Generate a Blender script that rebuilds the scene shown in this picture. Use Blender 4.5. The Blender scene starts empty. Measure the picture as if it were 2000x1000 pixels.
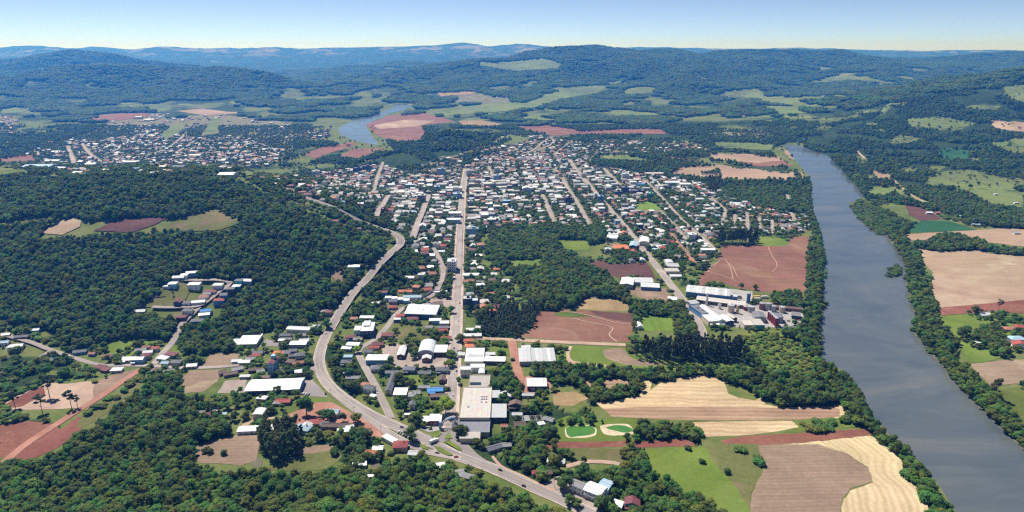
import bpy, math, random
import numpy as np
from mathutils import Vector, Matrix
from mathutils.geometry import delaunay_2d_cdt

random.seed(7)
RNG = np.random.default_rng(7)
scn = bpy.context.scene
COL = scn.collection

# ------------------------------------------------------------------ camera, sky, sun, exposure
CAM_H, PITCH, FPX = 300.0, math.radians(17.0), 1333.0
cam_data = bpy.data.cameras.new("camera")
cam_data.sensor_width = 36.0
cam_data.lens = 36.0 * FPX / 2000.0
cam_data.clip_start = 1.0
cam_data.clip_end = 90000.0
cam = bpy.data.objects.new("camera", cam_data)
COL.objects.link(cam)
cam.location = (0, 0, CAM_H)
cam.rotation_euler = (math.pi / 2 - PITCH, 0, 0)
scn.camera = cam

SUN_EL, SUN_AZ = math.radians(58), math.radians(-38)      # azimuth measured from +Y towards +X
sun_dir = Vector((math.sin(SUN_AZ) * math.cos(SUN_EL), math.cos(SUN_AZ) * math.cos(SUN_EL), math.sin(SUN_EL)))
world = bpy.data.worlds.new("World")
scn.world = world
world.use_nodes = True
wn = world.node_tree
bg = wn.nodes["Background"]
sky = wn.nodes.new("ShaderNodeTexSky")
sky.sky_type = 'NISHITA'
sky.sun_disc = False
sky.sun_elevation = SUN_EL
sky.sun_rotation = SUN_AZ
sky.altitude = 300
sky.air_density = 0.33
sky.dust_density = 0.08
sky.ozone_density = 0.0
wn.links.new(sky.outputs[0], bg.inputs[0])
bg.inputs[1].default_value = 0.10
sun_data = bpy.data.lights.new("sun", 'SUN')
sun_data.energy = 5.0
sun_data.angle = math.radians(0.55)
sun_data.color = (1.0, 0.97, 0.94)
sun = bpy.data.objects.new("sun", sun_data)
COL.objects.link(sun)
sun.rotation_euler = sun_dir.to_track_quat('Z', 'Y').to_euler()
scn.view_settings.view_transform = 'Standard'
scn.view_settings.look = 'None'
scn.view_settings.gamma = 1.0
scn.view_settings.exposure = 0.42
scn.view_settings.use_curve_mapping = False
cy = scn.cycles
cy.max_bounces = 6
cy.diffuse_bounces = 3
cy.glossy_bounces = 2
cy.transmission_bounces = 2
cy.transparent_max_bounces = 6
cy.volume_bounces = 0
cy.use_denoising = False
cy.caustics_reflective = False
cy.caustics_refractive = False
cy.pixel_filter_type = 'BLACKMAN_HARRIS'
cy.filter_width = 1.3

HAZE_COL, HAZE_DENSITY = (0.05, 0.30, 1.0), 1.25e-4

# ------------------------------------------------------------------ small helpers
def px_dir(px, py):
    px = np.asarray(px, float); py = np.asarray(py, float)
    u = (px - 1000.0) / FPX; v = (500.0 - py) / FPX
    c, s = math.cos(PITCH), math.sin(PITCH)
    return u, c + v * s, -s + v * c

def project(x, y, z):
    c, s = math.cos(PITCH), math.sin(PITCH)
    d = y * c - (z - CAM_H) * s
    d = np.where(np.abs(d) < 1e-6, 1e-6, d)
    v = (y * s + (z - CAM_H) * c) / d
    return 1000.0 + FPX * x / d, 500.0 - FPX * v, d

def P(s):
    """'x,y x,y' -> list of pairs"""
    return [tuple(float(t) for t in p.split(',')) for p in s.split()]

def in_poly(px, py, poly):
    px = np.asarray(px); py = np.asarray(py)
    inside = np.zeros(px.shape, bool)
    n = len(poly)
    j = n - 1
    for i in range(n):
        xi, yi = poly[i]; xj, yj = poly[j]
        if yi != yj:
            c = ((yi > py) != (yj > py)) & (px < (xj - xi) * (py - yi) / (yj - yi) + xi)
            inside ^= c
        j = i
    return inside

def _hash(xi, yi, s):
    n = (xi * 374761393 + yi * 668265263 + s * 1442695041) & 0xffffffff
    n = ((n ^ (n >> 13)) * 1274126177) & 0xffffffff
    n = n ^ (n >> 16)
    return (n & 0xffffff) / float(0xffffff)

def vnoise(x, y, s=0):
    x = np.asarray(x, float); y = np.asarray(y, float)
    xi = np.floor(x).astype(np.int64); yi = np.floor(y).astype(np.int64)
    fx = x - xi; fy = y - yi
    fx = fx * fx * (3 - 2 * fx); fy = fy * fy * (3 - 2 * fy)
    a = _hash(xi, yi, s); b = _hash(xi + 1, yi, s); c = _hash(xi, yi + 1, s); d = _hash(xi + 1, yi + 1, s)
    return (a * (1 - fx) + b * fx) * (1 - fy) + (c * (1 - fx) + d * fx) * fy

def fbm(x, y, s=0, o=4):
    t = 0; a = 0.5; n = 0
    for k in range(o):
        t = t + a * vnoise(x * 2 ** k, y * 2 ** k, s + k * 17); n += a; a *= 0.5
    return t / n

def seg_dist(x, y, pts):
    """distance of points to a polyline, with the segment index and position"""
    best = np.full(x.shape, 1e18); bi = np.zeros(x.shape, int); bt = np.zeros(x.shape)
    for i in range(len(pts) - 1):
        ax, ay = pts[i][0], pts[i][1]; bx, by = pts[i + 1][0], pts[i + 1][1]
        dx, dy = bx - ax, by - ay
        L = dx * dx + dy * dy + 1e-9
        t = np.clip(((x - ax) * dx + (y - ay) * dy) / L, 0, 1)
        d = (x - ax - t * dx) ** 2 + (y - ay - t * dy) ** 2
        m = d < best
        best = np.where(m, d, best); bi = np.where(m, i, bi); bt = np.where(m, t, bt)
    return np.sqrt(best), bi, bt

# ------------------------------------------------------------------ terrain height: a flat valley floor and ridges
# each ridge is a crest line: pixel of the crest, its distance, half width of its flank; exponent of the flank
RIDGES = [
 (1.55, 'bulge', "-300,330,1218,555 -150,334,1174,555 0,338,1131,537 120,343,1122,528 250,335,1096,501 350,340,1078,483 450,352,1076,448 520,378,1023,376 590,415,1015,313 660,450,949,218 710,476,902,142"),
 (1.5, 'cave', "690,322,1900,180 760,303,1950,240 830,287,2020,280 880,256,2120,300 930,262,2170,300 1000,268,2230,260 1060,276,2260,200"),
 (1.5, 'cave', "-700,150,4300,1200 -100,148,4400,1100 60,140,4500,1100 200,133,4600,1150 330,131,4650,1150 450,136,4600,1100 530,151,4450,950 600,178,4250,700 660,202,4000,450"),
 (1.5, 'cave', "-900,110,6400,1700 -100,118,6300,1600 60,108,6200,1600 130,101,6200,1600 230,112,6200,1500 330,124,6300,1400"),
 (1.4, 'cave', "570,165,6500,1500 650,148,6800,1900 720,130,7000,2200 790,119,7200,2400 860,124,7200,2300 930,135,7000,1800"),
 (1.4, 'cave', "330,126,9000,2500 480,118,9500,2800 600,120,9500,2600 700,112,10500,3000 850,106,11000,3000 1000,102,11500,3000"),
 (1.9, 'cave', "800,192,4500,800 855,168,4700,1300 900,138,4900,1900 960,109,5200,2300 1040,97,5400,2500 1160,94,5500,2600 1250,100,5600,2600 1310,98,5700,2700 1370,106,5800,2700 1400,97,5800,2800 1480,100,5900,2800 1560,95,6000,2900 1640,98,6000,2800 1700,107,6200,2800 1770,113,6500,2800 1830,111,6500,2800 1900,110,6500,2800 2000,104,6800,2800 2150,95,7000,2800 2700,90,7000,3000"),
 (1.2, 'cave', "1190,160,4700,700 1130,190,4000,600 1060,214,3500,350"),
 (1.2, 'cave', "1480,150,4900,900 1400,190,4000,600 1320,214,3500,420"),
 (1.2, 'cave', "1700,150,4900,900 1640,185,4000,700 1590,212,3500,420"),
 (1.4, 'cave', "2700,120,3000,1700 2150,115,2950,1600 2000,136,2900,1550 1870,166,2850,1350 1750,206,2700,1050 1680,226,2600,850 1600,242,2500,560 1550,264,2350,330"),
 (1.2, 'cave', "-1500,92,12480,3600 -400,92,12480,3600 0,93,12090,3600 60,88,11700,3600 150,95,12090,3600 180,91,12090,3600 250,95,12090,3600 330,91,11700,3600 400,94,12090,3600 520,91,11700,3600 600,93,12090,3600 740,90,11700,3600 850,88,11700,3600 905,83,11700,3600 950,90,12090,3600 1030,86,11700,3600 1100,92,12090,3600 1250,92,12480,3600 1400,94,12870,3600 1550,93,12870,3600 1700,97,13260,3600 2000,98,13260,3600 2700,97,13260,3600"),
]
def _ridge_pts(s):
    out = []
    for p in s.split():
        a, b, Y, w = (float(t) for t in p.split(','))
        dx, dy, dz = px_dir(a, b)
        t = Y / dy
        out.append((dx * t, Y, CAM_H + dz * t, w))
    return out
RIDGE_PTS = [(e, k, _ridge_pts(s)) for e, k, s in RIDGES]

def height_raw(x, y):
    h = np.zeros(x.shape)
    for e, kind, pts in RIDGE_PTS:
        arr = np.array(pts)
        wm = arr[:, 3].mean(); big = wm > 600; wmax = arr[:, 3].max() * 1.35
        s = np.where((x > arr[:, 0].min() - wmax) & (x < arr[:, 0].max() + wmax) & (y > arr[:, 1].min() - wmax) & (y < arr[:, 1].max() + wmax))
        X, Y = x[s], y[s]
        wob = 1 + 0.35 * (fbm(X / (wm * 0.45), Y / (wm * 0.45), 5, 3) - 0.5) * (1.6 if big else 0.6)
        gul = 1 - np.abs(fbm(X / (wm * 0.24) + 3.1, Y / (wm * 0.24), 11, 4) * 2 - 1)
        best = np.zeros(X.shape)
        for (ax, ay, az, aw), (bx, by, bz, bw) in zip(pts[:-1], pts[1:]):
            dx, dy = bx - ax, by - ay
            t = np.clip(((X - ax) * dx + (Y - ay) * dy) / (dx * dx + dy * dy), 0, 1)
            q = np.clip(np.hypot(X - ax - t * dx, Y - ay - t * dy) / ((aw + (bw - aw) * t) * wob), 0, 1)
            p = 0.5 * (1 + np.cos(math.pi * q ** 1.1)) if kind == 'bulge' else (1 - q) ** e
            p = p * (1 - (0.62 if big else 0.17) * np.clip(q * 3.0, 0, 1) * (1 - gul))
            best = np.maximum(best, (az + (bz - az) * t) * p)
        h[s] = np.maximum(h[s], best)
    h = h + np.clip(h / 25, 0, 1) * (fbm(x / 140, y / 140, 31, 3) - 0.5) * np.clip(y / 400, 3, 9)
    h = h + np.clip((y - 2600) / 1500, 0, 1) * np.clip(h / 120, 0, 1) * (fbm(x / 640, y / 640, 37, 4) - 0.5) * 125
    h = np.where(y > 9200, h - np.clip(h / 120, 0, 1) * (fbm(x / 640, y / 640, 37, 4) - 0.5) * 80, h)
    return np.where(h < 0.8, 0.0, h - 0.8)

U_AX = np.concatenate([np.linspace(-1.2, -0.97, 14, endpoint=False), np.linspace(-0.97, 0.97, 440), np.linspace(0.97, 1.2, 15)[1:]])
L_AX = np.linspace(math.log(60.0), math.log(14600.0), 490)
UU, LL = np.meshgrid(U_AX, L_AX)
GY = np.exp(LL); GX = UU * GY
GZ = height_raw(GX, GY)

def H(x, y):
    x = np.asarray(x, float); y = np.maximum(np.asarray(y, float), 61.0)
    fi = np.interp(x / y, U_AX, np.arange(len(U_AX)))
    fj = np.interp(np.log(y), L_AX, np.arange(len(L_AX)))
    i = np.minimum(fi.astype(int), len(U_AX) - 2); j = np.minimum(fj.astype(int), len(L_AX) - 2)
    a = fi - i; b = fj - j
    return (GZ[j, i] * (1 - a) + GZ[j, i + 1] * a) * (1 - b) + (GZ[j + 1, i] * (1 - a) + GZ[j + 1, i + 1] * a) * b

_YS = np.exp(np.linspace(math.log(250), math.log(14500), 700))
def ground(px, py, dz=0.0):
    """where the ray through a pixel of the photograph meets the ground raised by dz: arrays x, y, z of the ground"""
    px = np.atleast_1d(np.asarray(px, float)); py = np.atleast_1d(np.asarray(py, float))
    dx, dy, dzr = px_dir(px, py)
    ys = _YS[None, :]
    t = ys / dy[:, None]
    f = CAM_H + dzr[:, None] * t - H(dx[:, None] * t, ys + 0 * t) - dz
    hit = f < 0
    k = np.where(hit.any(1), hit.argmax(1), len(_YS) - 1)
    k0 = np.maximum(k - 1, 0)
    n = np.arange(len(px))
    f0, f1 = f[n, k0], f[n, k]
    w = np.where(np.abs(f0 - f1) > 1e-9, f0 / (f0 - f1 + 1e-12), 0)
    w = np.clip(w, 0, 1)
    Y = _YS[k0] * (1 - w) + _YS[k] * w
    T = Y / dy
    X = dx * T
    return X, Y, H(X, Y)

def G1(px, py, dz=0.0):
    x, y, z = ground([px], [py], dz)
    return float(x[0]), float(y[0]), float(z[0])

def props(o, label=None, cat=None, group=None, kind=None):
    if label: o['label'] = label
    if cat: o['category'] = cat
    if group: o['group'] = group
    if kind: o['kind'] = kind
    return o

def mesh_np(name, V, F, mats=(), fmat=None, smooth=False):
    """V (n,3), F (m,3) or (m,4) int array, or a list of arrays of both"""
    me = bpy.data.meshes.new(name)
    V = np.asarray(V, np.float32)
    Fs = F if isinstance(F, list) else [F]
    Fs = [np.asarray(f, np.int32) for f in Fs if len(f)]
    me.vertices.add(len(V)); me.vertices.foreach_set('co', V.ravel())
    nl = sum(f.size for f in Fs); nf = sum(len(f) for f in Fs)
    me.loops.add(nl); me.polygons.add(nf)
    me.loops.foreach_set('vertex_index', np.concatenate([f.ravel() for f in Fs]))
    tot = np.concatenate([np.full(len(f), f.shape[1], np.int32) for f in Fs])
    start = np.concatenate([[0], np.cumsum(tot)[:-1]]).astype(np.int32)
    me.polygons.foreach_set('loop_start', start)
    me.polygons.foreach_set('loop_total', tot)
    for m in mats: me.materials.append(m)
    if fmat is not None: me.polygons.foreach_set('material_index', np.asarray(fmat, np.int32))
    me.polygons.foreach_set('use_smooth', np.full(nf, smooth))
    me.update(calc_edges=True)
    return me

def link(name, me, parent=None, loc=None, rz=0.0, scale=None):
    o = bpy.data.objects.new(name, me)
    COL.objects.link(o)
    if parent is not None: o.parent = parent
    if loc is not None: o.location = loc
    if rz: o.rotation_euler = (0, 0, rz)
    if scale is not None: o.scale = scale if hasattr(scale, '__len__') else (scale,) * 3
    return o

# ------------------------------------------------------------------ materials
MATS = {}
class NT:
    def __init__(s, name):
        s.m = bpy.data.materials.new(name); s.m.use_nodes = True
        s.t = s.m.node_tree; s.b = s.t.nodes['Principled BSDF']
        MATS[name] = s.m
    def n(s, typ, **kw):
        nd = s.t.nodes.new('ShaderNode' + typ)
        for k, v in kw.items():
            if k.startswith('i_'):
                nd.inputs[k[2:].replace('_', ' ')].default_value = v
            else:
                setattr(nd, k, v)
        return nd
    def l(s, a, b): s.t.links.new(a, b)
    def noise(s, vec, scale, detail=3, rough=0.55, dist=0.0):
        nd = s.n('TexNoise'); nd.inputs['Scale'].default_value = scale
        nd.inputs['Detail'].default_value = detail; nd.inputs['Roughness'].default_value = rough
        nd.inputs['Distortion'].default_value = dist
        s.l(vec, nd.inputs['Vector']); return nd.outputs['Fac']
    def ramp(s, fac, stops):
        nd = s.n('ValToRGB')
        cr = nd.color_ramp
        while len(cr.elements) < len(stops): cr.elements.new(0.5)
        for e, (p, c) in zip(cr.elements, stops):
            e.position = p; e.color = tuple(c) + (1,) if len(c) == 3 else c
        s.l(fac, nd.inputs[0]); return nd.outputs[0]
    def mix(s, fac, a, b, mode='MIX'):
        nd = s.n('Mix', data_type='RGBA', blend_type=mode)
        for sock, v in ((nd.inputs[0], fac), (nd.inputs[6], a), (nd.inputs[7], b)):
            if hasattr(v, 'links') or hasattr(v, 'is_output'): s.l(v, sock)
            elif hasattr(v, '__len__'): sock.default_value = tuple(v) + (1,) if len(v) == 3 else v
            else: sock.default_value = v
        return nd.outputs[2]
    def math(s, op, a, b=None, clamp=False):
        nd = s.n('Math', operation=op, use_clamp=clamp)
        for sock, v in ((nd.inputs[0], a), (nd.inputs[1], b)):
            if v is None: continue
            if hasattr(v, 'is_output'): s.l(v, sock)
            else: sock.default_value = v
        return nd.outputs[0]
    def pos(s): return s.n('NewGeometry').outputs['Position']
    def obj(s): return s.n('TexCoord').outputs['Object']
    def bump(s, hgt, dist, strength=1.0):
        nd = s.n('Bump'); nd.inputs['Strength'].default_value = strength; nd.inputs['Distance'].default_value = dist
        s.l(hgt, nd.inputs['Height']); s.l(nd.outputs[0], s.b.inputs['Normal'])
    def col(s, c):
        if hasattr(c, 'is_output'): s.l(c, s.b.inputs['Base Color'])
        else: s.b.inputs['Base Color'].default_value = tuple(c) + (1,)
    def rough(s, r, spec=0.3):
        s.b.inputs['Roughness'].default_value = r; s.b.inputs['Specular IOR Level'].default_value = spec

def vari(c, k): return tuple(max(0.0, min(1.0, v * k)) for v in c)

def plain_mat(name, c, rough=0.8, amp=0.25, scale=0.6, spec=0.25, rnd=0.15):
    """paint, plaster, sheet: one colour with weathering and a little difference from object to object"""
    k = NT(name)
    f = k.noise(k.obj(), scale, 5, 0.65)
    base = k.ramp(f, [(0.25, vari(c, 1 - amp)), (0.5, c), (0.8, vari(c, 1 + amp * 0.5))])
    r = k.n('ObjectInfo').outputs['Random']
    g = k.math('MULTIPLY_ADD', r, 2 * rnd); k.t.nodes[-1].inputs[2].default_value = 1 - rnd
    hsv = k.n('HueSaturation'); k.l(g, hsv.inputs['Value']); k.l(base, hsv.inputs['Color'])
    k.col(hsv.outputs[0]); k.rough(rough, spec)
    return k.m

def roof_mat(name, c, period=0.9, amp=0.25, rough=0.7, spec=0.3, streak=0.3):
    """sheet or tile roof: corrugation along the slope, dirt streaks and patched sheets"""
    k = NT(name)
    o = k.obj()
    f = k.noise(o, 0.35, 6, 0.7)
    base = k.ramp(f, [(0.25, vari(c, 1 - amp)), (0.5, c), (0.8, vari(c, 1 + amp * 0.4))])
    mp = k.n('Mapping'); mp.inputs['Scale'].default_value = (1.3, 0.06, 0.06); k.l(o, mp.inputs[0])
    st = k.noise(mp.outputs[0], 1.2, 4, 0.7)
    base = k.mix(k.math('MULTIPLY', st, streak), base, vari(c, 0.45))
    vo = k.n('TexVoronoi', feature='F1'); vo.inputs['Scale'].default_value = 0.45; k.l(o, vo.inputs['Vector'])
    base = k.mix(0.16, base, vo.outputs['Color'], 'SOFT_LIGHT')
    r = k.n('ObjectInfo').outputs['Random']
    g = k.math('MULTIPLY_ADD', r, 0.36); k.t.nodes[-1].inputs[2].default_value = 0.8
    hsv = k.n('HueSaturation'); k.l(g, hsv.inputs['Value']); k.l(base, hsv.inputs['Color'])
    k.col(hsv.outputs[0])
    wv = k.n('TexWave', wave_type='BANDS', bands_direction='X'); wv.inputs['Scale'].default_value = 1.0 / period
    k.l(o, wv.inputs['Vector']); k.bump(wv.outputs['Fac'], 0.04, 0.6)
    k.rough(rough, spec)
    return k.m

GK = {'soil': 0.74, 'straw': 0.86, 'stubble': 0.85, 'dry': 0.85, 'grass': 0.80, 'gravel': 0.85, 'dirt': 0.82, 'concrete': 0.9}
def ground_mat(name, stops, s1=0.02, s2=0.25, mixk=0.5, bump=0.15, stripe=None, edge=None, patches=None):
    """earth and grass sheets. stops: colours from dark to light; stripe: (angle, period, colour, strength, wobble)"""
    k = NT(name)
    gk = GK.get(name.split('_')[0], 1.0)
    stops = [vari(c, gk) for c in stops]
    patches = [(q[0], q[1], vari(q[2], gk), q[3]) for q in (patches or [])]
    if stripe: stripe = (stripe[0], stripe[1], vari(stripe[2], gk), stripe[3], stripe[4])
    p = k.pos()
    a = k.noise(p, s1, 4, 0.6, 0.6); b = k.noise(p, s2, 5, 0.7)
    f = k.math('ADD', k.math('MULTIPLY', a, 1 - mixk), k.math('MULTIPLY', b, mixk))
    n = len(stops)
    big = k.noise(p, s1 * 0.35, 5, 0.65, 1.5); speck = k.noise(p, s2 * 2.5, 4, 0.75)
    c = k.ramp(f, [(0.33 + 0.34 * i / max(1, n - 1), s) for i, s in enumerate(stops)])
    for ps, thr, pc, pw in (patches or []):
        pf = k.noise(p, ps, 4, 0.6, 1.0)
        m = k.math('MULTIPLY', k.math('SUBTRACT', pf, thr), 9.0, True)
        c = k.mix(k.math('MULTIPLY', m, pw), c, pc)
    if stripe:
        ang, per, sc, sw, wob = stripe
        if edge:
            at = k.n('Attribute', attribute_name='edge'); d = at.outputs['Fac']
        else:
            mp = k.n('Mapping'); mp.inputs['Rotation'].default_value = (0, 0, math.radians(ang)); k.l(p, mp.inputs[0])
            sx = k.n('SeparateXYZ'); k.l(mp.outputs[0], sx.inputs[0]); d = sx.outputs[0]
        d = k.math('ADD', d, k.math('MULTIPLY', k.noise(p, 0.03, 3), wob))
        sn = k.math('SINE', k.math('MULTIPLY', d, 2 * math.pi / per))
        sn2 = k.math('SINE', k.math('MULTIPLY', d, 2 * math.pi / (per * 2.7)))
        fac = k.math('MULTIPLY', k.math('ADD', k.math('MULTIPLY', sn, 0.35), k.math('ADD', k.math('MULTIPLY', sn2, 0.2), 0.5)), sw, True)
        fac = k.math('MULTIPLY', fac, k.math('ADD', k.noise(p, 0.09, 4), 0.45), True)
        c = k.mix(fac, c, sc)
    hv = k.n('HueSaturation'); k.l(c, hv.inputs['Color'])
    k.l(k.math('ADD', k.math('MULTIPLY', big, 1.15), k.math('ADD', k.math('MULTIPLY', speck, 0.75), 0.06)), hv.inputs['Value'])
    k.l(k.math('ADD', k.math('MULTIPLY', k.noise(p, s1 * 0.8, 3), 0.06), 0.47), hv.inputs['Hue'])
    k.col(hv.outputs[0]); k.rough(0.95, 0.1)
    k.bump(b, bump, 0.6)
    return k.m

def leaf_mat(name, c, hue=0.055, val=0.55, trans=0.48):
    k = NT(name)
    r = k.n('ObjectInfo').outputs['Random']
    g = k.noise(k.pos(), 0.016, 4, 0.65)
    f = k.noise(k.pos(), 0.55, 3, 0.7)
    v = k.math('ADD', k.math('MULTIPLY', r, val), k.math('ADD', k.math('MULTIPLY', g, 1.2), k.math('ADD', k.math('MULTIPLY', f, 1.0), 0.12 - val / 2)))
    h = k.math('MULTIPLY_ADD', r, hue * 2); k.t.nodes[-1].inputs[2].default_value = 0.5 - hue
    hsv = k.n('HueSaturation'); hsv.inputs['Color'].default_value = tuple(c) + (1,)
    k.l(v, hsv.inputs['Value']); k.l(h, hsv.inputs['Hue'])
    k.col(hsv.outputs[0]); k.rough(0.7, 0.2)
    tr = k.n('BsdfTranslucent'); k.l(k.mix(0.35, hsv.outputs[0], vari((c[0] * 1.25, c[1] * 1.15, c[2] * .8), 1.3)), tr.inputs['Color'])
    mx = k.n('MixShader'); mx.inputs[0].default_value = trans
    k.l(k.b.outputs[0], mx.inputs[1]); k.l(tr.outputs[0], mx.inputs[2]); k.l(mx.outputs[0], k.t.nodes['Material Output'].inputs['Surface'])
    return k.m

M = {}
# leaves and bark
M['leaf_dark'] = leaf_mat('leaf_dark', (0.086, 0.142, 0.036))
M['leaf_mid'] = leaf_mat('leaf_mid', (0.116, 0.182, 0.041))
M['leaf_bright'] = leaf_mat('leaf_bright', (0.168, 0.224, 0.042))
M['leaf_yellow'] = leaf_mat('leaf_yellow', (0.24, 0.28, 0.03))
M['leaf_gum'] = leaf_mat('leaf_gum', (0.108, 0.132, 0.05))
M['leaf_pine'] = leaf_mat('leaf_pine', (0.052, 0.07, 0.034))
M['bark'] = plain_mat('bark', (0.09, 0.07, 0.055), 0.95)
M['bark_pale'] = plain_mat('bark_pale', (0.22, 0.18, 0.14), 0.95)
# roofs
ROOF = {
 'w': ('white', roof_mat('roof_white_sheet', (0.74, 0.745, 0.76), 0.9, 0.16, 0.5, 0.4, 0.22)),
 'l': ('pale grey', roof_mat('roof_pale_sheet', (0.52, 0.53, 0.54), 0.9, 0.15, 0.55, 0.4, 0.25)),
 'g': ('grey', roof_mat('roof_grey_fibre', (0.27, 0.265, 0.27), 0.7, 0.25)),
 's': ('slate grey', roof_mat('roof_slate', (0.14, 0.145, 0.17), 0.5, 0.25)),
 'r': ('red', roof_mat('roof_red_tile', (0.34, 0.075, 0.060), 0.4, 0.25)),
 'o': ('orange', roof_mat('roof_orange_tile', (0.55, 0.17, 0.075), 0.4, 0.2)),
 't': ('terracotta', roof_mat('roof_terracotta', (0.37, 0.16, 0.105), 0.4, 0.25)),
 'm': ('maroon', roof_mat('roof_maroon', (0.19, 0.062, 0.07), 0.4, 0.25)),
 'b': ('brown', roof_mat('roof_brown_tile', (0.16, 0.105, 0.085), 0.4, 0.25)),
 'u': ('blue', roof_mat('roof_blue_sheet', (0.07, 0.27, 0.62), 0.6, 0.15)),
 'c': ('beige', roof_mat('roof_beige_membrane', (0.47, 0.43, 0.40), 3.0, 0.16, 0.8, 0.2, 0.2)),
 'k': ('dark grey', roof_mat('roof_dark_slab', (0.19, 0.19, 0.22), 3.0, 0.2, 0.8, 0.2, 0.25)),
 'n': ('pale blue', roof_mat('roof_pale_blue', (0.36, 0.50, 0.60), 0.8, 0.15)),
}
WALL = {
 'W': ('white', plain_mat('plaster_white', (0.74, 0.73, 0.71))),
 'C': ('cream', plain_mat('plaster_cream', (0.62, 0.53, 0.40))),
 'B': ('blue', plain_mat('plaster_blue', (0.10, 0.24, 0.46))),
 'N': ('pale blue', plain_mat('plaster_pale_blue', (0.26, 0.44, 0.62))),
 'G': ('grey', plain_mat('plaster_grey', (0.36, 0.36, 0.37))),
 'K': ('brick', plain_mat('brick_brown', (0.23, 0.12, 0.09))),
 'T': ('teal', plain_mat('plaster_teal', (0.05, 0.36, 0.33))),
 'Y': ('yellow', plain_mat('plaster_yellow', (0.60, 0.44, 0.16))),
 'P': ('pink', plain_mat('plaster_pink', (0.58, 0.33, 0.29))),
 'D': ('dark brown', plain_mat('timber_dark', (0.10, 0.075, 0.065))),
 'E': ('green', plain_mat('plaster_green', (0.02, 0.40, 0.20))),
 'R': ('rust red', plain_mat('paint_rust', (0.30, 0.055, 0.05))),
 'I': ('dark blue', plain_mat('plaster_navy', (0.05, 0.08, 0.15))),
}
k = NT('window_glass'); k.col((0.03, 0.04, 0.055)); k.rough(0.08, 0.6); M['glass'] = k.m
M['frame'] = plain_mat('frame_white', (0.7, 0.7, 0.7))
M['door'] = plain_mat('door_timber', (0.16, 0.09, 0.06))
M['concrete'] = plain_mat('concrete', (0.42, 0.40, 0.38), 0.9, 0.3)
M['steel'] = plain_mat('steel_grey', (0.35, 0.36, 0.38), 0.4, 0.2, 0.6, 0.5)
M['tyre'] = plain_mat('tyre_rubber', (0.02, 0.02, 0.02), 0.9)
M['hub'] = plain_mat('wheel_rim', (0.4, 0.4, 0.4), 0.4)
# ground sheets
SOIL_R = [(0.19, 0.085, 0.058), (0.255, 0.12, 0.082), (0.31, 0.15, 0.105)]
M['grass'] = ground_mat('grass_meadow', [(0.075, 0.105, 0.022), (0.115, 0.155, 0.032), (0.165, 0.185, 0.055)], patches=[(0.03, 0.58, (0.21, 0.17, 0.09), 0.5)])
M['grass_bright'] = ground_mat('grass_bright', [(0.105, 0.155, 0.024), (0.145, 0.205, 0.034), (0.19, 0.24, 0.055)], mixk=0.4, patches=[(0.02, 0.62, (0.22, 0.23, 0.06), 0.4)])
M['pitch'] = ground_mat('grass_pitch', [(0.125, 0.20, 0.028), (0.155, 0.24, 0.034), (0.19, 0.27, 0.045)], mixk=0.4, stripe=(0, 9.0, (0.19, 0.30, 0.05), 0.5, 0.5))
M['grass_olive'] = ground_mat('grass_olive', [(0.095, 0.110, 0.032), (0.145, 0.152, 0.05), (0.19, 0.18, 0.07)], patches=[(0.02, 0.54, (0.24, 0.16, 0.11), 0.7)])
M['far_meadow'] = ground_mat('grass_far_pasture', [(0.11, 0.155, 0.044), (0.165, 0.21, 0.066), (0.22, 0.245, 0.09)], s1=0.006, s2=0.05, patches=[(0.01, 0.6, (0.21, 0.18, 0.11), 0.5), (0.02, 0.57, (0.05, 0.085, 0.03), 0.8)])
M['crop'] = ground_mat('crop_green', [(0.022, 0.085, 0.032), (0.03, 0.105, 0.04), (0.04, 0.12, 0.045)], mixk=0.4, stripe=(75, 3.0, (0.018, 0.06, 0.03), 0.5, 0.5))
M['soil'] = ground_mat('soil_ploughed', SOIL_R, stripe=(86, 6.0, (0.32, 0.18, 0.13), 0.5, 6.0), patches=[(0.012, 0.56, (0.36, 0.24, 0.17), 0.55)])
M['soil_dark'] = ground_mat('soil_dark', [(0.105, 0.05, 0.046), (0.13, 0.062, 0.055), (0.16, 0.078, 0.066)], stripe=(88, 5.0, (0.19, 0.10, 0.08), 0.4, 2.0))
M['soil_red'] = ground_mat('soil_red', [(0.20, 0.075, 0.054), (0.26, 0.105, 0.074), (0.33, 0.15, 0.105)], patches=[(0.03, 0.6, (0.42, 0.24, 0.16), 0.5)])
M['soil_mauve'] = ground_mat('soil_mauve', [(0.26, 0.175, 0.13), (0.35, 0.24, 0.18), (0.43, 0.305, 0.235)], s1=0.012, stripe=(88, 4.0, (0.24, 0.19, 0.11), 0.6, 3.0),
                           patches=[(0.022, 0.60, (0.19, 0.18, 0.075), 0.55), (0.011, 0.54, (0.56, 0.42, 0.29), 0.6)])
M['soil_tan'] = ground_mat('soil_tan', [(0.32, 0.20, 0.14), (0.40, 0.27, 0.19), (0.48, 0.36, 0.255)], s1=0.006, stripe=(85, 7.0, (0.48, 0.36, 0.25), 0.5, 9.0), patches=[(0.006, 0.55, (0.58, 0.47, 0.33), 0.8), (0.009, 0.62, (0.27, 0.18, 0.13), 0.6)])
M['straw'] = ground_mat('straw_stubble', [(0.47, 0.34, 0.20), (0.60, 0.46, 0.28), (0.68, 0.55, 0.35)], s1=0.012, stripe=(92, 7.0, (0.40, 0.27, 0.155), 0.75, 14.0))
M['straw_contour'] = ground_mat('straw_contour_rows', [(0.50, 0.38, 0.22), (0.62, 0.49, 0.30), (0.70, 0.57, 0.36)], s1=0.012, stripe=(0, 5.2, (0.42, 0.33, 0.18), 0.75, 9.0), edge=True, patches=[(0.03, 0.58, (0.70, 0.58, 0.38), 0.7)])
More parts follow.
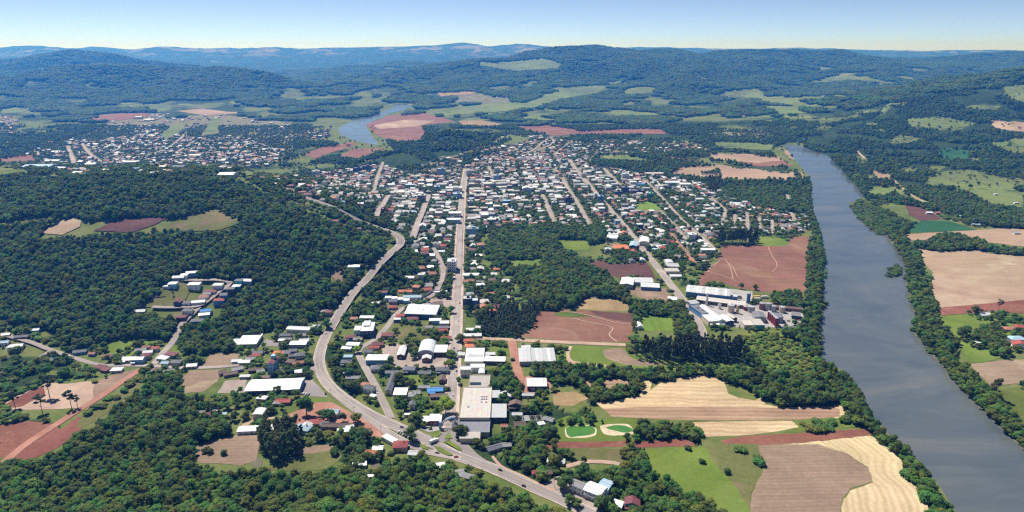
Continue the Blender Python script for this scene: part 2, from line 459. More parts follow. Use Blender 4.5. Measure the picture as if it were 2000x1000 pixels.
M['stubble_brown'] = ground_mat('stubble_brown', [(0.23, 0.135, 0.09), (0.30, 0.185, 0.12), (0.38, 0.25, 0.165)], stripe=(91, 6.0, (0.46, 0.33, 0.21), 0.7, 5.0))
M['dry'] = ground_mat('dry_grass', [(0.24, 0.17, 0.085), (0.33, 0.235, 0.125), (0.41, 0.30, 0.17)], s1=0.03, stripe=(80, 8.0, (0.27, 0.18, 0.09), 0.6, 8.0))
M['scrub'] = ground_mat('scrub_ground', [(0.07, 0.10, 0.022), (0.12, 0.155, 0.03), (0.19, 0.20, 0.05)], s1=0.03, s2=0.2)
M['lot'] = ground_mat('gravel_lot', [(0.30, 0.235, 0.20), (0.37, 0.295, 0.255), (0.44, 0.36, 0.31)], s1=0.05, s2=0.6, bump=0.05)
M['yard'] = ground_mat('concrete_yard', [(0.29, 0.265, 0.255), (0.36, 0.335, 0.32), (0.43, 0.40, 0.38)], s1=0.05, s2=0.5, bump=0.03)
M['dirt'] = ground_mat('dirt_road_earth', [(0.38, 0.25, 0.185), (0.47, 0.33, 0.25), (0.55, 0.41, 0.32)], s1=0.05, s2=0.6, bump=0.05)
M['dirt_red'] = ground_mat('dirt_road_red', [(0.33, 0.15, 0.105), (0.40, 0.20, 0.145), (0.47, 0.265, 0.20)], s1=0.05, s2=0.6, bump=0.08)
M['asphalt'] = ground_mat('asphalt', [(0.20, 0.175, 0.17), (0.245, 0.215, 0.207), (0.29, 0.255, 0.245)], s1=0.03, s2=0.8, bump=0.02)
M['street'] = ground_mat('street_paving', [(0.25, 0.215, 0.20), (0.30, 0.26, 0.24), (0.35, 0.305, 0.285)], s1=0.04, s2=0.8, bump=0.02)
M['sidewalk'] = ground_mat('sidewalk', [(0.35, 0.27, 0.235), (0.42, 0.335, 0.29), (0.48, 0.39, 0.345)], s1=0.1, s2=1.0, bump=0.02)
M['paint_white'] = plain_mat('paint_road_white', (0.58, 0.55, 0.51), 0.8)
M['paint_yellow'] = plain_mat('paint_road_yellow', (0.55, 0.38, 0.12), 0.8)
M['sand'] = ground_mat('sand_bank', [(0.40, 0.33, 0.22), (0.50, 0.42, 0.29), (0.58, 0.49, 0.35)], s1=0.1, s2=0.6)
M['mud'] = ground_mat('mud_bank', [(0.12, 0.10, 0.065), (0.16, 0.13, 0.085), (0.21, 0.17, 0.12)], s1=0.05, s2=0.4)
k = NT('river_water')
p_ = k.pos()
mp = k.n('Mapping'); mp.inputs['Scale'].default_value = (0.5, 1.0, 1.0); k.l(p_, mp.inputs[0])
k.col(k.ramp(k.noise(mp.outputs[0], 0.006, 6, 0.7, 2.5), [(0.28, (0.062, 0.080, 0.092)), (0.5, (0.098, 0.112, 0.115)), (0.72, (0.145, 0.145, 0.128))]))
wd = k.ramp(k.noise(mp.outputs[0], 0.014, 5, 0.7, 2.0), [(0.42, (0.06,) * 3), (0.62, (0.30,) * 3)])
k.rough(0.2, 0.9); k.l(wd, k.b.inputs['Roughness']); k.bump(k.math('ADD', k.noise(mp.outputs[0], 0.35, 6, 0.7), k.noise(mp.outputs[0], 0.05, 3)), 0.10, 0.5); M['river'] = k.m
k = NT('pond_water'); k.col(k.ramp(k.noise(k.pos(), 0.08, 4), [(0.3, (0.045, 0.15, 0.02)), (0.7, (0.075, 0.19, 0.03))])); k.rough(0.25, 0.4); M['pond'] = k.m
k = NT('muddy_pond_water'); k.col(k.ramp(k.noise(k.pos(), 0.08, 4), [(0.3, (0.12, 0.105, 0.07)), (0.7, (0.15, 0.13, 0.09))])); k.rough(0.2, 0.4); M['mudpond'] = k.m

M['town_ground'] = ground_mat('town_yards', [(0.055, 0.085, 0.024), (0.11, 0.13, 0.045), (0.20, 0.165, 0.115), (0.29, 0.235, 0.195)], s1=0.03, s2=0.16, mixk=0.7, patches=[(0.06, 0.58, (0.34, 0.28, 0.245), 0.7)])
M['rill'] = ground_mat('rill_sand', [(0.34, 0.215, 0.155), (0.40, 0.265, 0.195)], s1=0.05, s2=0.5)

# ------------------------------------------------------------------ woods: areas of the valley given by outlines (read off the photograph, unprojected to the ground)
# (outline, share of the planting spots kept, tree mix, height range, holder)
WOODS = [
 # left hill
 ("0,345 120,348 250,340 380,346 470,356 500,372 560,397 640,432 700,456 752,470 742,492 722,512 668,512 635,530 648,560 690,525 700,545 660,592 636,612 600,625 560,630 520,640 470,655 440,652 350,682 345,655 330,657 262,657 235,655 188,668 150,672 120,645 60,632 0,622", 0.97, 'hill', (8, 14), 'hill_forest'),
 # foreground wood
 ("0,905 60,898 130,872 180,838 225,800 290,748 330,738 365,740 350,772 405,795 450,832 446,858 384,868 372,905 455,928 505,918 560,925 650,920 690,905 742,918 800,905 862,905 930,938 985,958 1050,984 1085,1003 1100,1030 -80,1030 -80,905", 0.97, 'broad', (8, 13), 'foreground_wood'),
 ("505,838 545,815 590,840 592,880 540,895 505,870", 0.9, 'gum', (17, 24), 'foreground_wood'),
 ("335,790 380,780 420,800 450,835 445,860 385,868 345,850", 0.8, 'gum', (14, 20), 'foreground_wood'),
 # groves round the interchange and below it
 ("660,845 700,835 740,855 745,880 700,900 660,890", 0.75, 'broad', (7, 11), 'garden_trees'),
 ("620,835 665,850 670,880 640,880 612,850", 0.6, 'broad', (6, 10), 'garden_trees'),
 ("745,905 780,890 820,895 850,915 800,930 750,925", 0.6, 'broad', (7, 10), 'garden_trees'),
 ("960,842 990,838 1080,838 1097,858 1085,868 1000,866 955,860", 0.97, 'broad', (8, 12), 'garden_trees'),
 ("985,868 1050,868 1075,880 1060,905 1040,915 1010,905 985,890", 0.85, 'broad', (8, 12), 'garden_trees'),
 ("905,860 950,865 1000,900 1010,920 960,905 925,885", 0.7, 'broad', (6, 10), 'garden_trees'),
 ("1015,905 1075,890 1100,905 1070,918 1130,915 1170,918 1220,905 1240,880 1262,885 1262,910 1290,935 1340,965 1420,1000 1420,1030 1250,1030 1240,965 1190,940 1130,930 1060,935 1020,925", 0.93, 'broad', (8, 13), 'riverside_trees'),
 ("1215,872 1250,860 1262,880 1235,905 1205,905", 0.7, 'broad', (7, 10), 'garden_trees'),
 ("1238,825 1290,815 1360,835 1368,858 1300,862 1245,855", 0.95, 'broad', (7, 11), 'garden_trees'),
 ("1170,812 1240,818 1240,832 1175,826", 0.5, 'shrub', (3, 5), 'garden_trees'),
 ("1095,800 1150,790 1165,818 1110,826", 0.5, 'broad', (5, 8), 'garden_trees'),
 ("985,790 1080,775 1105,800 1095,830 1020,835 985,820", 0.42, 'broad', (6, 10), 'garden_trees'),
 ("945,712 1000,720 1022,765 1010,790 975,782 955,750", 0.9, 'broad', (8, 12), 'garden_trees'),
 # belts between the fields
 ("1042,716 1100,712 1230,716 1320,719 1450,716 1460,735 1440,745 1412,738 1380,730 1340,731 1292,738 1275,736 1262,745 1248,770 1200,788 1155,772 1120,745 1060,740 1040,735", 0.95, 'broad', (8, 12), 'riverside_trees'),
 ("1150,766 1240,772 1200,788 1150,780", 0.8, 'broad', (8, 11), 'riverside_trees'),
 # wood between the avenue and the plantation
 ("945,478 970,445 1080,440 1180,445 1182,468 1110,480 1120,505 1165,522 1222,562 1232,590 1195,592 1140,590 1075,606 1040,590 1018,560 1004,535 985,528 968,512 950,498", 0.95, 'broad', (8, 13), 'riverside_trees'),
 ("1030,545 1085,520 1160,530 1218,565 1230,585 1150,588 1060,570", 0.95, 'gum', (15, 20), 'riverside_trees'),
 ("930,618 965,600 1050,592 1052,636 1005,655 945,655", 0.95, 'gum', (13, 18), 'riverside_trees'),
 ("905,590 940,575 975,590 960,610 920,612", 0.6, 'broad', (7, 11), 'garden_trees'),
 ("1230,590 1330,590 1368,640 1362,660 1322,652 1315,618 1250,614 1238,640 1228,604", 0.95, 'broad', (8, 12), 'riverside_trees'),
 ("1224,684 1300,677 1450,674 1455,699 1300,701 1226,693", 1.0, 'pine', (22, 27), 'plantation'),
 ("1402,466 1478,467 1478,480 1404,477", 1.0, 'pine', (22, 27), 'plantation'),
 ("1440,650 1500,640 1560,660 1592,700 1600,735 1540,735 1490,720", 0.93, 'scrub', (2, 4.5), 'riverside_trees'),
 # left river bank
 ("1530,290 1585,345 1580,400 1600,450 1608,500 1605,570 1600,620 1603,680 1597,700 1640,722 1680,770 1690,800 1740,855 1790,898 1832,950 1862,1003 1862,1030 1815,1030 1800,945 1768,925 1762,890 1730,866 1700,850 1690,835 1662,815 1642,785 1600,795 1540,792 1495,772 1450,745 1455,722 1500,725 1450,700 1470,650 1530,645 1560,640 1576,600 1576,520 1556,500 1566,470 1590,458 1584,430 1572,400 1570,380 1555,345", 0.96, 'broad', (8, 13), 'riverside_trees'),
 ("1400,374 1432,352 1560,346 1582,400 1570,414 1520,410 1475,398 1440,388 1412,392", 0.88, 'broad', (8, 12), 'town_trees'),
 ("1380,350 1410,345 1415,375 1385,375", 0.95, 'gum', (16, 20), 'town_trees'),
 ("1370,335 1405,328 1408,338 1372,338", 0.9, 'broad', (8, 11), 'town_trees'),
 ("1330,545 1400,548 1400,555 1330,551", 0.6, 'broad', (5, 7), 'town_trees'),
 ("1508,572 1560,566 1575,600 1560,620 1545,595 1510,585", 0.9, 'broad', (7, 10), 'riverside_trees'),
 # peninsula, islets, right bank
 ("1660,398 1690,394 1722,402 1746,430 1745,452 1712,457 1682,428", 0.97, 'bush', (4, 7), 'riverside_trees'),
 ("1738,520 1755,513 1765,523 1752,534 1740,530", 1.0, 'bush', (5, 7), 'riverside_trees'),
 ("1728,531 1742,530 1740,536 1728,536", 0.9, 'bush', (3, 5), 'riverside_trees'),
 ("1690,385 1760,425 1790,440 1770,455 1768,470 1795,485 1800,510 1812,560 1832,600 1836,640 1845,660 1862,690 1900,722 1930,755 1962,790 2003,835 2060,880 2060,930 2003,882 1950,832 1890,772 1850,724 1790,655 1788,612 1776,562 1770,512 1736,462 1735,450 1752,440", 0.95, 'broad', (7, 12), 'riverside_trees'),
 ("1810,470 1840,455 1870,457 1925,470 1922,488 1830,492 1790,482 1770,476", 0.95, 'broad', (8, 12), 'riverside_trees'),
 ("1925,478 1975,482 2003,486 2003,500 1950,496", 0.6, 'broad', (6, 10), 'riverside_trees'),
 ("1905,630 1935,632 1970,660 1975,690 1940,690 1910,660", 0.85, 'broad', (7, 11), 'riverside_trees'),
 ("1945,605 1985,610 1995,625 1950,620", 0.6, 'broad', (6, 9), 'riverside_trees'),
 ("1845,640 1870,660 1875,690 1850,680", 0.7, 'broad', (7, 10), 'riverside_trees'),
 # right hillside
 ("1545,288 1560,262 1600,245 1680,228 1750,208 1870,168 2003,138 2100,130 2100,450 2003,445 1905,435 1880,420 1800,402 1745,392 1690,382 1650,330 1600,298", 0.92, 'hill', (9, 14), 'hill_forest'),
 # town knoll
 ("690,322 760,300 830,285 880,256 930,262 1000,270 960,290 900,300 850,320 800,335 740,318", 0.85, 'broad', (8, 13), 'hill_forest'),
 ("790,300 880,285 900,310 860,330 800,345", 0.6, 'broad', (8, 12), 'town_trees'),
 # left valley, below the hill
 ("0,688 60,690 110,680 150,700 100,715 60,740 0,760", 0.55, 'broad', (6, 10), 'garden_trees'),
 ("0,745 60,735 100,738 60,765 10,790 0,800", 0.9, 'shrub', (3, 6), 'garden_trees'),
 ("280,740 335,728 350,740 330,770 290,760", 0.8, 'broad', (8, 12), 'foreground_wood'),
 ("300,715 345,712 360,735 310,745", 0.6, 'broad', (7, 10), 'garden_trees'),
 ("95,635 160,645 165,672 120,672", 0.5, 'broad', (7, 10), 'hill_forest'),
 ("340,655 440,652 480,660 470,672 440,682 360,684", 0.9, 'broad', (8, 12), 'hill_forest'),
 ("30,815 90,808 120,835 60,845 20,838", 0.7, 'broad', (7, 11), 'garden_trees'),
 ("625,668 660,655 690,660 690,690 640,705", 0.25, 'broad', (5, 8), 'garden_trees'),
 ("640,700 700,690 720,740 690,770 660,760", 0.4, 'broad', (6, 9), 'garden_trees'),
 ("560,690 620,685 600,745 560,735", 0.5, 'broad', (6, 9), 'garden_trees'),
 ("685,590 730,588 770,600 765,620 700,618", 0.95, 'broad', (7, 11), 'garden_trees'),
 ("720,535 800,490 830,500 800,560 740,575 705,575", 0.8, 'broad', (7, 11), 'garden_trees'),
 ("770,470 800,470 810,500 790,520 765,510", 0.8, 'broad', (7, 11), 'garden_trees'),
 ("640,400 720,400 770,440 760,460 700,445 640,420", 0.75, 'broad', (7, 11), 'town_trees'),
 ("560,345 640,338 730,318 690,322 600,332", 0.8, 'broad', (8, 12), 'town_trees'),
]
WOODS = [(P(a), b, c, d, e) for a, b, c, d, e in WOODS]
# openings in the woods (estate, meadows, fields on the hills)
OPEN = [P(s) for s in (
 "636,238 655,230 700,234 722,236 745,266 775,296 720,297 680,291 648,276", "735,212 765,198 812,200 815,212 770,226 735,236", "1500,292 1535,276 1575,276 1560,300 1590,330 1575,350 1545,330",
 "262,607 300,572 345,532 375,518 395,545 478,540 500,550 450,585 425,618 380,640 345,622",
 "75,468 80,448 120,428 165,425 240,424 330,422 362,420 420,402 475,430 430,455 300,452 255,460 180,458 120,465",
 "0,430 60,420 120,415 100,432 30,440 0,445",
 "1085,462 1150,464 1150,492 1100,488",
 "980,503 1062,500 1058,522 1000,520",
 "1770,230 1840,226 1908,240 1870,252 1780,250", "1935,233 2003,238 2003,262 1945,252",
 "1806,345 1880,328 1990,350 1940,364 1820,364", "1875,368 1940,360 2003,372 2003,412 1940,402",
 "1838,290 1892,290 1892,312 1840,312", "1718,217 1738,199 1792,199 1740,206 1727,222", "1958,168 2003,163 2003,202 1974,192",
 "1765,395 1840,430 1800,436 1770,410", "1900,205 1960,208 1930,215 1880,212", "1805,320 1850,322 1830,332", "1945,275 2003,280 2003,300 1960,295",
 "1665,300 1690,304 1700,320 1675,316", "1700,330 1740,340 1745,352 1712,348", "1745,365 1780,380 1830,400 1790,395 1750,378",
 "175,690 235,658 300,652 330,660 290,690 240,702",
 "925,120 1000,118 1060,112 1100,122 1095,134 1010,140 940,130", "1000,208 1075,180 1110,168 1195,164 1172,182 1100,194 1040,212",
 "1425,176 1480,170 1505,195 1450,192", "1590,127 1645,133 1600,138", "1500,208 1560,205 1580,222 1520,225", "1630,183 1680,186 1660,192 1620,190",
 "1760,130 1830,136 1800,142", "840,218 905,205 1000,198 1060,200 1000,218 870,228", "1180,215 1260,218 1300,225 1200,228",
 "1610,140 1700,140 1660,147", "850,180 940,176 920,186 860,190",
)]

# small pastures cut into the far woods
_rp = np.random.default_rng(12)
PATCHES = []
for n_, (x0, x1, y0, y1, w0, w1) in ((34, (840, 1780, 150, 236, 14, 46)), (16, (1640, 1995, 205, 400, 14, 40)), (10, (60, 640, 150, 215, 12, 30)), (14, (1480, 1720, 190, 262, 12, 34))):
    for _ in range(n_):
        cx, cy_, w_ = _rp.uniform(x0, x1), _rp.uniform(y0, y1), _rp.uniform(w0, w1)
        if x0 == 1640 and cy_ < 0.52 * (1990 - cx) + 150: continue
        hh_ = w_ * _rp.uniform(.10, .2) * (1 + (cy_ > 260)); sl = _rp.uniform(-.15, .15)
        PATCHES.append([(cx + w_ * math.cos(a) * r, cy_ + hh_ * math.sin(a) * r + sl * w_ * math.cos(a)) for a, r in zip(np.linspace(0, 6.28, 9)[:-1], _rp.uniform(.6, 1.15, 8))])
OPEN += PATCHES

# ------------------------------------------------------------------ the ground sheet
def build_terrain():
    V = np.stack([GX, GY, GZ], -1).reshape(-1, 3)
    nu, nl = len(U_AX), len(L_AX)
    idx = np.arange(nu * nl).reshape(nl, nu)
    F = np.stack([idx[:-1, :-1], idx[:-1, 1:], idx[1:, 1:], idx[1:, :-1]], -1).reshape(-1, 4)
    k = NT('valley_ground')
    p = k.pos()
    g = k.ramp(k.math('ADD', k.math('MULTIPLY', k.noise(p, 0.012, 4, 0.6, 0.6), 0.55), k.math('MULTIPLY', k.noise(p, 0.12, 5, 0.7), 0.45)),
               [(0.33, (0.060, 0.085, 0.022)), (0.47, (0.105, 0.135, 0.034)), (0.58, (0.150, 0.160, 0.055)), (0.70, (0.20, 0.165, 0.095))])
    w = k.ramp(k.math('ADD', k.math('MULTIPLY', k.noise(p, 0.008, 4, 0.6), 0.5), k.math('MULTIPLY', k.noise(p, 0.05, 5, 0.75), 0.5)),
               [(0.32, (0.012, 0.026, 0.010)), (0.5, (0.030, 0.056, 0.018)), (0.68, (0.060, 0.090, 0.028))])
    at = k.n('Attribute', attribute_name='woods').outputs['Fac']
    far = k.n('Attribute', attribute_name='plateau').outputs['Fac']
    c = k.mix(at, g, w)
    fields = k.ramp(k.noise(p, 0.0022, 5, 0.7), [(0.52, (0, 0, 0)), (0.58, (1, 1, 1))])
    sx = k.n('SeparateColor'); k.l(fields, sx.inputs[0])
    c = k.mix(k.math('MULTIPLY', sx.outputs[0], far), c, (0.20, 0.17, 0.11))
    k.col(c); k.rough(0.95, 0.08)
    k.bump(k.math('MULTIPLY', k.noise(p, 0.045, 5, 0.75), at), 9.0, 0.9)
    me = mesh_np('ground', V, F, [k.m], smooth=True)
    x, y, z = V.T
    qx, qy, d = project(x, y, z + 4)
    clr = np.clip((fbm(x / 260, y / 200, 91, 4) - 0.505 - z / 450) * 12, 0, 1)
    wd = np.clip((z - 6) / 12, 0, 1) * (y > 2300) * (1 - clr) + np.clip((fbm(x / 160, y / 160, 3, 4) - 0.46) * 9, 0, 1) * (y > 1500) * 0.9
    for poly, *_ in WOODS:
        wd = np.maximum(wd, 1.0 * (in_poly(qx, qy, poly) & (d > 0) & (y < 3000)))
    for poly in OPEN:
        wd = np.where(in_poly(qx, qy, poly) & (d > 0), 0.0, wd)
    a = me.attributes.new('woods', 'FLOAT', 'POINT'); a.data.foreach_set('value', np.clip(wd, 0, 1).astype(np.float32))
    a = me.attributes.new('plateau', 'FLOAT', 'POINT'); a.data.foreach_set('value', (np.clip((y - 6500) / 3000, 0, 1) * np.clip((z - 150) / 80, 0, 1)).astype(np.float32))
    o = link('ground', me)
    props(o, "green valley floor with wooded hills all round it", "ground", None, 'structure')
build_terrain()

# ------------------------------------------------------------------ draped sheets and ribbons
def densify(pts, step, jit=0.0, closed=True, seed=0):
    out = []
    n = len(pts)
    for i in range(n if closed else n - 1):
        a = pts[i]; b = pts[(i + 1) % n]
        L = math.hypot(b[0] - a[0], b[1] - a[1])
        k = max(1, int(L / step))
        for j in range(k):
            t = j / k
            x = a[0] + (b[0] - a[0]) * t; y = a[1] + (b[1] - a[1]) * t
            if jit and j:
                x += (fbm(x / 11, y / 8, seed, 3) - 0.5) * 2 * jit; y += (fbm(x / 11, y / 8, seed + 5, 3) - 0.5) * jit
            out.append((float(x), float(y)))
    if not closed: out.append(pts[-1])
    return out

SHEETN = [0]
FIELDS_PX = []
FIELD_KEEP = []
def sheet_mesh(name, xy, mat, off, sp=None, edge=None):
    xy = np.asarray(xy, float)
    hb = H(xy[:, 0], xy[:, 1])
    ymid = xy[:, 1].mean()
    pts = [tuple(p) for p in xy]
    flat = hb.max() < 0.05 and edge is None
    if not flat:
        sp = sp or max(4.0, ymid * 0.008)
        x0, y0 = xy.min(0); x1, y1 = xy.max(0)
        nx, ny = int((x1 - x0) / sp) + 1, int((y1 - y0) / sp) + 1
        while nx * ny > 9000:
            sp *= 1.3; nx, ny = int((x1 - x0) / sp) + 1, int((y1 - y0) / sp) + 1
        gx, gy = np.meshgrid(x0 + sp * (np.arange(nx) + 0.5), y0 + sp * (np.arange(ny) + 0.5))
        gx = gx.ravel(); gy = gy.ravel()
        m = in_poly(gx, gy, pts)
        inner = list(zip(gx[m], gy[m]))
    else:
        inner = []
    allp = [Vector((float(a), float(b))) for a, b in pts + inner]
    v, e, f, *_ = delaunay_2d_cdt(allp, [], [list(range(len(pts)))], 1, 1e-4)
    vx = np.array([[q.x, q.y] for q in v])
    z = H(vx[:, 0], vx[:, 1])
    z = z + np.where(z > 0.05, 0.7, 0.0) + off
    tri = [t for t in f if len(t) == 3]
    V = np.column_stack([vx, z])
    T = np.array(tri, int)
    a, b, c = V[T[:, 0]], V[T[:, 1]], V[T[:, 2]]
    nz = np.cross(b - a, c - a)[:, 2]
    T[nz < 0] = T[nz < 0][:, ::-1]
    me = mesh_np(name, V, T, [mat])
    if edge is not None:
        ew = np.stack(ground(*zip(*edge))[:2], -1)
        d, _, _ = seg_dist(vx[:, 0], vx[:, 1], [tuple(q) for q in ew])
        at = me.attributes.new('edge', 'FLOAT', 'POINT'); at.data.foreach_set('value', d.astype(np.float32))
    return me

def sheet(name, mat, cat, label, poly, jit=1.9, step=5, edge=None, kind='structure', sp=None, lift=0.0, zfix=None):
    SHEETN[0] += 1
    if cat in ('field', 'pitch', 'lot', 'car park', 'pond', 'square', 'bare ground', 'pond bank', 'ploughed field', 'stubble field', 'meadow', 'traffic island', 'sandbank'):
        FIELDS_PX.append(P(poly) if isinstance(poly, str) else poly)
        if cat in ('field', 'pitch', 'pond', 'pond bank', 'lot', 'car park', 'bare ground') and name != 'meadow': FIELD_KEEP.append((FIELDS_PX[-1], cat))
    if cat in ('pond', 'pond bank', 'clearing', 'sandbank') or (cat in ('meadow', 'bare ground') and jit > 0.9):
        pp = np.array(P(poly) if isinstance(poly, str) else poly); m_ = len(pp); e_ = np.vstack([pp[-2:], pp, pp[:2]])
        poly = [tuple(0.5 * (2 * e_[i + 1] + (e_[i + 2] - e_[i]) * t * .7 + (2 * e_[i] - 5 * e_[i + 1] + 4 * e_[i + 2] - e_[i + 3]) * t * t * .7 + (3 * e_[i + 1] - e_[i] - 3 * e_[i + 2] + e_[i + 3]) * t ** 3 * .7 + (2 * e_[i + 2] - 2 * e_[i + 1]) * t * .3)) for i in range(1, m_ + 1) for t in (0, .33, .67)]
    q = densify(P(poly) if isinstance(poly, str) else poly, step, jit, True, SHEETN[0])
    x, y, z = ground([a for a, b in q], [b for a, b in q])
    me = sheet_mesh(name, np.stack([x, y], -1), M[mat], (0.04 + 0.0028 * SHEETN[0] + lift) if zfix is None else zfix, sp, P(edge) if edge else None)
    return props(link(name, me), label, cat, None, kind)

def catmull(pts, step):
    p = np.asarray(pts, float)
    p = np.vstack([2 * p[0] - p[1], p, 2 * p[-1] - p[-2]])
    out = []
    for i in range(1, len(p) - 2):
        L = np.linalg.norm(p[i + 1] - p[i])
        n = max(2, int(L / step))
        for k in range(n):
            t = k / n
            out.append(0.5 * ((2 * p[i]) + (-p[i - 1] + p[i + 1]) * t + (2 * p[i - 1] - 5 * p[i] + 4 * p[i + 1] - p[i + 2]) * t * t + (-p[i - 1] + 3 * p[i] - 3 * p[i + 1] + p[i + 2]) * t ** 3))
    out.append(p[-2])
    return np.array(out)

ROADS_XY = []     # (points, half width) of every road, for keeping trees and houses off it
def road_line(s, step=8.0):
    q = P(s)
    x, y, z = ground([a for a, b in q], [b for a, b in q])
    return catmull(np.stack([x, y], -1), step)

def ribbon_mesh(name, c, width, off, mat, lateral=0.0, thick=0.0, dash=None, zw=None):
    t = np.gradient(c, axis=0); t /= np.linalg.norm(t, axis=1)[:, None] + 1e-9
    nrm = np.stack([-t[:, 1], t[:, 0]], -1)
    cc = c + nrm * lateral
    l = cc + nrm * width / 2; r = cc - nrm * width / 2
    hl, hr = (l, r) if zw is None else (c + nrm * zw / 2, c - nrm * zw / 2)
    zl, zr, zc = H(hl[:, 0], hl[:, 1]), H(hr[:, 0], hr[:, 1]), H(cc[:, 0], cc[:, 1])
    zz = np.maximum(np.maximum(zl, zr), zc)
    up = np.where(zz > 0.05, 0.8, 0.0) + off
    L = np.column_stack([l, zz + up]); R = np.column_stack([r, zz + up])
    n = len(c)
    V = np.concatenate([L, R])
    i = np.arange(n - 1)
    if dash:
        s = np.concatenate([[0], np.cumsum(np.linalg.norm(np.diff(c, axis=0), axis=1))])
        i = i[((s[:-1] // dash) % 2 == 0)]
    F = np.stack([i, n + i, n + i + 1, i + 1], -1)
    if thick:
        V = np.concatenate([V, L - [0, 0, thick], R - [0, 0, thick]])
        F = np.concatenate([F, np.stack([i, i + 1, 2 * n + i + 1, 2 * n + i], -1), np.stack([n + i + 1, n + i, 3 * n + i, 3 * n + i + 1], -1)])
    return mesh_np(name, V, F, [mat])

def road(name, mat, label, s, width, cat='road', lines=None, walks=0.0, off=0.0, keep=2.0, verge=0.8):
    c = road_line(s)
    ROADS_XY.append((c, width / 2 + walks + keep))
    SHEETN[0] += 1
    z = 0.48 + 0.001 * (SHEETN[0] - 190) + off
    o = props(link(name, ribbon_mesh(name, c, width, z, M[mat])), label, cat, None, 'structure')
    if verge and not walks:
        link('shoulder', ribbon_mesh('shoulder', c, width + verge, z - 0.12, M['sidewalk' if 'dirt' not in mat else mat], 0, 0.6, None, width), o)
    if lines:
        fine = catmull(c[::3] if len(c) > 12 else c, 2.5)
        for m, w, lat, dash in lines:
            link('lane_marking', ribbon_mesh('lane_marking', fine, w, z + 0.04, M[m], lat, 0, dash, width), o)
    if walks:
        for sd in (-1, 1):
            link('sidewalk', ribbon_mesh('sidewalk', c, walks, z + 0.12, M['sidewalk'], sd * (width + walks) / 2, 0.5), o)
    return o

# water
sheet('river', 'river', 'river', "broad brown river running down the right of the valley",
      "1528,281 1558,318 1582,345 1585,400 1602,450 1611,500 1608,570 1603,640 1600,700 1644,722 1684,772 1694,802 1745,858 1796,902 1837,953 1880,1020 2150,1020 2003,880 1947,830 1886,770 1846,722 1786,652 1786,610 1772,560 1767,510 1732,460 1716,459 1680,430 1657,398 1690,384 1688,382 1658,350 1620,306 1565,286", jit=1.0, lift=0.02)
sheet('river', 'river', 'river', "far bend of the river below the blue hills",
      "660,250 664,262 690,274 733,283 742,284 728,268 716,250 722,240 760,222 790,215 803,208 795,203 770,203 765,212 740,222 690,236", jit=0.6, lift=0.02)
sheet('mud_bank', 'mud', 'river bank', "muddy edge of the river along its right bank",
      "1690,383 1735,455 1770,508 1776,560 1790,612 1790,652 1850,722 1890,770 1950,830 2003,878 2003,884 1947,834 1886,773 1845,724 1785,654 1784,612 1770,562 1765,512 1731,462", jit=0.8)
sheet('gravel_bar', 'soil_tan', 'sandbank', "red gravel bar with bushes in the upper river",
      "1532,295 1550,293 1585,303 1584,312 1560,313 1540,307", jit=1.0)

# fields and meadows
S = sheet
S('ploughed_field', 'soil', 'field', "brown ploughed field beside the dirt crossroad, by the tall trees", "1012,657 1042,640 1050,610 1110,604 1140,606 1235,612 1237,630 1228,668 1120,667 1060,662")
S('meadow', 'grass', 'meadow', "thin green strip across the brown ploughed field", "1080,612 1120,606 1135,614 1170,618 1120,620 1095,618")
S('ploughed_field', 'soil_dark', 'field', "darker corner of the brown ploughed field", "1150,606 1235,613 1236,630 1200,625 1165,616")
S('stubble_field', 'dry', 'field', "rough straw coloured plot in front of the tall trees", "1118,603 1130,592 1152,580 1200,584 1230,597 1233,607 1180,607")
S('ploughed_field', 'soil_dark', 'field', "dark maroon ploughed field by the straight street", "1155,512 1180,508 1190,516 1265,513 1282,545 1240,543 1205,542 1160,524")
S('ploughed_field', 'soil', 'field', "large red brown field beside the river and factory", "1362,562 1366,540 1400,512 1412,478 1478,480 1482,478 1535,480 1545,462 1582,462 1578,520 1576,570 1540,572 1500,572 1440,562 1400,548")
S('meadow', 'grass_bright', 'meadow', "bright green plot next to the dark tree block", "1480,456 1538,460 1536,480 1478,478")
S('ploughed_field', 'soil_mauve', 'field', "reddish plot behind the football pitch", "1228,562 1300,563 1318,592 1270,590 1226,572")
S('stubble_field', 'straw', 'field', "golden straw field with curved headland behind the fish ponds", "1160,784 1185,786 1250,772 1258,745 1275,742 1270,762 1290,748 1330,738 1368,732 1395,736 1415,747 1422,768 1445,778 1475,782 1487,776 1495,790 1530,796 1600,794 1622,794 1640,788 1662,810 1640,818 1560,800 1450,797 1180,800", jit=1.6)
S('stubble_field', 'stubble_brown', 'field', "brown burnt stubble strip below the golden straw field", "1178,799 1250,795 1450,795 1560,799 1625,792 1640,800 1640,814 1560,820 1430,821 1300,820 1195,814", jit=1.6)
S('stubble_field', 'straw', 'field', "small pale straw field between hedge and red strip", "1342,825 1480,822 1545,822 1562,834 1510,844 1445,851 1370,853", jit=1.4)
S('scrub_strip', 'scrub', 'scrub', "yellow green scrub slope between plantation and river", "1445,652 1500,642 1560,655 1600,700 1640,735 1600,745 1540,735 1490,722 1460,700", jit=2)
S('scrub_strip', 'scrub', 'scrub', "weedy strip beside the small straw field", "1550,822 1650,815 1680,832 1600,842 1520,846 1560,834", jit=1.6)
S('ploughed_field', 'soil_red', 'field', "long red earth strip leading to the river trees", "1408,860 1450,852 1560,846 1690,838 1703,850 1600,862 1500,870 1415,868")
S('ploughed_field', 'soil_red', 'field', "red earth strip below the green fish ponds", "1050,862 1222,858 1230,866 1215,873 1060,876")
S('ploughed_field', 'soil_red', 'field', "short red earth strip beside the hedge path", "1236,864 1350,857 1358,872 1238,874")
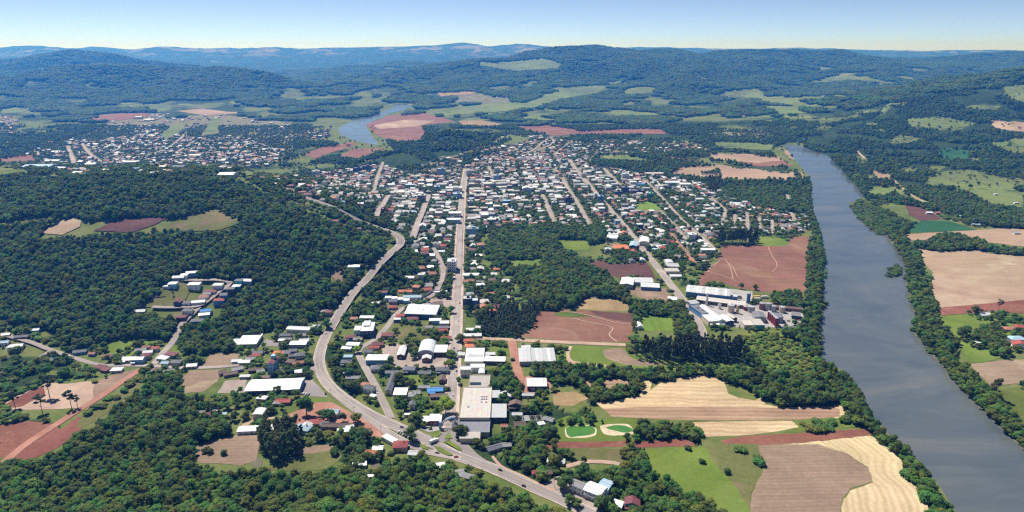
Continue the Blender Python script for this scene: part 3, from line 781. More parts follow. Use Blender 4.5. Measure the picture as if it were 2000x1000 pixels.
S('meadow', 'grass_olive', 'meadow', "olive meadow under the red earth strip", "1030,878 1232,877 1250,890 1225,905 1190,908 1100,902 1050,906")
S('meadow', 'grass_bright', 'meadow', "bright green pasture dotted with bushes, bottom of valley", "1262,878 1376,874 1405,910 1440,955 1470,1010 1400,1010 1330,962 1290,932 1258,905")
S('meadow', 'grass_olive', 'meadow', "mottled olive field beside the mauve stubble", "1378,874 1482,868 1480,900 1490,925 1468,960 1470,1005 1440,955")
S('ploughed_field', 'soil_mauve', 'field', "wide mauve brown field next to wavy straw rows", "1482,870 1612,862 1645,880 1700,905 1705,940 1660,955 1645,975 1640,1010 1465,1010 1468,965 1490,920", sp=8)
S('stubble_field', 'straw_contour', 'field', "straw field with wavy rows along the river bend", "1530,868 1612,861 1700,851 1728,868 1760,895 1764,930 1795,955 1812,985 1822,1012 1640,1012 1645,985 1660,958 1705,942 1696,912 1650,884 1600,868", jit=4.5, sp=4,
  edge="1700,851 1728,868 1760,895 1764,930 1795,955 1812,985 1830,1025")
S('meadow', 'grass_bright', 'meadow', "green paddock with bare arc beside the long grey hall", "1087,676 1230,681 1262,700 1330,706 1450,714 1466,724 1330,722 1115,718 1086,708")
S('bare_patch', 'soil_mauve', 'bare ground', "bare reddish patch in the paddock near the plantation", "1178,684 1215,680 1235,700 1300,712 1230,714 1185,700")
S('bare_patch', 'dirt', 'bare ground', "tan worn arc in the green paddock", "1108,678 1118,677 1112,690 1120,705 1180,712 1180,716 1115,712 1106,695")
S('football_pitch', 'pitch', 'pitch', "small green football pitch framed by trees", "1250,617 1314,619 1319,647 1251,646", jit=0)
S('football_pitch', 'pitch', 'pitch', "green football pitch inside the town", "1238,394 1283,392 1294,409 1243,411", jit=0)
S('ploughed_field', 'stubble_brown', 'field', "small brown plot enclosed by hedges", "1132,744 1225,741 1230,760 1150,758")
S('stubble_field', 'dry', 'field', "rounded brown plot near the white barn", "1080,768 1125,765 1150,778 1120,793 1082,792")
S('meadow', 'grass_bright', 'meadow', "meadow round the fish ponds", "1062,838 1110,812 1170,818 1250,820 1258,858 1080,862", jit=2)
S('pond_bank', 'sand', 'pond bank', "sandy rim of the two green ponds", "1172,832 1200,828 1228,829 1238,842 1236,848 1200,851 1180,848", jit=0.6)
S('pond_bank', 'sand', 'pond bank', "pale rim of the round cornered pond", "1104,836 1120,831 1155,831 1165,838 1163,850 1145,855 1110,855 1104,848", jit=0.4)
S('pond', 'pond', 'pond', "green pond with rounded corners", "1106,836 1120,832.5 1153,832.5 1162,838 1161,846 1150,850 1130,852 1115,854 1107,848", jit=0.3, lift=.05)
S('pond', 'pond', 'pond', "green pond with wide sandy shore", "1183,836 1198,831 1220,831.5 1235,838 1234,843 1218,845 1200,841", jit=0.3, lift=.05)
S('pond', 'mudpond', 'pond', "small muddy pond behind the white shed", "724,906 748,898 756,905 752,922 730,924", jit=0.6)
S('pond', 'mudpond', 'pond', "tiny muddy pond by the eucalyptus clump", "494,898 508,895 514,904 508,912 495,911", jit=0.6)
S('meadow', 'grass_bright', 'meadow', "vivid green meadow below the wooded hill", "178,694 188,680 235,660 262,657 298,656 312,666 290,676 262,690 236,704 205,700", jit=1.5)
S('meadow', 'grass_bright', 'meadow', "lawn beside the white roofed warehouse", "426,690 450,678 500,676 490,690 470,694", jit=1)
S('meadow', 'grass_bright', 'meadow', "lawns and verges between the hill and warehouse", "335,672 375,682 380,690 345,698", jit=1)
S('ploughed_field', 'soil_mauve', 'field', "brown plot left of the white roofed warehouse", "396,716 410,692 470,688 462,706 440,714")
S('ploughed_field', 'soil_mauve', 'field', "brown sloping plot next to the foreground wood", "352,742 372,724 436,722 425,745 398,765 350,768")
S('gravel_lot', 'lot', 'lot', "gravel lot left of the long white warehouse", "424,768 440,744 482,740 478,768", jit=1)
S('parking_lot', 'asphalt', 'car park', "asphalt car park beside the long white warehouse", "578,771 592,742 606,738 628,760 640,776 620,775", jit=0.3)
S('parking_lot', 'asphalt', 'car park', "asphalt yard behind the white roofed warehouse", "508,676 520,662 545,670 550,677", jit=0.3)
S('earthwork', 'soil_red', 'bare ground', "red earthworks by the dirt road", "0,830 45,822 100,828 120,838 150,815 176,818 150,845 118,872 70,893 25,902 0,890", jit=1.5)
S('earthwork', 'dirt', 'bare ground', "tan graded terrace above the dirt road", "0,796 30,775 75,757 92,748 130,750 178,745 200,758 182,790 150,797 90,800 30,800", jit=1.5)
S('bare_patch', 'soil_red', 'bare ground', "red cut bank at the left of the terrace", "4,796 35,776 80,755 88,772 60,785 40,795", jit=1)
S('bare_patch', 'soil_mauve', 'bare ground', "brown slope along the dirt road", "186,745 270,720 278,724 236,752 190,782 170,800 150,800 182,788", jit=1.5)
S('meadow', 'grass_olive', 'meadow', "dry verge between dirt road and wood", "165,805 210,780 250,755 285,728 295,735 260,762 225,795 190,820 150,838", jit=1.5)
S('ploughed_field', 'soil_mauve', 'field', "brown patchwork plot above the foreground wood", "375,874 425,858 470,848 512,850 505,878 500,900 470,910 430,905 390,905", jit=1.5)
S('meadow', 'grass_olive', 'meadow', "dry olive slope by the eucalyptus clump", "575,895 640,870 655,875 668,892 640,915 580,922 520,916", jit=1.5)
S('ploughed_field', 'soil_mauve', 'field', "mauve plot right of the eucalyptus clump", "570,888 600,872 650,868 655,878 610,886", jit=1.5)
S('gravel_lot', 'dirt_red', 'lot', "reddish dirt lot beside the service road", "560,842 560,808 600,785 640,782 690,808 742,838 760,858 720,850 680,840 640,835", jit=1.5)
S('meadow', 'grass', 'meadow', "green plot below the long white warehouse", "425,775 470,770 560,775 590,785 585,800 540,815 470,800", jit=2)
S('meadow', 'grass_bright', 'meadow', "verge between car park and service road", "565,782 640,778 648,784 640,786 570,786", jit=0.5)
S('meadow', 'grass_olive', 'meadow', "fenced olive field behind the arched gym", "760,660 765,632 790,625 850,638 846,662 800,664")
S('gravel_lot', 'lot', 'lot', "dirt yard round the arched gym", "744,716 748,676 775,670 800,690 880,690 876,722 820,720", jit=0.6)
S('meadow', 'grass_bright', 'meadow', "green lot between blue hall and avenue", "864,626 866,604 884,605 884,624", jit=0.4)
S('bare_patch', 'lot', 'bare ground', "levelled earth lot behind the arched blue hall", "830,592 850,574 884,578 886,602 860,598", jit=0.8)
S('meadow', 'grass_bright', 'meadow', "rectangular lawn between villas and avenue", "785,754 790,733 855,733 852,754", jit=0.5)
S('meadow', 'grass_bright', 'meadow', "lawn behind the roadside restaurant", "812,812 822,792 862,790 860,808", jit=0.6)
S('meadow', 'grass_olive', 'meadow', "lawn beside the blue roofed house", "816,780 846,772 868,776 868,782", jit=0.5)
S('meadow', 'grass_bright', 'meadow', "green lot by the dirt crossroad", "960,668 1000,672 1000,696 965,690", jit=0.6)
S('gravel_lot', 'dirt_red', 'lot', "red dirt yard round the white barn", "1012,766 1014,740 1030,735 1072,742 1080,762 1050,770", jit=1)
S('meadow', 'grass_bright', 'meadow', "clearing in the wood by the avenue", "985,512 1000,505 1060,500 1058,522 1030,518 1000,520", jit=1)
S('meadow', 'grass_bright', 'meadow', "sunny clearing below the town houses", "1086,462 1110,472 1148,468 1150,488 1105,486", jit=1)
S('meadow', 'grass_olive', 'meadow', "open meadow on the estate terrace", "270,600 300,574 325,554 345,552 365,556 372,566 360,590 345,598", jit=1)
S('meadow', 'soil_mauve', 'bare ground', "brown verge left of the highway with white hall", "640,528 672,512 695,524 690,545 664,556", jit=1)
S('meadow', 'grass_olive', 'meadow', "dry slope above the highway junction", "585,628 610,610 632,618 630,634 600,640", jit=1)
S('gravel_lot', 'yard', 'lot', "concrete yard of the riverside factory", "1338,560 1362,580 1372,600 1395,634 1440,640 1530,640 1568,632 1570,605 1508,596 1468,596 1470,570 1432,565", jit=0.5)
S('meadow', 'grass_olive', 'meadow', "grassy verge behind the riverside factory", "1470,572 1500,570 1530,578 1568,590 1570,602 1510,596 1474,594", jit=1)
S('gravel_lot', 'lot', 'lot', "gravel forecourt of the white roadside inn", "1062,945 1090,930 1130,945 1180,975 1165,1010 1130,1010 1080,965", jit=1)
S('paved_square', 'yard', 'square', "paved corner round the restaurant and gate", "815,836 835,828 862,826 862,840 838,845", jit=0.4)
# right bank
S('ploughed_field', 'soil_tan', 'field', "broad tan field on the far river bank", "1784,484 1832,492 1905,489 1935,496 2100,506 2100,580 1960,590 1836,602 1818,562 1822,532 1802,510")
S('ploughed_field', 'soil_red', 'field', "red strip below the broad tan field", "1832,602 1960,590 2100,576 2100,625 1990,612 1940,608 1880,613 1838,617")
S('crop_field', 'crop', 'field', "dark green crop field across the river", "1767,455 1798,432 1850,431 1880,440 1908,449 1835,453", jit=0.5)
S('ploughed_field', 'soil_tan', 'field', "tan field next to the dark green crop", "1766,458 1830,454 1910,449 1975,446 2100,458 2100,490 2003,482 1930,474 1862,458 1815,468 1768,470")
S('ploughed_field', 'soil_dark', 'field', "dark red field below the hillside farms", "1768,401 1800,406 1842,428 1800,432 1775,420")
S('meadow', 'grass_bright', 'meadow', "green pasture on the far river bank", "1836,620 1900,614 1960,614 2050,640 2050,690 1985,690 1925,708 1890,706 1878,680 1850,650", jit=1.5)
S('ploughed_field', 'soil_mauve', 'field', "pinkish field below the far bank houses", "1894,712 1960,704 2100,700 2100,740 2003,748 1935,754 1915,735")
S('meadow', 'grass', 'meadow', "pasture at the right edge near the water", "1945,765 2003,755 2100,760 2100,880 2003,830 1965,795", jit=1.5)
# hillside clearings
for lab, m, s in (
 ("pale clearing high on the right hillside", 'far_meadow', "1770,232 1840,228 1906,240 1870,250 1780,248"),
 ("red patch at the right edge of the hillside", 'soil_tan', "1938,235 2003,240 2060,250 2003,258 1945,250"),
 ("wide grassy clearing in the right hillside woods", 'far_meadow', "1808,346 1880,330 1986,350 1940,362 1820,363"),
 ("orchard clearing near the right edge", 'far_meadow', "1880,369 1940,361 2060,376 2060,415 1940,402"),
 ("small dark green plot on the right hillside", 'crop', "1840,292 1888,292 1890,310 1842,310"),
 ("curved clearing on the hillside crest", 'far_meadow', "1721,216 1740,201 1790,200 1742,206 1727,221"),
 ("sloping pasture high at the right edge", 'far_meadow', "1960,170 2003,165 2050,170 2003,200 1976,191"),
 ("slim clearing above the hillside woods", 'far_meadow', "1900,206 1960,208 1930,214 1885,212"),
 ("red roadside cutting on the right hillside", 'soil_tan', "1706,332 1736,340 1742,350 1714,347"),
 ("pasture below the hillside cutting", 'far_meadow', "1748,366 1782,380 1826,398 1790,394 1752,378"),
):
    S('clearing', m, 'clearing', lab, s, jit=0.8, step=5)
# fields on the left hill
S('ploughed_field', 'soil_tan', 'field', "tan field at the left end of the hill terrace", "80,457 118,430 160,427 156,444 122,460", jit=1)
S('ploughed_field', 'soil_dark', 'field', "dark red field on the hill terrace", "182,452 235,428 328,426 302,440 255,456 215,453", jit=1)
S('meadow', 'grass_olive', 'meadow', "mottled olive field on the hill terrace", "318,450 360,424 420,404 472,430 430,450 370,452", jit=1)
S('meadow', 'grass_olive', 'meadow', "grassy edge of the hill terrace", "0,432 60,422 118,416 100,432 30,440 0,444", jit=1)
# far fields
for nm, m, lab, s in (
 ('ploughed_field', 'soil', "red field inside the far river bend", "714,243 760,226 830,219 890,238 822,245 832,258 822,274 772,277 735,264"),
 ('ploughed_field', 'soil_tan', "pale half of the far river bend field", "730,245 790,234 850,236 815,247 740,252"),
 ('ploughed_field', 'soil', "long red field beyond the town", "1000,244 1060,243 1120,250 1130,256 1220,250 1290,251 1306,262 1150,263 1080,265 1030,254"),
 ('ploughed_field', 'dry', "yellow plot beyond the wooded knoll", "895,236 940,235 985,243 960,247 905,245"),
 ('ploughed_field', 'soil', "red field left of the near river bend", "590,302 625,289 692,277 690,286 640,300 618,310"),
 ('ploughed_field', 'soil', "second red field left of the river bend", "662,306 690,291 752,290 722,304 690,311"),
 ('ploughed_field', 'soil_tan', "tan field beside the upper river", "1382,300 1460,301 1520,306 1530,314 1480,318 1395,312"),
 ('ploughed_field', 'soil', "red lower half of the upper river field", "1430,314 1480,318 1528,314 1550,324 1480,326"),
 ('ploughed_field', 'soil_tan', "long tan field by the river, beyond the houses", "1332,325 1400,322 1520,335 1568,337 1568,352 1490,354 1400,348 1310,340"),
 ('ploughed_field', 'soil', "small red field beyond the town edge", "1290,307 1310,304 1360,312 1350,315"),
 ('meadow', 'far_meadow', "greenish plots at the far river landing", "1392,276 1470,277 1512,282 1505,294 1400,288"),
 ('meadow', 'far_meadow', "pale green field at the town edge", "1160,302 1220,302 1262,308 1290,316 1180,311"),
 ('meadow', 'far_meadow', "grassy hill strip behind the town knoll", "960,270 1000,262 1040,268 1010,282 970,284"),
 ('ploughed_field', 'soil_tan', "pink field under the left blue ridge", "345,217 395,212 440,218 490,220 400,226"),
 ('ploughed_field', 'soil', "mauve field beyond the left town", "150,236 190,226 270,218 302,226 230,236"),
 ('ploughed_field', 'soil', "red field at the left edge", "0,308 62,301 72,312 0,322"),
 ('meadow', 'far_meadow', "olive field above the left town", "312,262 335,245 365,240 352,258 325,274"),
 ('meadow', 'far_meadow', "olive strip beside the pale airstrip road", "396,264 412,232 430,230 424,262"),
 ('meadow', 'far_meadow', "light green field by the left town hall", "460,335 495,330 500,342 470,346"),
 ('meadow', 'far_meadow', "pale field at the foot of the left ridge", "0,212 40,208 70,212 40,220 0,222"),
 ('meadow', 'far_meadow', "pale green pasture at the mountain foot", "842,219 905,206 1000,199 1058,201 1000,217 870,227"),
 ('meadow', 'far_meadow', "long pasture climbing the central mountain", "1002,212 1075,181 1110,170 1192,165 1170,181 1100,193 1040,211"),
 ('meadow', 'far_meadow', "high pasture on the mountain shoulder", "927,122 1000,119 1058,114 1096,124 1090,133 1010,139 940,129"),
 ('meadow', 'far_meadow', "small pasture on the mountain slope", "1428,177 1478,172 1502,194 1452,191"),
 ('meadow', 'far_meadow', "tiny pasture near the mountain top", "1592,128 1642,133 1602,137"),
 ('meadow', 'far_meadow', "pasture at the foot of the mountain valley", "1502,209 1558,206 1578,221 1522,224"),
 ('meadow', 'far_meadow', "slim pasture inside the mountain valley", "1632,184 1678,187 1658,191 1624,190"),
 ('meadow', 'far_meadow', "pale meadow row below the mountain", "1182,216 1258,219 1298,225 1202,227"),
 ('meadow', 'dry', "tan plots at the mountain foot", "852,181 938,177 920,185 862,189"),
):
    FARN = globals().get('FARN', 0) + 1
    S(nm, m, nm.replace('_', ' '), lab, s, jit=0.5, step=5, lift=0.03 * FARN)

for q in PATCHES:
    S('clearing', 'far_meadow', 'clearing', "small pale pasture among the far hillside woods", q, jit=0.4, step=4, zfix=.3)['group'] = 'small far pastures'
# roads
HW = [('paint_white', 0.2, 3.7, None), ('paint_white', 0.2, -3.7, None), ('paint_yellow', 0.24, 0.0, None)]
road('highway', 'asphalt', "two lane highway curving round the wooded hill", "724,441 752,450 774,461 783,473 776,487 758,503 733,528 698,566 668,606 640,650 627,682 623,706 629,731 646,756 680,783 720,808 765,829 812,850 855,872 897,893 935,905 985,925 1040,951 1100,977 1170,1012", 9.0, lines=HW, keep=4, verge=2.6)
road('highway', 'asphalt', "far stretch of highway on the hill shoulder", "556,370 572,378 605,390 645,404 685,424 724,441", 8.0, verge=1.4)
road('main_avenue', 'street', "straight main avenue lined with shops", "911,330 908,347 905,366 898,470 893,600 886,720 881,800 879,842", 8.5, 'avenue', walks=3.0, lines=[('paint_white', 0.2, 0.0, 4)])
road('access_road', 'asphalt', "access road from the avenue onto the highway", "879,842 890,856 903,872 922,892 942,906", 9, off=0.02)
road('access_road', 'asphalt', "curving slip road from the avenue to the left", "870,848 852,855 838,856 815,850 800,845", 7, off=0.02)
road('access_road', 'asphalt', "slip road crossing the interchange islands", "882,850 868,858 853,866 840,876", 6, off=0.02)
road('service_road', 'street', "pale service road beside the highway", "606,720 618,722 632,742 650,765 682,792 722,820 760,846 800,868 840,884 880,892 900,896", 6.0, lines=[('paint_white', 0.2, 2.9, None)])
road('side_street', 'street', "bent side street left of the avenue", "846,486 860,512 866,534 858,560 846,578 826,587 800,598 775,613 755,640 735,661 705,680 700,690 710,712 732,752 748,784 764,818", 6.0)
road('dirt_road', 'dirt', "pale dirt road leading to the plantation", "889,657 950,662 1000,664 1100,669 1222,674", 7.0)
road('dirt_road', 'dirt_red', "reddish dirt track to the white barn", "1000,666 1004,690 1009,715 1016,745", 8.0)
road('street', 'street', "long straight street passing the riverside factory", "1112,312 1125,332 1150,361 1175,391 1205,425 1236,462 1272,507 1310,556 1345,601 1368,640 1372,660", 8.0, verge=2.4)
road('street', 'street', "town street ending at the central wood", "1058,380 1070,405 1083,438", 8)
road('street', 'street', "town street right of the apartment blocks", "1098,348 1110,370 1130,401 1152,443", 8)
road('street', 'street', "town street left of the avenue", "838,380 829,405 815,440 806,468", 9)
road('street', 'street', "sloping street near the hospital block", "762,382 746,405 735,425", 8)
road('street', 'street', "uphill street through the old quarter", "748,317 735,355 720,382", 7)
road('street', 'street', "street beside the white factory roofs", "1178,328 1210,362", 8)
road('street', 'street', "street running past the town pitch", "1258,352 1300,396 1332,431 1372,466 1400,492", 8)
road('dirt_road', 'dirt_red', "reddish street at the edge of town", "1308,455 1335,490 1362,520", 6)
road('street', 'street', "narrow street in the right quarter", "1288,412 1312,436 1340,468", 6)
road('street', 'street', "winding street by the allotments", "1385,384 1402,398 1416,412 1410,434", 6)
for lab, s in (("first lane of the riverside quarter", "1436,419 1433,444"), ("second lane of the riverside quarter", "1459,415 1460,448"), ("third lane of the riverside quarter", "1483,424 1484,452"), ("last lane of the riverside quarter", "1508,430 1509,456"), ("curved lane near the river trees", "1544,415 1551,425 1549,437"), ("lane by the river hamlet", "1537,380 1541,396")):
    road('lane', 'street', lab, s, 5)
for lab, s in (("far street with pale paving on the knoll", "960,281 978,272 997,264"), ("second far street on the knoll", "1002,288 1035,297 1075,270"), ("third far street by the red field", "1040,300 1080,280 1075,270"), ("fourth far street beyond the town", "1080,303 1120,276"), ("street climbing the town edge", "1130,332 1162,306"), ("diagonal street across the old quarter", "1075,336 1115,314"), ("street on the left of the knoll", "915,318 945,302"), ("lane by the tall blocks", "955,325 962,345")):
    road('lane', 'street', lab, s, 6)
road('airstrip_road', 'dirt', "pale straight road climbing above the left town", "397,265 410,247 423,228", 11)
for lab, s in (("main street of the left town", "132,285 140,305 146,322 165,338"), ("left town street toward the ridge", "262,308 300,300 335,285 362,262"), ("lower left town street", "300,310 345,297 382,275"), ("second street by the left town factories", "160,280 175,300 200,318"), ("left town lane", "258,272 272,262")):
    road('street', 'street', lab, s, 9)
road('estate_street', 'street', "estate street running up the hill clearing", "298,602 340,603 385,601 405,590 430,570 450,554 400,550 345,548", 6)
road('estate_street', 'street', "lower estate street through the trees", "388,602 376,615 358,632 345,655 338,668 318,690 300,712", 6)
road('dirt_road', 'dirt_red', "red dirt road across the earthworks", "8,905 30,885 60,862 100,836 150,804 200,773 240,745 276,721", 6.5)
road('village_street', 'street', "village street below the vivid meadow", "232,714 262,714 300,715 360,719 410,718 440,716 480,712", 5)
road('village_street', 'street', "village lane winding left under the hill", "0,655 30,662 65,672 95,684 140,698 190,712 235,715", 4.5)
road('village_street', 'street', "forked village lane at the left edge", "0,728 40,715 75,700 98,688", 4)
road('dirt_road', 'dirt', "farm lane to the white long sheds", "470,845 480,830 500,822 540,818 580,815", 5)
road('dirt_road', 'dirt', "farm track beside the olive meadow", "1105,912 1150,902 1200,905 1212,910", 4)
road('dirt_road', 'dirt', "side track along the highway", "962,892 972,905 985,915 1020,930 1060,950 1085,960", 2.2, verge=0.3)
road('dirt_road', 'dirt', "farm track on the far bank hillside", "1745,352 1775,378 1800,392 1830,402", 5)
road('dirt_road', 'dirt', "path through the hillside woods", "1674,295 1682,303 1690,310", 6)
for lab, q in (("pale wash line across the red field", "1382,532 1392,518 1410,512 1428,518 1440,540"), ("pale wash line down the red field", "1500,482 1508,500 1516,512 1517,522 1508,532"), ("pale wash line at the red field corner", "1380,530 1402,536 1420,542 1437,549"), ("tractor track over the red field", "1395,520 1412,505 1425,520 1432,545")):
    c = road_line(q, 3.0); SHEETN[0] += 1
    props(link('wash_line', ribbon_mesh('wash_line', c, 1.3, 0.40 + .0004 * (SHEETN[0] - 200), M['rill'])), lab, 'track', None, 'structure')
for lab, q in (("tractor track across the brown ploughed field", "1120,622 1150,630 1195,640 1190,655 1205,668"), ("path dividing the brown ploughed field", "1095,608 1140,614 1200,630 1232,634"), ("tractor track over the broad tan field", "1812,527 1880,522 1960,519 2040,516")):
    c = road_line(q, 4.0); SHEETN[0] += 1
    props(link('field_track', ribbon_mesh('field_track', c, 1.5, 0.40 + .0004 * (SHEETN[0] - 200), M['dirt'])), lab, 'track', None, 'structure')
# interchange islands
for lab, s in (("triangular grass island in front of the gate", "876,846 884,858 868,859"), ("grass island left of the gate", "841,852 864,847 858,853 848,858"), ("long grass island beside the lorry", "868,864 884,866 901,877 903,883 890,878"), ("lens shaped grass island on the highway", "848,872 862,876 886,891 876,892 856,883"), ("small grass island by the service road", "818,869 830,870 838,880 826,878")):
    S('traffic_island', 'grass_bright', 'traffic island', lab, s, jit=0.2, lift=0.25)

# ------------------------------------------------------------------ tree shapes (unit height; scaled when placed)
def ico(sub):
    import bmesh
    bm = bmesh.new(); bmesh.ops.create_icosphere(bm, subdivisions=sub, radius=1)
    v = np.array([q.co[:] for q in bm.verts]); f = np.array([[q.index for q in t.verts] for t in bm.faces]); bm.free()
    return v, f
ICO1, ICO2 = ico(1), ico(2)

def lumpy(rs, centers, radii, leaf, per, squash=0.8, core=0.92, upper=0.25):
    """foliage: leaf clumps (bent quads) spread over many lumps, each lump with a ragged dark inside"""
    V, T, n = [], [], 0
    centers = np.asarray(centers); radii = np.asarray(radii)
    iv, it = ICO1
    for c, r in zip(centers, radii):
        k = rs.uniform(0.8, 1.12, (len(iv), 1))
        v = c + iv * k * r * core * np.array([1, 1, squash])
        V.append(v); T.append(it + n); n += len(v)
        m = int(per * (r / radii.mean()) ** 2)
        d = rs.normal(size=(m, 3)); d[:, 2] += upper; d /= np.linalg.norm(d, axis=1)[:, None]
        p = c + d * r * np.array([1, 1, squash]) * rs.uniform(0.86, 1.12, (m, 1))
        dd = np.linalg.norm((p[:, None, :] - centers[None]) / np.array([1, 1, squash]), axis=2) / radii[None]
        keep = (dd > 0.78).all(1)
        p = p[keep]; d = d[keep]; m = len(p)
        if not m: continue
        nn = d + rs.normal(size=(m, 3)) * 0.36 + [0, 0, 0.3]; nn /= np.linalg.norm(nn, axis=1)[:, None]
        t = np.cross(nn, rs.normal(size=(m, 3))); t /= np.linalg.norm(t, axis=1)[:, None] + 1e-9
        b = np.cross(nn, t)
        s = leaf * rs.uniform(0.6, 1.35, (m, 1))
        q = np.stack([p - t * s, p + b * s * 0.75 - nn * s * 0.25, p + t * s, p - b * s * 0.75 - nn * s * 0.25], 1).reshape(-1, 3)
        V.append(q)
        i = n + 4 * np.arange(m)
        T.append(np.stack([i, i + 1, i + 2], -1)); T.append(np.stack([i, i + 2, i + 3], -1)); n += 4 * m
    return np.concatenate(V), np.concatenate(T)

def tube(pts, rad, seg=6):
    V, F = [], []
    for i, (p, r) in enumerate(zip(pts, rad)):
        for k in range(seg):
            a = 2 * math.pi * k / seg
            V.append((p[0] + r * math.cos(a), p[1] + r * math.sin(a), p[2]))
    for i in range(len(pts) - 1):
        for k in range(seg):
            a, b = i * seg + k, i * seg + (k + 1) % seg
            F.append((a, b, b + seg)); F.append((a, b + seg, a + seg))
    return np.array(V), np.array(F)

def trunk_geo(rs, top=0.55, r=0.03, limbs=4, spread=0.22, limb_from=0.3):
    pts = [(0, 0, -0.06), (rs.normal() * .01, rs.normal() * .01, top * .5), (rs.normal() * .02, rs.normal() * .02, top)]
    V, F = tube(pts, [r, r * .75, r * .45]); Vs, Fs, n = [V], [F], len(V)
    for k in range(limbs):
        a = rs.uniform(0, 6.28); z0 = rs.uniform(limb_from, top * .85)
        l, f = tube([(0, 0, z0), (math.cos(a) * spread * .5, math.sin(a) * spread * .5, z0 + .1), (math.cos(a) * spread, math.sin(a) * spread, z0 + .22)], [r * .45, r * .3, r * .15], 4)
        Vs.append(l); Fs.append(f + n); n += len(l)
    return np.concatenate(Vs), np.concatenate(Fs)

def crown_broad(seed):
    rs = np.random.default_rng(100 + seed)
    rx = rs.uniform(0.36, 0.54); n = rs.integers(13, 20)
    c, r = [], []
    for k in range(n):
        a = rs.uniform(0, 6.28); q = rs.uniform(0.1, 1.15) ** .7; z = rs.uniform(-1, 1)
        w = math.sqrt(max(0.05, 1 - z * z))
        c.append((math.cos(a) * q * w * rx * .72, math.sin(a) * q * w * rx * .72, 0.57 + z * 0.29)); r.append(rs.uniform(.09, .21) * rx / .42)
    return lumpy(rs, c, r, 0.045, 44)

def crown_gum(seed):
    rs = np.random.default_rng(200 + seed)
    c, r = [], []
    for k in range(20):
        z = rs.uniform(0.36, 0.95); w = 0.17 * math.sin(math.pi * (z - .2) / .85) + .03; a = rs.uniform(0, 6.28); q = rs.uniform(.2, 1)
        c.append((math.cos(a) * q * w, math.sin(a) * q * w, z)); r.append(rs.uniform(.05, .085))
    return lumpy(rs, c, r, 0.026, 30, 0.9)

def crown_pine(seed):
    rs = np.random.default_rng(300 + seed)
    c, r = [], []
    for k in range(17):
        z = rs.uniform(0.36, 0.95); w = 0.085 * math.sin(math.pi * (z - .22) / .9) + .01; a = rs.uniform(0, 6.28)
        c.append((math.cos(a) * w, math.sin(a) * w, z)); r.append(rs.uniform(.038, .07))
    return lumpy(rs, c, r, 0.022, 26, 0.9)

def crown_umbrella(seed):
    rs = np.random.default_rng(400 + seed)
    c, r = [], []
    for k in range(13):
        z = rs.uniform(.55, .97); w = .26 * (0.4 + (z - .5)); a = rs.uniform(0, 6.28); q = rs.uniform(.3, 1)
        c.append((math.cos(a) * q * w * 1.5, math.sin(a) * q * w * 1.5, z)); r.append(rs.uniform(.07, .12))
    return lumpy(rs, c, r, 0.03, 40, 0.5)

def crown_bush(seed):
    rs = np.random.default_rng(500 + seed)
    c, r = [], []
    for k in range(7):
        a = rs.uniform(0, 6.28); q = rs.uniform(0, 1)
        c.append((math.cos(a) * q * .5, math.sin(a) * q * .5, rs.uniform(.25, .6))); r.append(rs.uniform(.28, .42))
    return lumpy(rs, c, r, 0.11, 34)

def crown_palm(seed):
    rs = np.random.default_rng(600 + seed)
    V, T, n = [], [], 0
    for k in range(16):
        a = 2 * math.pi * k / 16 + rs.uniform(-.15, .15); e = rs.uniform(-.1, .9); L = rs.uniform(.26, .34)
        d = np.array([math.cos(a), math.sin(a), 0]); s = np.array([-math.sin(a), math.cos(a), 0])
        prev = None
        for j in range(6):
            t = j / 5
            p = d * L * t + np.array([0, 0, 0.92 + L * (e * t - 1.0 * t * t)])
            w = 0.045 * math.sin(math.pi * min(.97, t * .9 + .12))
            V += [p + s * w + [0, 0, -w * .5], p, p - s * w + [0, 0, -w * .5]]
            if j:
                for q in (0, 1):
                    T += [(n - 3 + q, n - 2 + q, n + 1 + q), (n - 3 + q, n + 1 + q, n + q)]
            n += 3
    return np.array(V), np.array(T)

def crown_patch(seed):
    """many crowns standing together, for woods kilometres away (unit = 1 m)"""
    rs = np.random.default_rng(700 + seed)
    c, r = [], []
    for k in range(16):
        a = rs.uniform(0, 6.28); q = math.sqrt(rs.uniform(0, 1)) * 13
        rr = rs.uniform(3.4, 5.6)
        c.append((math.cos(a) * q, math.sin(a) * q, rs.uniform(4, 9))); r.append(rr)
    return lumpy(rs, c, r, 1.7, 14, 0.95, 0.95, 0.5)

CROWN, TRUNK = {}, {}
for i in range(5):
    g = crown_broad(i)
    for m in ('leaf_dark', 'leaf_mid', 'leaf_bright', 'leaf_yellow'):
        CROWN['broad', i, m] = mesh_np('crown', g[0], g[1], [M[m]])
    t = trunk_geo(np.random.default_rng(i), .6, .028, 4)
    TRUNK['broad', i] = mesh_np('trunk', t[0], t[1], [M['bark']])
for i in range(3):
    for key, fn, mt, bk, tg in (('gum', crown_gum, 'leaf_gum', 'bark_pale', (.85, .016, 5, .1)), ('pine', crown_pine, 'leaf_pine', 'bark', (.9, .012, 2, .05)),
                                ('umbrella', crown_umbrella, 'leaf_pine', 'bark', (.85, .018, 5, .22))):
        g = fn(i); CROWN[key, i, mt] = mesh_np('crown', g[0], g[1], [M[mt]])
        t = trunk_geo(np.random.default_rng(50 + i), *tg); TRUNK[key, i] = mesh_np('trunk', t[0], t[1], [M[bk]])
    g = crown_bush(i)
    for m in ('leaf_dark', 'leaf_mid', 'leaf_bright'):
        CROWN['bush', i, m] = mesh_np('foliage', g[0], g[1], [M[m]])
g = crown_palm(0); CROWN['palm', 0, 'leaf_mid'] = mesh_np('crown', g[0], g[1], [M['leaf_mid']])
t = tube([(0, 0, -.05), (.01, 0, .5), (0, .01, .93)], [.03, .022, .018]); TRUNK['palm', 0] = mesh_np('trunk', t[0], t[1], [M['bark_pale']])

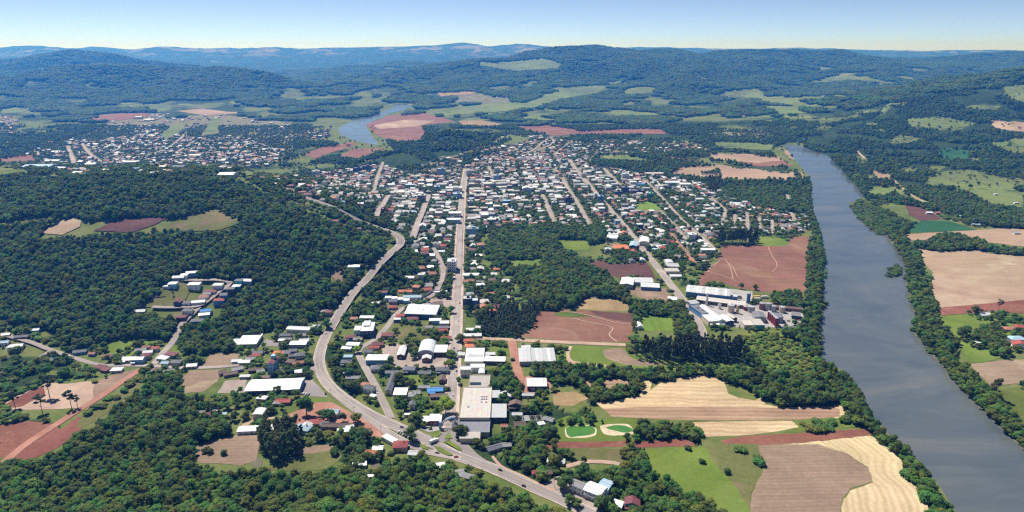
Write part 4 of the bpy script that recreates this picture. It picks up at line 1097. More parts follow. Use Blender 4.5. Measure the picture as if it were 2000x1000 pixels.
# prototypes for the scattered woods: crown and trunk in one mesh
PROTO = bpy.data.collections.new('tree_shapes')
PIDX = {}
def add_protos():
    order = []
    for m, key in (('leaf_dark', 'bd'), ('leaf_mid', 'bm'), ('leaf_bright', 'bb')):
        for i in range(5): order.append((key, ('broad', i, m), ('broad', i)))
    for i in range(3): order.append(('gum', ('gum', i, 'leaf_gum'), ('gum', i)))
    for i in range(3): order.append(('pine', ('pine', i, 'leaf_pine'), ('pine', i)))
    for m, key in (('leaf_dark', 'sd'), ('leaf_mid', 'sm'), ('leaf_bright', 'sb')):
        for i in range(3): order.append((key, ('bush', i, m), None))
    n = 0
    for key, ck, tk in order:
        cm = CROWN[ck]
        V = np.empty(len(cm.vertices) * 3, np.float32); cm.vertices.foreach_get('co', V); V = V.reshape(-1, 3)
        F = np.empty(len(cm.loops), np.int32); cm.loops.foreach_get('vertex_index', F); F = F.reshape(-1, 3)
        mats = [cm.materials[0]]; fm = np.zeros(len(F), int)
        if tk is not None:
            tm = TRUNK[tk]; v2 = np.empty(len(tm.vertices) * 3, np.float32); tm.vertices.foreach_get('co', v2); v2 = v2.reshape(-1, 3)
            f2 = np.empty(len(tm.loops), np.int32); tm.loops.foreach_get('vertex_index', f2); f2 = f2.reshape(-1, 3)
            F = np.concatenate([F, f2 + len(V)]); V = np.concatenate([V, v2]); mats.append(tm.materials[0]); fm = np.concatenate([fm, np.ones(len(f2), int)])
        o = bpy.data.objects.new('tree_shape_%03d' % n, mesh_np('tree_shape', V, F, mats, fm))
        PROTO.objects.link(o); PIDX.setdefault(key, []).append(n); n += 1
    for m, key in (('leaf_dark', 'pd'), ('leaf_mid', 'pm')):
        for i in range(3):
            V, F = crown_patch(i)
            o = bpy.data.objects.new('tree_shape_%03d' % n, mesh_np('tree_shape', V, F, [M[m]]))
            PROTO.objects.link(o); PIDX.setdefault(key, []).append(n); n += 1
add_protos()
MIX = {'hill': (('bd', .36), ('bm', .40), ('bb', .12), ('sm', .06), ('gum', .06)), 'broad': (('bd', .30), ('bm', .42), ('bb', .20), ('sm', .05), ('gum', .03)), 'gum': (('gum', 1),), 'pine': (('pine', 1),),
       'scrub': (('sb', .62), ('sm', .3), ('bb', .08)), 'shrub': (('sm', .5), ('sb', .3), ('bm', .2)), 'bush': (('sm', .55), ('sd', .3), ('bm', .15)), 'patch': (('pd', .5), ('pm', .5))}

def scatter_tree():
    ng = bpy.data.node_groups.new('plant_scatter', 'GeometryNodeTree')
    ng.interface.new_socket('Geometry', in_out='INPUT', socket_type='NodeSocketGeometry')
    ng.interface.new_socket('Geometry', in_out='OUTPUT', socket_type='NodeSocketGeometry')
    N = lambda t: ng.nodes.new(t)
    gi, go = N('NodeGroupInput'), N('NodeGroupOutput')
    iop = N('GeometryNodeInstanceOnPoints'); ci = N('GeometryNodeCollectionInfo')
    ci.inputs['Collection'].default_value = PROTO; ci.inputs['Separate Children'].default_value = True; ci.inputs['Reset Children'].default_value = True
    def attr(name, typ):
        a = N('GeometryNodeInputNamedAttribute'); a.data_type = typ; a.inputs['Name'].default_value = name
        return next(o for o in a.outputs if o.enabled)
    rot = N('ShaderNodeCombineXYZ'); ng.links.new(attr('turn', 'FLOAT'), rot.inputs[2])
    ng.links.new(gi.outputs[0], iop.inputs['Points']); ng.links.new(ci.outputs[0], iop.inputs['Instance'])
    iop.inputs['Pick Instance'].default_value = True
    ng.links.new(attr('shape', 'INT'), iop.inputs['Instance Index'])
    e2r = N('FunctionNodeEulerToRotation'); ng.links.new(rot.outputs[0], e2r.inputs[0]); ng.links.new(e2r.outputs[0], iop.inputs['Rotation'])
    ng.links.new(attr('size', 'FLOAT_VECTOR'), iop.inputs['Scale'])
    ng.links.new(iop.outputs[0], go.inputs[0])
    return ng
SCATTER = scatter_tree()

def scatter(name, label, cat, x, y, size, shape, rs):
    z = H(x, y)
    me = bpy.data.meshes.new(name)
    me.vertices.add(len(x)); me.vertices.foreach_set('co', np.stack([x, y, z], -1).astype(np.float32).ravel())
    a = me.attributes.new('turn', 'FLOAT', 'POINT'); a.data.foreach_set('value', rs.uniform(0, 6.28, len(x)).astype(np.float32))
    a = me.attributes.new('shape', 'INT', 'POINT'); a.data.foreach_set('value', np.asarray(shape, np.int32))
    k = rs.uniform(0.86, 1.2, (len(x), 1)) * rs.uniform(0.9, 1.1, (len(x), 2)) * (1.0 + np.clip((9 - size) / 12, -.2, .4))[:, None]
    a = me.attributes.new('size', 'FLOAT_VECTOR', 'POINT'); a.data.foreach_set('vector', np.stack([size * k[:, 0], size * k[:, 1], size], -1).astype(np.float32).ravel())
    o = link(name, me)
    md = o.modifiers.new('scatter', 'NODES'); md.node_group = SCATTER
    return props(o, label, cat, None, 'stuff')

def jgrid(Y0, Y1, sp, umax, rs):
    """jittered planting spots between two distances, inside the valley seen from here"""
    X = umax * Y1
    nx, ny = int(2 * X / sp), int((Y1 - Y0) / sp)
    gx, gy = np.meshgrid(-X + sp * (np.arange(nx) + .5), Y0 + sp * (np.arange(ny) + .5))
    gx = gx.ravel() + rs.uniform(-.45, .45, gx.size) * sp; gy = gy.ravel() + rs.uniform(-.45, .45, gy.size) * sp
    m = np.abs(gx) < umax * gy + 40
    return gx[m], gy[m]

OCC = []          # (x, y, radius) of every building footprint
def blocked(x, y, extra=0.0, roads=True):
    m = np.zeros(x.shape, bool)
    for c, hw in (ROADS_XY if roads else ()):
        x0, y0 = c.min(0) - hw - 5; x1, y1 = c.max(0) + hw + 5
        s = np.where((x > x0) & (x < x1) & (y > y0) & (y < y1))[0]
        if len(s):
            cc = c[::2] if len(c) > 20 else c
            if len(c) > 20: cc = np.vstack([cc, c[-1:]])
            d, _, _ = seg_dist(x[s], y[s], cc)
            m[s] |= d < hw + extra
    if OCC:
        o = np.array(OCC)
        cell = {}
        for i, (ox, oy, r) in enumerate(o):
            for a in range(int((ox - r - 6) // 40), int((ox + r + 6) // 40) + 1):
                for b in range(int((oy - r - 6) // 40), int((oy + r + 6) // 40) + 1):
                    cell.setdefault((a, b), []).append(i)
        kx, ky = (x // 40).astype(int), (y // 40).astype(int)
        order = np.lexsort((ky, kx)); kx2, ky2 = kx[order], ky[order]
        cut = np.where((np.diff(kx2) != 0) | (np.diff(ky2) != 0))[0] + 1
        for g in np.split(order, cut):
            if not len(g): continue
            L = cell.get((kx[g[0]], ky[g[0]]))
            if L:
                q = o[L]
                m[g] |= (((x[g][:, None] - q[None, :, 0]) ** 2 + (y[g][:, None] - q[None, :, 1]) ** 2) < (q[None, :, 2] + extra) ** 2).any(1)
    return m

def pick(rs, mix, n):
    r = rs.uniform(0, 1, n); out = np.zeros(n, int); lo = 0
    for key, w in MIX[mix]:
        m = (r >= lo) & (r <= lo + w + 1e-9); L = PIDX[key]
        out[m] = np.array(L)[rs.integers(0, len(L), m.sum())]; lo += w
    return out

# ------------------------------------------------------------------ buildings
GRID = math.radians(2.9)          # the town grid is turned a little from the view
TOWN_AREAS = [  # outline, lot width, lot depth, share built, style
 ("560,350 620,336 690,328 748,322 800,338 860,335 905,325 960,300 1000,292 1085,300 1150,322 1210,330 1300,345 1390,362 1432,390 1500,412 1560,425 1575,447 1510,457 1440,446 1402,446 1396,492 1372,528 1345,512 1300,500 1262,492 1236,468 1185,468 1180,444 1000,440 950,442 936,460 925,470 910,478 800,478 790,455 770,440 720,400 640,398 600,385", 11.8, 14.2, .92, 'town'),
 ("790,470 905,470 900,520 893,600 862,596 850,600 800,600 765,612 745,590 800,560 830,505 800,490", 13.5, 17, .66, 'low'),
 ("905,478 940,480 940,520 975,540 1000,550 1005,600 960,615 905,610", 14, 18, .60, 'low'),
 ("1180,470 1240,478 1272,507 1262,510 1210,508 1185,490", 13, 16, .6, 'low'),
 ("1392,400 1428,398 1500,408 1572,420 1584,440 1578,452 1512,458 1442,447 1400,448", 10.5, 12.5, .97, "dense"),
 ("905,300 950,275 990,262 1090,268 1130,278 1160,305 1130,325 1085,300 1000,292", 13, 17, .6, 'far'),
 ("1130,278 1240,270 1380,280 1390,292 1270,300 1160,302", 15, 22, .30, 'far'),
 ("800,338 850,310 905,300 905,325 860,335", 15, 20, .45, 'far'),
 ("95,325 60,322 130,292 128,275 200,276 290,250 330,256 392,270 480,268 520,285 560,292 545,310 470,330 400,337 330,341 220,346 130,345", 15, 19, .66, 'far'),
 ("30,305 130,268 250,236 420,222 570,240 575,300 520,325 60,340", 26, 34, .26, "far"),
 ("468,300 520,290 545,300 530,318 480,316", 15, 20, .5, 'far'), ("560,258 640,250 645,268 570,272", 20, 26, .4, 'far'), ("0,225 35,228 30,262 0,265", 22, 30, .35, 'far'),
 ("200,225 330,222 330,240 210,246", 24, 30, .35, 'far'), ("1370,255 1480,250 1520,262 1400,268", 30, 40, .15, 'far'), ("900,180 1000,190 1000,205 880,200", 60, 80, .12, 'far'),
 ("490,345 560,345 600,385 560,390 520,372", 14, 18, .45, 'town'),
 ("640,430 724,448 720,470 690,470 650,445", 14, 18, .35, 'low'),
 ("1535,380 1560,380 1560,398 1538,398", 12, 15, .6, 'town'), ("1520,428 1575,430 1582,452 1540,455", 12, 15, .6, 'town'),
]
TOWN_AREAS = [(P(a), *r) for a, *r in TOWN_AREAS]
TOWN = [a[0] for a in TOWN_AREAS]
RIVER_PX = [P("1528,281 1558,318 1582,345 1585,400 1602,450 1611,500 1608,570 1603,640 1600,700 1644,722 1684,772 1694,802 1745,858 1796,902 1837,953 1880,1020 2150,1020 2003,880 1947,830 1886,770 1846,722 1786,652 1786,610 1772,560 1767,510 1732,460 1716,459 1680,430 1657,398 1690,384 1688,382 1658,350 1620,306 1565,286"),
            P("655,250 664,262 690,276 733,285 745,284 730,268 718,250 724,242 760,225 792,217 806,208 795,201 768,201 763,211 738,220 690,234")]

def box(V, F, x0, x1, y0, y1, z0, z1):
    n = len(V)
    V += [(x0, y0, z0), (x1, y0, z0), (x1, y1, z0), (x0, y1, z0), (x0, y0, z1), (x1, y0, z1), (x1, y1, z1), (x0, y1, z1)]
    F += [(n + a, n + b, n + c, n + d) for a, b, c, d in ((3, 2, 1, 0), (4, 5, 6, 7), (0, 1, 5, 4), (1, 2, 6, 5), (2, 3, 7, 6), (3, 0, 4, 7))]

def pymesh(name, V, F, mats, fm=None, smooth=False):
    me = bpy.data.meshes.new(name)
    me.from_pydata([tuple(v) for v in V], [], [tuple(f) for f in F])
    for m in mats: me.materials.append(m)
    if fm: me.polygons.foreach_set('material_index', fm)
    if smooth: me.polygons.foreach_set('use_smooth', [True] * len(F))
    me.update()
    return me

def slab(V, F, quad, t):
    """a sloping sheet with thickness: quad counter-clockwise seen from above"""
    n = len(V)
    V += [tuple(p) for p in quad] + [(p[0], p[1], p[2] - t) for p in quad]
    k = len(quad)
    F.append(tuple(range(n, n + k))); F.append(tuple(range(n + 2 * k - 1, n + k - 1, -1)))
    for i in range(k):
        j = (i + 1) % k
        F.append((n + i, n + k + i, n + k + j, n + j))

_cache = {}
def wall_mesh(w, l, h, roof, rise, mat):
    key = ('wall', round(w, 1), round(l, 1), round(h, 1), roof, round(rise, 1), mat.name)
    if key in _cache: return _cache[key]
    V, F = [], []
    a, b = w / 2, l / 2
    if roof in ('x', 'y', 'arch'):
        if roof == 'x': prof = [(-b, 0), (b, 0), (b, h), (0, h + rise), (-b, h)]; put = lambda s, q: (s * a, q[0], q[1])
        elif roof == 'y': prof = [(-a, 0), (a, 0), (a, h), (0, h + rise), (-a, h)]; put = lambda s, q: (q[0], -s * b, q[1])
        else:
            prof = [(-a, 0), (a, 0)] + [(a * math.cos(t), h + rise * math.sin(t)) for t in np.linspace(0, math.pi, 11)]; put = lambda s, q: (q[0], -s * b, q[1])
        n = len(prof)
        V = [put(-1, q) for q in prof] + [put(1, q) for q in prof]
        F.append(tuple(range(n - 1, -1, -1))); F.append(tuple(range(n, 2 * n)))
        for i in range(n):
            if i in (0,): continue
            if roof != 'arch' and i in (2, 3): continue
            if roof == 'arch' and 1 < i < n - 1: continue
            j = (i + 1) % n
            F.append((i, j, n + j, n + i))
    else:
        box(V, F, -a, a, -b, b, 0, h + (0.0 if roof != 'f' else -0.02))
    V = [(x, y, z if z > 0 else -1.6) for x, y, z in V]
    _cache[key] = pymesh('wall', V, F, [mat])
    return _cache[key]

def roof_mesh(w, l, h, roof, rise, mat, ov=0.5, t=0.18):
    key = ('roof', round(w, 1), round(l, 1), round(h, 1), roof, round(rise, 1), mat.name, ov)
    if key in _cache: return _cache[key]
    V, F = [], []
    a, b = w / 2, l / 2
    g = 0.06
    if roof == 'x':
        A, B = a + ov, b + ov; z0 = h - rise * ov / b + g + t
        slab(V, F, [(-A, -B, z0), (A, -B, z0), (A, 0, h + rise + g + t), (-A, 0, h + rise + g + t)], t)
        slab(V, F, [(-A, 0.01, h + rise + g + t), (A, 0.01, h + rise + g + t), (A, B, z0), (-A, B, z0)], t)
        box(V, F, -A, A, -0.22, 0.22, h + rise + g + t - .02, h + rise + g + t + .1)
    elif roof == 'y':
        A, B = a + ov, b + ov; z0 = h - rise * ov / a + g + t
        slab(V, F, [(-A, -B, z0), (0, -B, h + rise + g + t), (0, B, h + rise + g + t), (-A, B, z0)], t)
        slab(V, F, [(0.01, -B, h + rise + g + t), (A, -B, z0), (A, B, z0), (0.01, B, h + rise + g + t)], t)
        box(V, F, -0.22, 0.22, -B, B, h + rise + g + t - .02, h + rise + g + t + .1)
    elif roof == 'h':
        A, B = a + ov, b + ov; z0 = h + g
        r = max(0.3, (A - B)) if A > B else 0.0
        q = max(0.3, (B - A)) if B >= A else 0.0
        e0, e1 = (-r, 0 - q, h + rise), (r, 0 + q, h + rise)
        n = 0
        c = [(-A, -B, z0), (A, -B, z0), (A, B, z0), (-A, B, z0)]
        V += c + [e0, e1] + [(x, y, z - t) for x, y, z in c]
        if r >= q: F += [(0, 1, 5, 4), (1, 2, 5), (2, 3, 4, 5), (3, 0, 4)]
        else: F += [(0, 1, 4), (1, 2, 5, 4), (2, 3, 5), (3, 0, 4, 5)]
        F += [(9, 8, 7, 6), (0, 6, 7, 1), (1, 7, 8, 2), (2, 8, 9, 3), (3, 9, 6, 0)]
    elif roof == 'arch':
        A, B = a + ov, b + ov
        ts = np.linspace(0, math.pi, 13)
        for t0, t1 in zip(ts[:-1], ts[1:]):
            p, q = (A * math.cos(t1), h + g + t + (rise) * math.sin(t1)), (A * math.cos(t0), h + g + t + (rise) * math.sin(t0))
            slab(V, F, [(p[0], -B, p[1]), (q[0], -B, q[1]), (q[0], B, q[1]), (p[0], B, p[1])], t)
    elif roof == 's':
        A, B = a + ov, b + ov
        slab(V, F, [(-A, -B, h + g + t), (A, -B, h + g + t), (A, B, h + rise + g + t), (-A, B, h + rise + g + t)], t)
    else:
        ov = 0.15
        A, B = a + ov, b + ov
        box(V, F, -A, A, -B, B, h, h + 0.25)
    _cache[key] = pymesh('roof', V, F, [mat])
    return _cache[key]

def parapet_mesh(w, l, h, mat):
    V, F = [], []
    a, b = w / 2 + .16, l / 2 + .16; t = .25; z0, z1 = h + .1, h + .8
    box(V, F, -a, a, -b, -b + t, z0, z1); box(V, F, -a, a, b - t, b, z0, z1)
    box(V, F, -a, -a + t, -b + t, b - t, z0, z1); box(V, F, a - t, a, -b + t, b - t, z0, z1)
    return pymesh('parapet', V, F, [mat])

def window_mesh(w, h):
    key = ('win', w, h)
    if key not in _cache:
        V, F = [], []
        box(V, F, -w / 2, w / 2, -.05, .06, -h / 2, h / 2)
        box(V, F, -w / 2 + .1, w / 2 - .1, -.07, -.04, -h / 2 + .1, h / 2 - .1)
        box(V, F, -w / 2 - .08, w / 2 + .08, -.14, .0, -h / 2 - .12, -h / 2)
        _cache[key] = pymesh('window', V, F, [M['frame'], M['glass']], [0] * 6 + [1] * 6 + [0] * 6)
    return _cache[key]
def door_mesh(w, h):
    key = ('door', w, h)
    if key not in _cache:
        V, F = [], []
        box(V, F, -w / 2, w / 2, -.07, .05, -.0, h)
        _cache[key] = pymesh('door', V, F, [M['door'] if w < 2 else M['steel']])
    return _cache[key]

def openings(t, w, l, h, x=0, y=0, rot=0, floors=1, front=True, side=True, gap=3.2, ww=1.2, wh=1.25, door=True, shop=0):
    """windows and doors as separate parts on the faces seen from the valley road"""
    ca, sa = math.cos(rot), math.sin(rot)
    def put(name, me, lx, ly, lz, rr):
        link(name, me, t, (x + lx * ca - ly * sa, y + lx * sa + ly * ca, lz), rot + rr)
    fh = h / floors
    for f in range(floors):
        zc = f * fh + min(fh * .55, 1.75) if floors == 1 else f * fh + fh * .5
        if front:
            n = max(1, int(w / gap))
            for i in range(n):
                cx = -w / 2 + w * (i + .5) / n
                if door and f == 0 and i == n // 2:
                    put('door', door_mesh(1.0 if not shop else 2.6, min(2.15, h * .8)), cx, -l / 2, 0.02, 0)
                else:
                    put('window', window_mesh(ww, min(wh, fh * .6)), cx, -l / 2, zc, 0)
        if side:
            n = max(1, int(l / gap))
            for i in range(n):
                cy = -l / 2 + l * (i + .5) / n
                for sd in (side if isinstance(side, (list, tuple)) else (-1, 1)):
                    put('window', window_mesh(ww, min(wh, fh * .6)), sd * w / 2, cy, zc, sd * math.pi / 2)

def window_grid(t, w, l, h, floors, gap=2.6, frac=.5, front=True, side=True):
    """small far windows joined into one part, each still a raised pane"""
    V, F = [], []
    fh = h / floors; hh = fh * .25
    for f in range(floors):
        zc = f * fh + fh * .55
        if front:
            n = max(2, int(w / gap))
            for i in range(n):
                cx = -w / 2 + w * (i + .5) / n; ww = w / n * frac / 2
                box(V, F, cx - ww, cx + ww, -l / 2 - .06, -l / 2 + .02, zc - hh, zc + hh)
        if side:
            n = max(2, int(l / gap))
            for i in range(n):
                cy = -l / 2 + l * (i + .5) / n; ww = l / n * frac / 2
                box(V, F, w / 2 - .02, w / 2 + .06, cy - ww, cy + ww, zc - hh, zc + hh)
                box(V, F, -w / 2 - .06, -w / 2 + .02, cy - ww, cy + ww, zc - hh, zc + hh)
    o = link('window_panes', pymesh('window_panes', V, F, [M['glass']]), t)
    o['kind'] = 'stuff'

def empty(name, x, y, z, rot, label, cat, group=None):
    o = bpy.data.objects.new(name, None); COL.objects.link(o)
    o.location = (x, y, z); o.rotation_euler = (0, 0, rot); o.empty_display_size = 1
    return props(o, label, cat, group)

def part(name, me, t, x=0, y=0, z=0, rot=0):
    return link(name, me, t, (x, y, z), rot)

def block(t, w, l, h, roof, rc, wc, rise=1.5, x=0, y=0, rot=0, ov=0.4, z=0, parapet=False):
    part('wall', wall_mesh(w, l, h, roof, rise, WALL[wc][1]), t, x, y, z, rot)
    part('roof', roof_mesh(w, l, h, roof, rise, ROOF[rc][1], ov), t, x, y, z, rot)
    if parapet: part('parapet', parapet_mesh(w, l, h, WALL[wc][1]), t, x, y, z, rot)

def fit(NL, NR, FL, h):
    X, Y, Z = ground([NL[0], NR[0], FL[0]], [NL[1], NR[1], FL[1]], h)
    p = np.stack([X, Y], -1)
    ex = p[1] - p[0]; w = np.linalg.norm(ex); ex /= w; ey = np.array([-ex[1], ex[0]])
    l = float((p[2] - p[0]) @ ey)
    c = p[0] + ex * w / 2 + ey * l / 2
    return c[0], c[1], float(H(c[0], c[1])), w, l, math.atan2(ex[1], ex[0])

def occ(x, y, w, l, ang, pad=1.0):
    n = max(1, int(round(max(w, l) / min(w, l))))
    s = max(w, l) / n
    d = (math.cos(ang), math.sin(ang)) if w > l else (-math.sin(ang), math.cos(ang))
    for i in range(n):
        q = (i + .5) * s - max(w, l) / 2
        OCC.append((x + d[0] * q, y + d[1] * q, math.hypot(s, min(w, l)) / 2 * .92 + pad))

def big(name, cat, label, corners, h, roof, rc, wc, rise=1.5, ov=0.4, win=None, door=None, parapet=False, extra=None, group=None):
    NL, NR, FL = P(corners)
    x, y, z, w, l, a = fit(NL, NR, FL, h)
    t = empty(name, x, y, z, a, label, cat, group)
    block(t, w, l, h, roof, rc, wc, rise, ov=ov, parapet=parapet)
    occ(x, y, w, l, a)
    if win: openings(t, w, l, h, **win)
    if door:
        for q in door: part('door', door_mesh(q[1], q[2]), t, q[0] * w / 2, -l / 2, 0.02)
    if extra: extra(t, w, l, h)
    return t, w, l

W1 = dict(floors=1, gap=5.0, shop=1)
W2 = dict(floors=2, gap=3.0)
def skylights(spots, s=1.0, zz=0.3, mat='glass'):
    def f(t, w, l, h):
        for u, v in spots:
            V, F = [], []; box(V, F, -s, s, -s, s, 0, .35); box(V, F, -s * .8, s * .8, -s * .8, s * .8, .35, .45)
            part('skylight', pymesh('skylight', V, F, [M['steel'], M[mat]], [0] * 6 + [1] * 6), t, u * w / 2, v * l / 2, h + zz)
    return f
def strips(n, rc='l', zz=0.25):
    def f(t, w, l, h):
        for i in range(n):
            V, F = [], []; box(V, F, -w / n * .18, w / n * .18, -l * .38, -l * .08, 0, .06)
            part('roof_light', pymesh('roof_light', V, F, [ROOF[rc][1]]), t, -w / 2 + w * (i + .5) / n, 0, h + zz + 1.0)
    return f

# ---- large buildings near the road
def wh_extra(t, w, l, h):
    x = w / 2 + 3.6
    block(t, 7.0, l, h + .3, 'x', 'w', 'B', 1.7, x=x, ov=0.3)
    V, F = [], []; box(V, F, -w / 2 - .1, w / 2 + .1, -.12, .0, h - 1.0, h - .35)
    part('fascia_band', pymesh('fascia_band', V, F, [WALL['D'][1]]), t, 0, -l / 2 - .02, 0)
    for i in range(9):
        V, F = [], []; box(V, F, -.2, .2, -.14, 0, 0, h - 1.05); part('pilaster', pymesh('pilaster', V, F, [WALL['G'][1]]), t, -w / 2 + w * i / 8.0 * .98 + .3, -l / 2 - .01, 0)
    for i in range(4): part('window', window_mesh(1.6, 1.4), t, x + 3.5 + .03, -l / 2 + l * (i + .5) / 4, 2.0, math.pi / 2)
    part('door', door_mesh(2.6, 2.8), t, x + 3.5, 0, 0.02, math.pi / 2)
big('warehouse', 'warehouse', "long white roofed warehouse with brown wall and blue end by the highway", "478,764 569,761 491,742", 4.5, 'x', 'w', 'D', 1.7, extra=wh_extra)
big('warehouse', 'warehouse', "white roofed warehouse with stepped end at the foot of the hill", "462,673 500,672 477,657", 4.0, 's', 'w', 'G', .8, door=[(-.3, 3, 3), (.3, 3, 3)],
    extra=lambda t, w, l, h: (block(t, 7, l * .7, h - .8, 's', 'w', 'G', .6, x=-w / 2 - 3.6, y=-l * .15), block(t, w * .35, 5, h - .4, 's', 'w', 'G', .5, x=w * .3, y=l / 2 + 2.6)))
big('factory_building', 'factory', "low factory with pale roof above the highway bend", "559,643 604,645 566,636", 4.0, 'x', 'l', 'W', 1.2, win=W1,
    extra=lambda t, w, l, h: (block(t, 8, 8, 6.5, 'f', 'l', 'W', x=w / 2 + 5, y=1, parapet=True), openings(t, 8, 8, 6.5, w / 2 + 5, 1, floors=2, door=False)))
big('warehouse', 'warehouse', "white shed among the grey houses left of the highway", "565,673 597,673 568,666", 4.0, 'x', 'w', 'G', 1.0, win=W1)
big('warehouse', 'warehouse', "small white roofed shed beside the asphalt yard", "543,665 563,666 545,661", 3.2, 'x', 'w', 'C', .8, win=dict(floors=1, gap=4))
def apt_x(t, w, l, h):
    part('lift_tower', pymesh('lift_tower', *(lambda V, F: (box(V, F, -2, 2, -2, 2, 0, 3), (V, F))[1])([], []), [WALL['N'][1]]), t, 0, l * .2, h + 1.2)
big('apartment_building', 'apartment block', "tall blue apartment block with red roof near the highway", "521,711 533,711 526,697", 12.0, 'y', 'm', 'N', 1.3, win=dict(floors=4, gap=2.6, door=False), extra=apt_x)
big('warehouse', 'warehouse', "long arched white hall with dark blue wall beside the avenue", "790,613 851,615 797,598", 6.0, 's', 'w', 'I', 2.2, ov=.5,
    extra=lambda t, w, l, h: [part('roof_panel', roof_mesh(w / 8 - .25, l, h + .28, 's', 2.2, ROOF['w'][1], .3), t, -w / 2 + w * (i + .5) / 8) for i in range(8)])
big('factory_building', 'factory', "white complex with dark blue lower walls beside the highway", "703,648 729,647 705,630", 7.5, 'f', 'w', 'I', win=dict(floors=2, gap=4, ww=1.8), parapet=True,
    extra=lambda t, w, l, h: (block(t, w * .55, l * .5, h - 2.5, 'f', 'w', 'W', x=-w * .78, y=l * .1, parapet=True), block(t, w * .5, l * .5, h + 1.6, 'f', 'w', 'W', x=-w * .1, y=l * .26)))
big('warehouse', 'warehouse', "brick shed with pale roof behind the white complex", "702,621 729,622 703,616", 5.0, 's', 'l', 'K', .6, win=W1)
big('warehouse', 'warehouse', "bright blue walled shed with white roof right of the highway", "676,674 700,675 678,668", 4.5, 'x', 'w', 'B', .9, win=W1)
big('shed', 'shed', "pair of low white roofs beside the blue walled shed", "666,681 684,682 668,677", 2.8, 's', 'w', 'W', .4, win=dict(floors=1, gap=4))
big('house', 'house', "teal two storey house by the highway bend", "670,698 687,698 671,693", 5.4, 'f', 'n', 'T', win=W2)
big('warehouse', 'warehouse', "white roofed hall with blue walls by the bent side street", "714,704 756,704 717,693", 5.0, 'x', 'w', 'B', 1.0, win=dict(floors=1, gap=4.2, shop=1),
    extra=lambda t, w, l, h: [part('roof_panel', roof_mesh(w / 6 - .3, l, h + .26, 'x', 1.0, ROOF['w'][1], .3), t, -w / 2 + w * (i + .5) / 6) for i in range(6)])
big('sports_hall', 'gymnasium', "large arched white gymnasium on the dirt yard", "816,692 847,692 821,671", 4.0, 'arch', 'w', 'G', 5.0, ov=.4, door=[(0, 3, 3)],
    extra=lambda t, w, l, h: (block(t, 12, l * .6, 5, 's', 'w', 'D', .8, x=w / 2 + 6.5, y=-l * .1), [part('rib', roof_mesh(w, .5, h + .12, 'arch', 5.0, ROOF['l'][1], .42), t, 0, -l / 2 + l * (i + .5) / 7) for i in range(7)]))
big('warehouse', 'warehouse', "narrow white gabled shed beside the gymnasium", "775,694 789,694 778,676", 4.2, 'y', 'w', 'D', 1.2, win=W1)
big('house', 'house', "small brown house with white gable roof before the gymnasium", "824,701 841,701 825,695", 4.0, 'y', 'w', 'K', 1.8, win=dict(floors=1, gap=3))
big('commercial_building', 'shop building', "white ribbed roof hall on the right of the avenue", "908,706 944,706 908,681", 5.0, 's', 'w', 'W', .6, win=W1,
    extra=lambda t, w, l, h: [part('roof_light', pymesh('roof_light', *(lambda V, F: (box(V, F, -.9, .9, -2.6, 2.6, 0, .25), (V, F))[1])([], []), [ROOF['l'][1]]), t, -w * .36 + w * .12 * i, l * (-.05), h + .7) for i in range(7)])
big('warehouse', 'warehouse', "white shed behind the ribbed roof hall", "946,705 986,706 947,696", 4.0, 'x', 'w', 'D', .8, win=W1)
big('commercial_building', 'shop building', "two storey white building with balconies on the avenue", "899,723 919,723 900,716", 7.0, 'f', 'w', 'W', win=W2, parapet=True)
big('warehouse', 'warehouse', "long narrow white roof behind the balconied building", "919,718 946,718 919,712", 5.0, 's', 'w', 'W', .5, win=W1)
big('shed', 'shed', "little arched white shed beside the beige factory", "935,730 946,730 935,722", 3.2, 'arch', 'w', 'W', 1.4, door=[(0, 3, 2.6)])
# the beige factory: several joined roofs
def fac(t, w, l, h):
    block(t, w * .74, 26, h - 1.2, 'f', 'c', 'C', x=w * .04, y=l / 2 + 13.2, parapet=True)
    block(t, w * 1.0, 18, h - 2.4, 'f', 'k', 'G', x=-w * .0, y=-l / 2 - 9.3, parapet=True)
    block(t, w * .62, 8.6, h - 2.0, 's', 'c', 'C', .4, x=-w * .10, y=-l / 2 - 23)
    block(t, 13, 21, h - 1.8, 's', 'l', 'I', .7, x=w / 2 + 6.8, y=-l * .22)
    block(t, 7, 12, h - 1.0, 's', 'l', 'I', .5, x=w / 2 + 3.7, y=l * .3)
    block(t, 5, 10, 3.2, 's', 's', 'D', .6, x=-w / 2 - 2.7, y=-l / 2 - 4)
    for u, v in ((.36, .34), (.52, .34), (.68, .34), (.36, .18), (.52, .18), (.68, .18), (.36, .0), (.68, -.02), (-.5, -.32)):
        V, F = [], []; box(V, F, -.7, .7, -.7, .7, 0, .5); part('roof_vent', pymesh('roof_vent', V, F, [ROOF['k'][1]]), t, u * w / 2, v * l / 2, h + .25)
    V, F = [], []; box(V, F, -5, 5, -2.2, 2.2, 0, .5); part('roof_well', pymesh('roof_well', V, F, [M['glass']]), t, -w * .1, l / 2 + 9, h - .9)
    for i in range(5):
        V, F = [], []; box(V, F, -.12, .12, -l / 2 + .5, l / 2 - .5, 0, .14); part('roof_seam', pymesh('roof_seam', V, F, [ROOF['c'][1]]), t, -w / 2 + w * (i + .5) / 5, 0, h + .24)
    openings(t, w, l, h, floors=1, front=False, side=(-1,), gap=6)
big('factory_building', 'factory', "huge beige flat roofed factory beside the avenue", "897,817 957,817 905,757", 6.5, 'f', 'c', 'C', ov=.3, extra=fac, parapet=True)
OCC.append(G1(930, 745) [:2] + (22,)); OCC.append(G1(935, 835)[:2] + (24,)); OCC.append(G1(970, 808)[:2] + (14,))
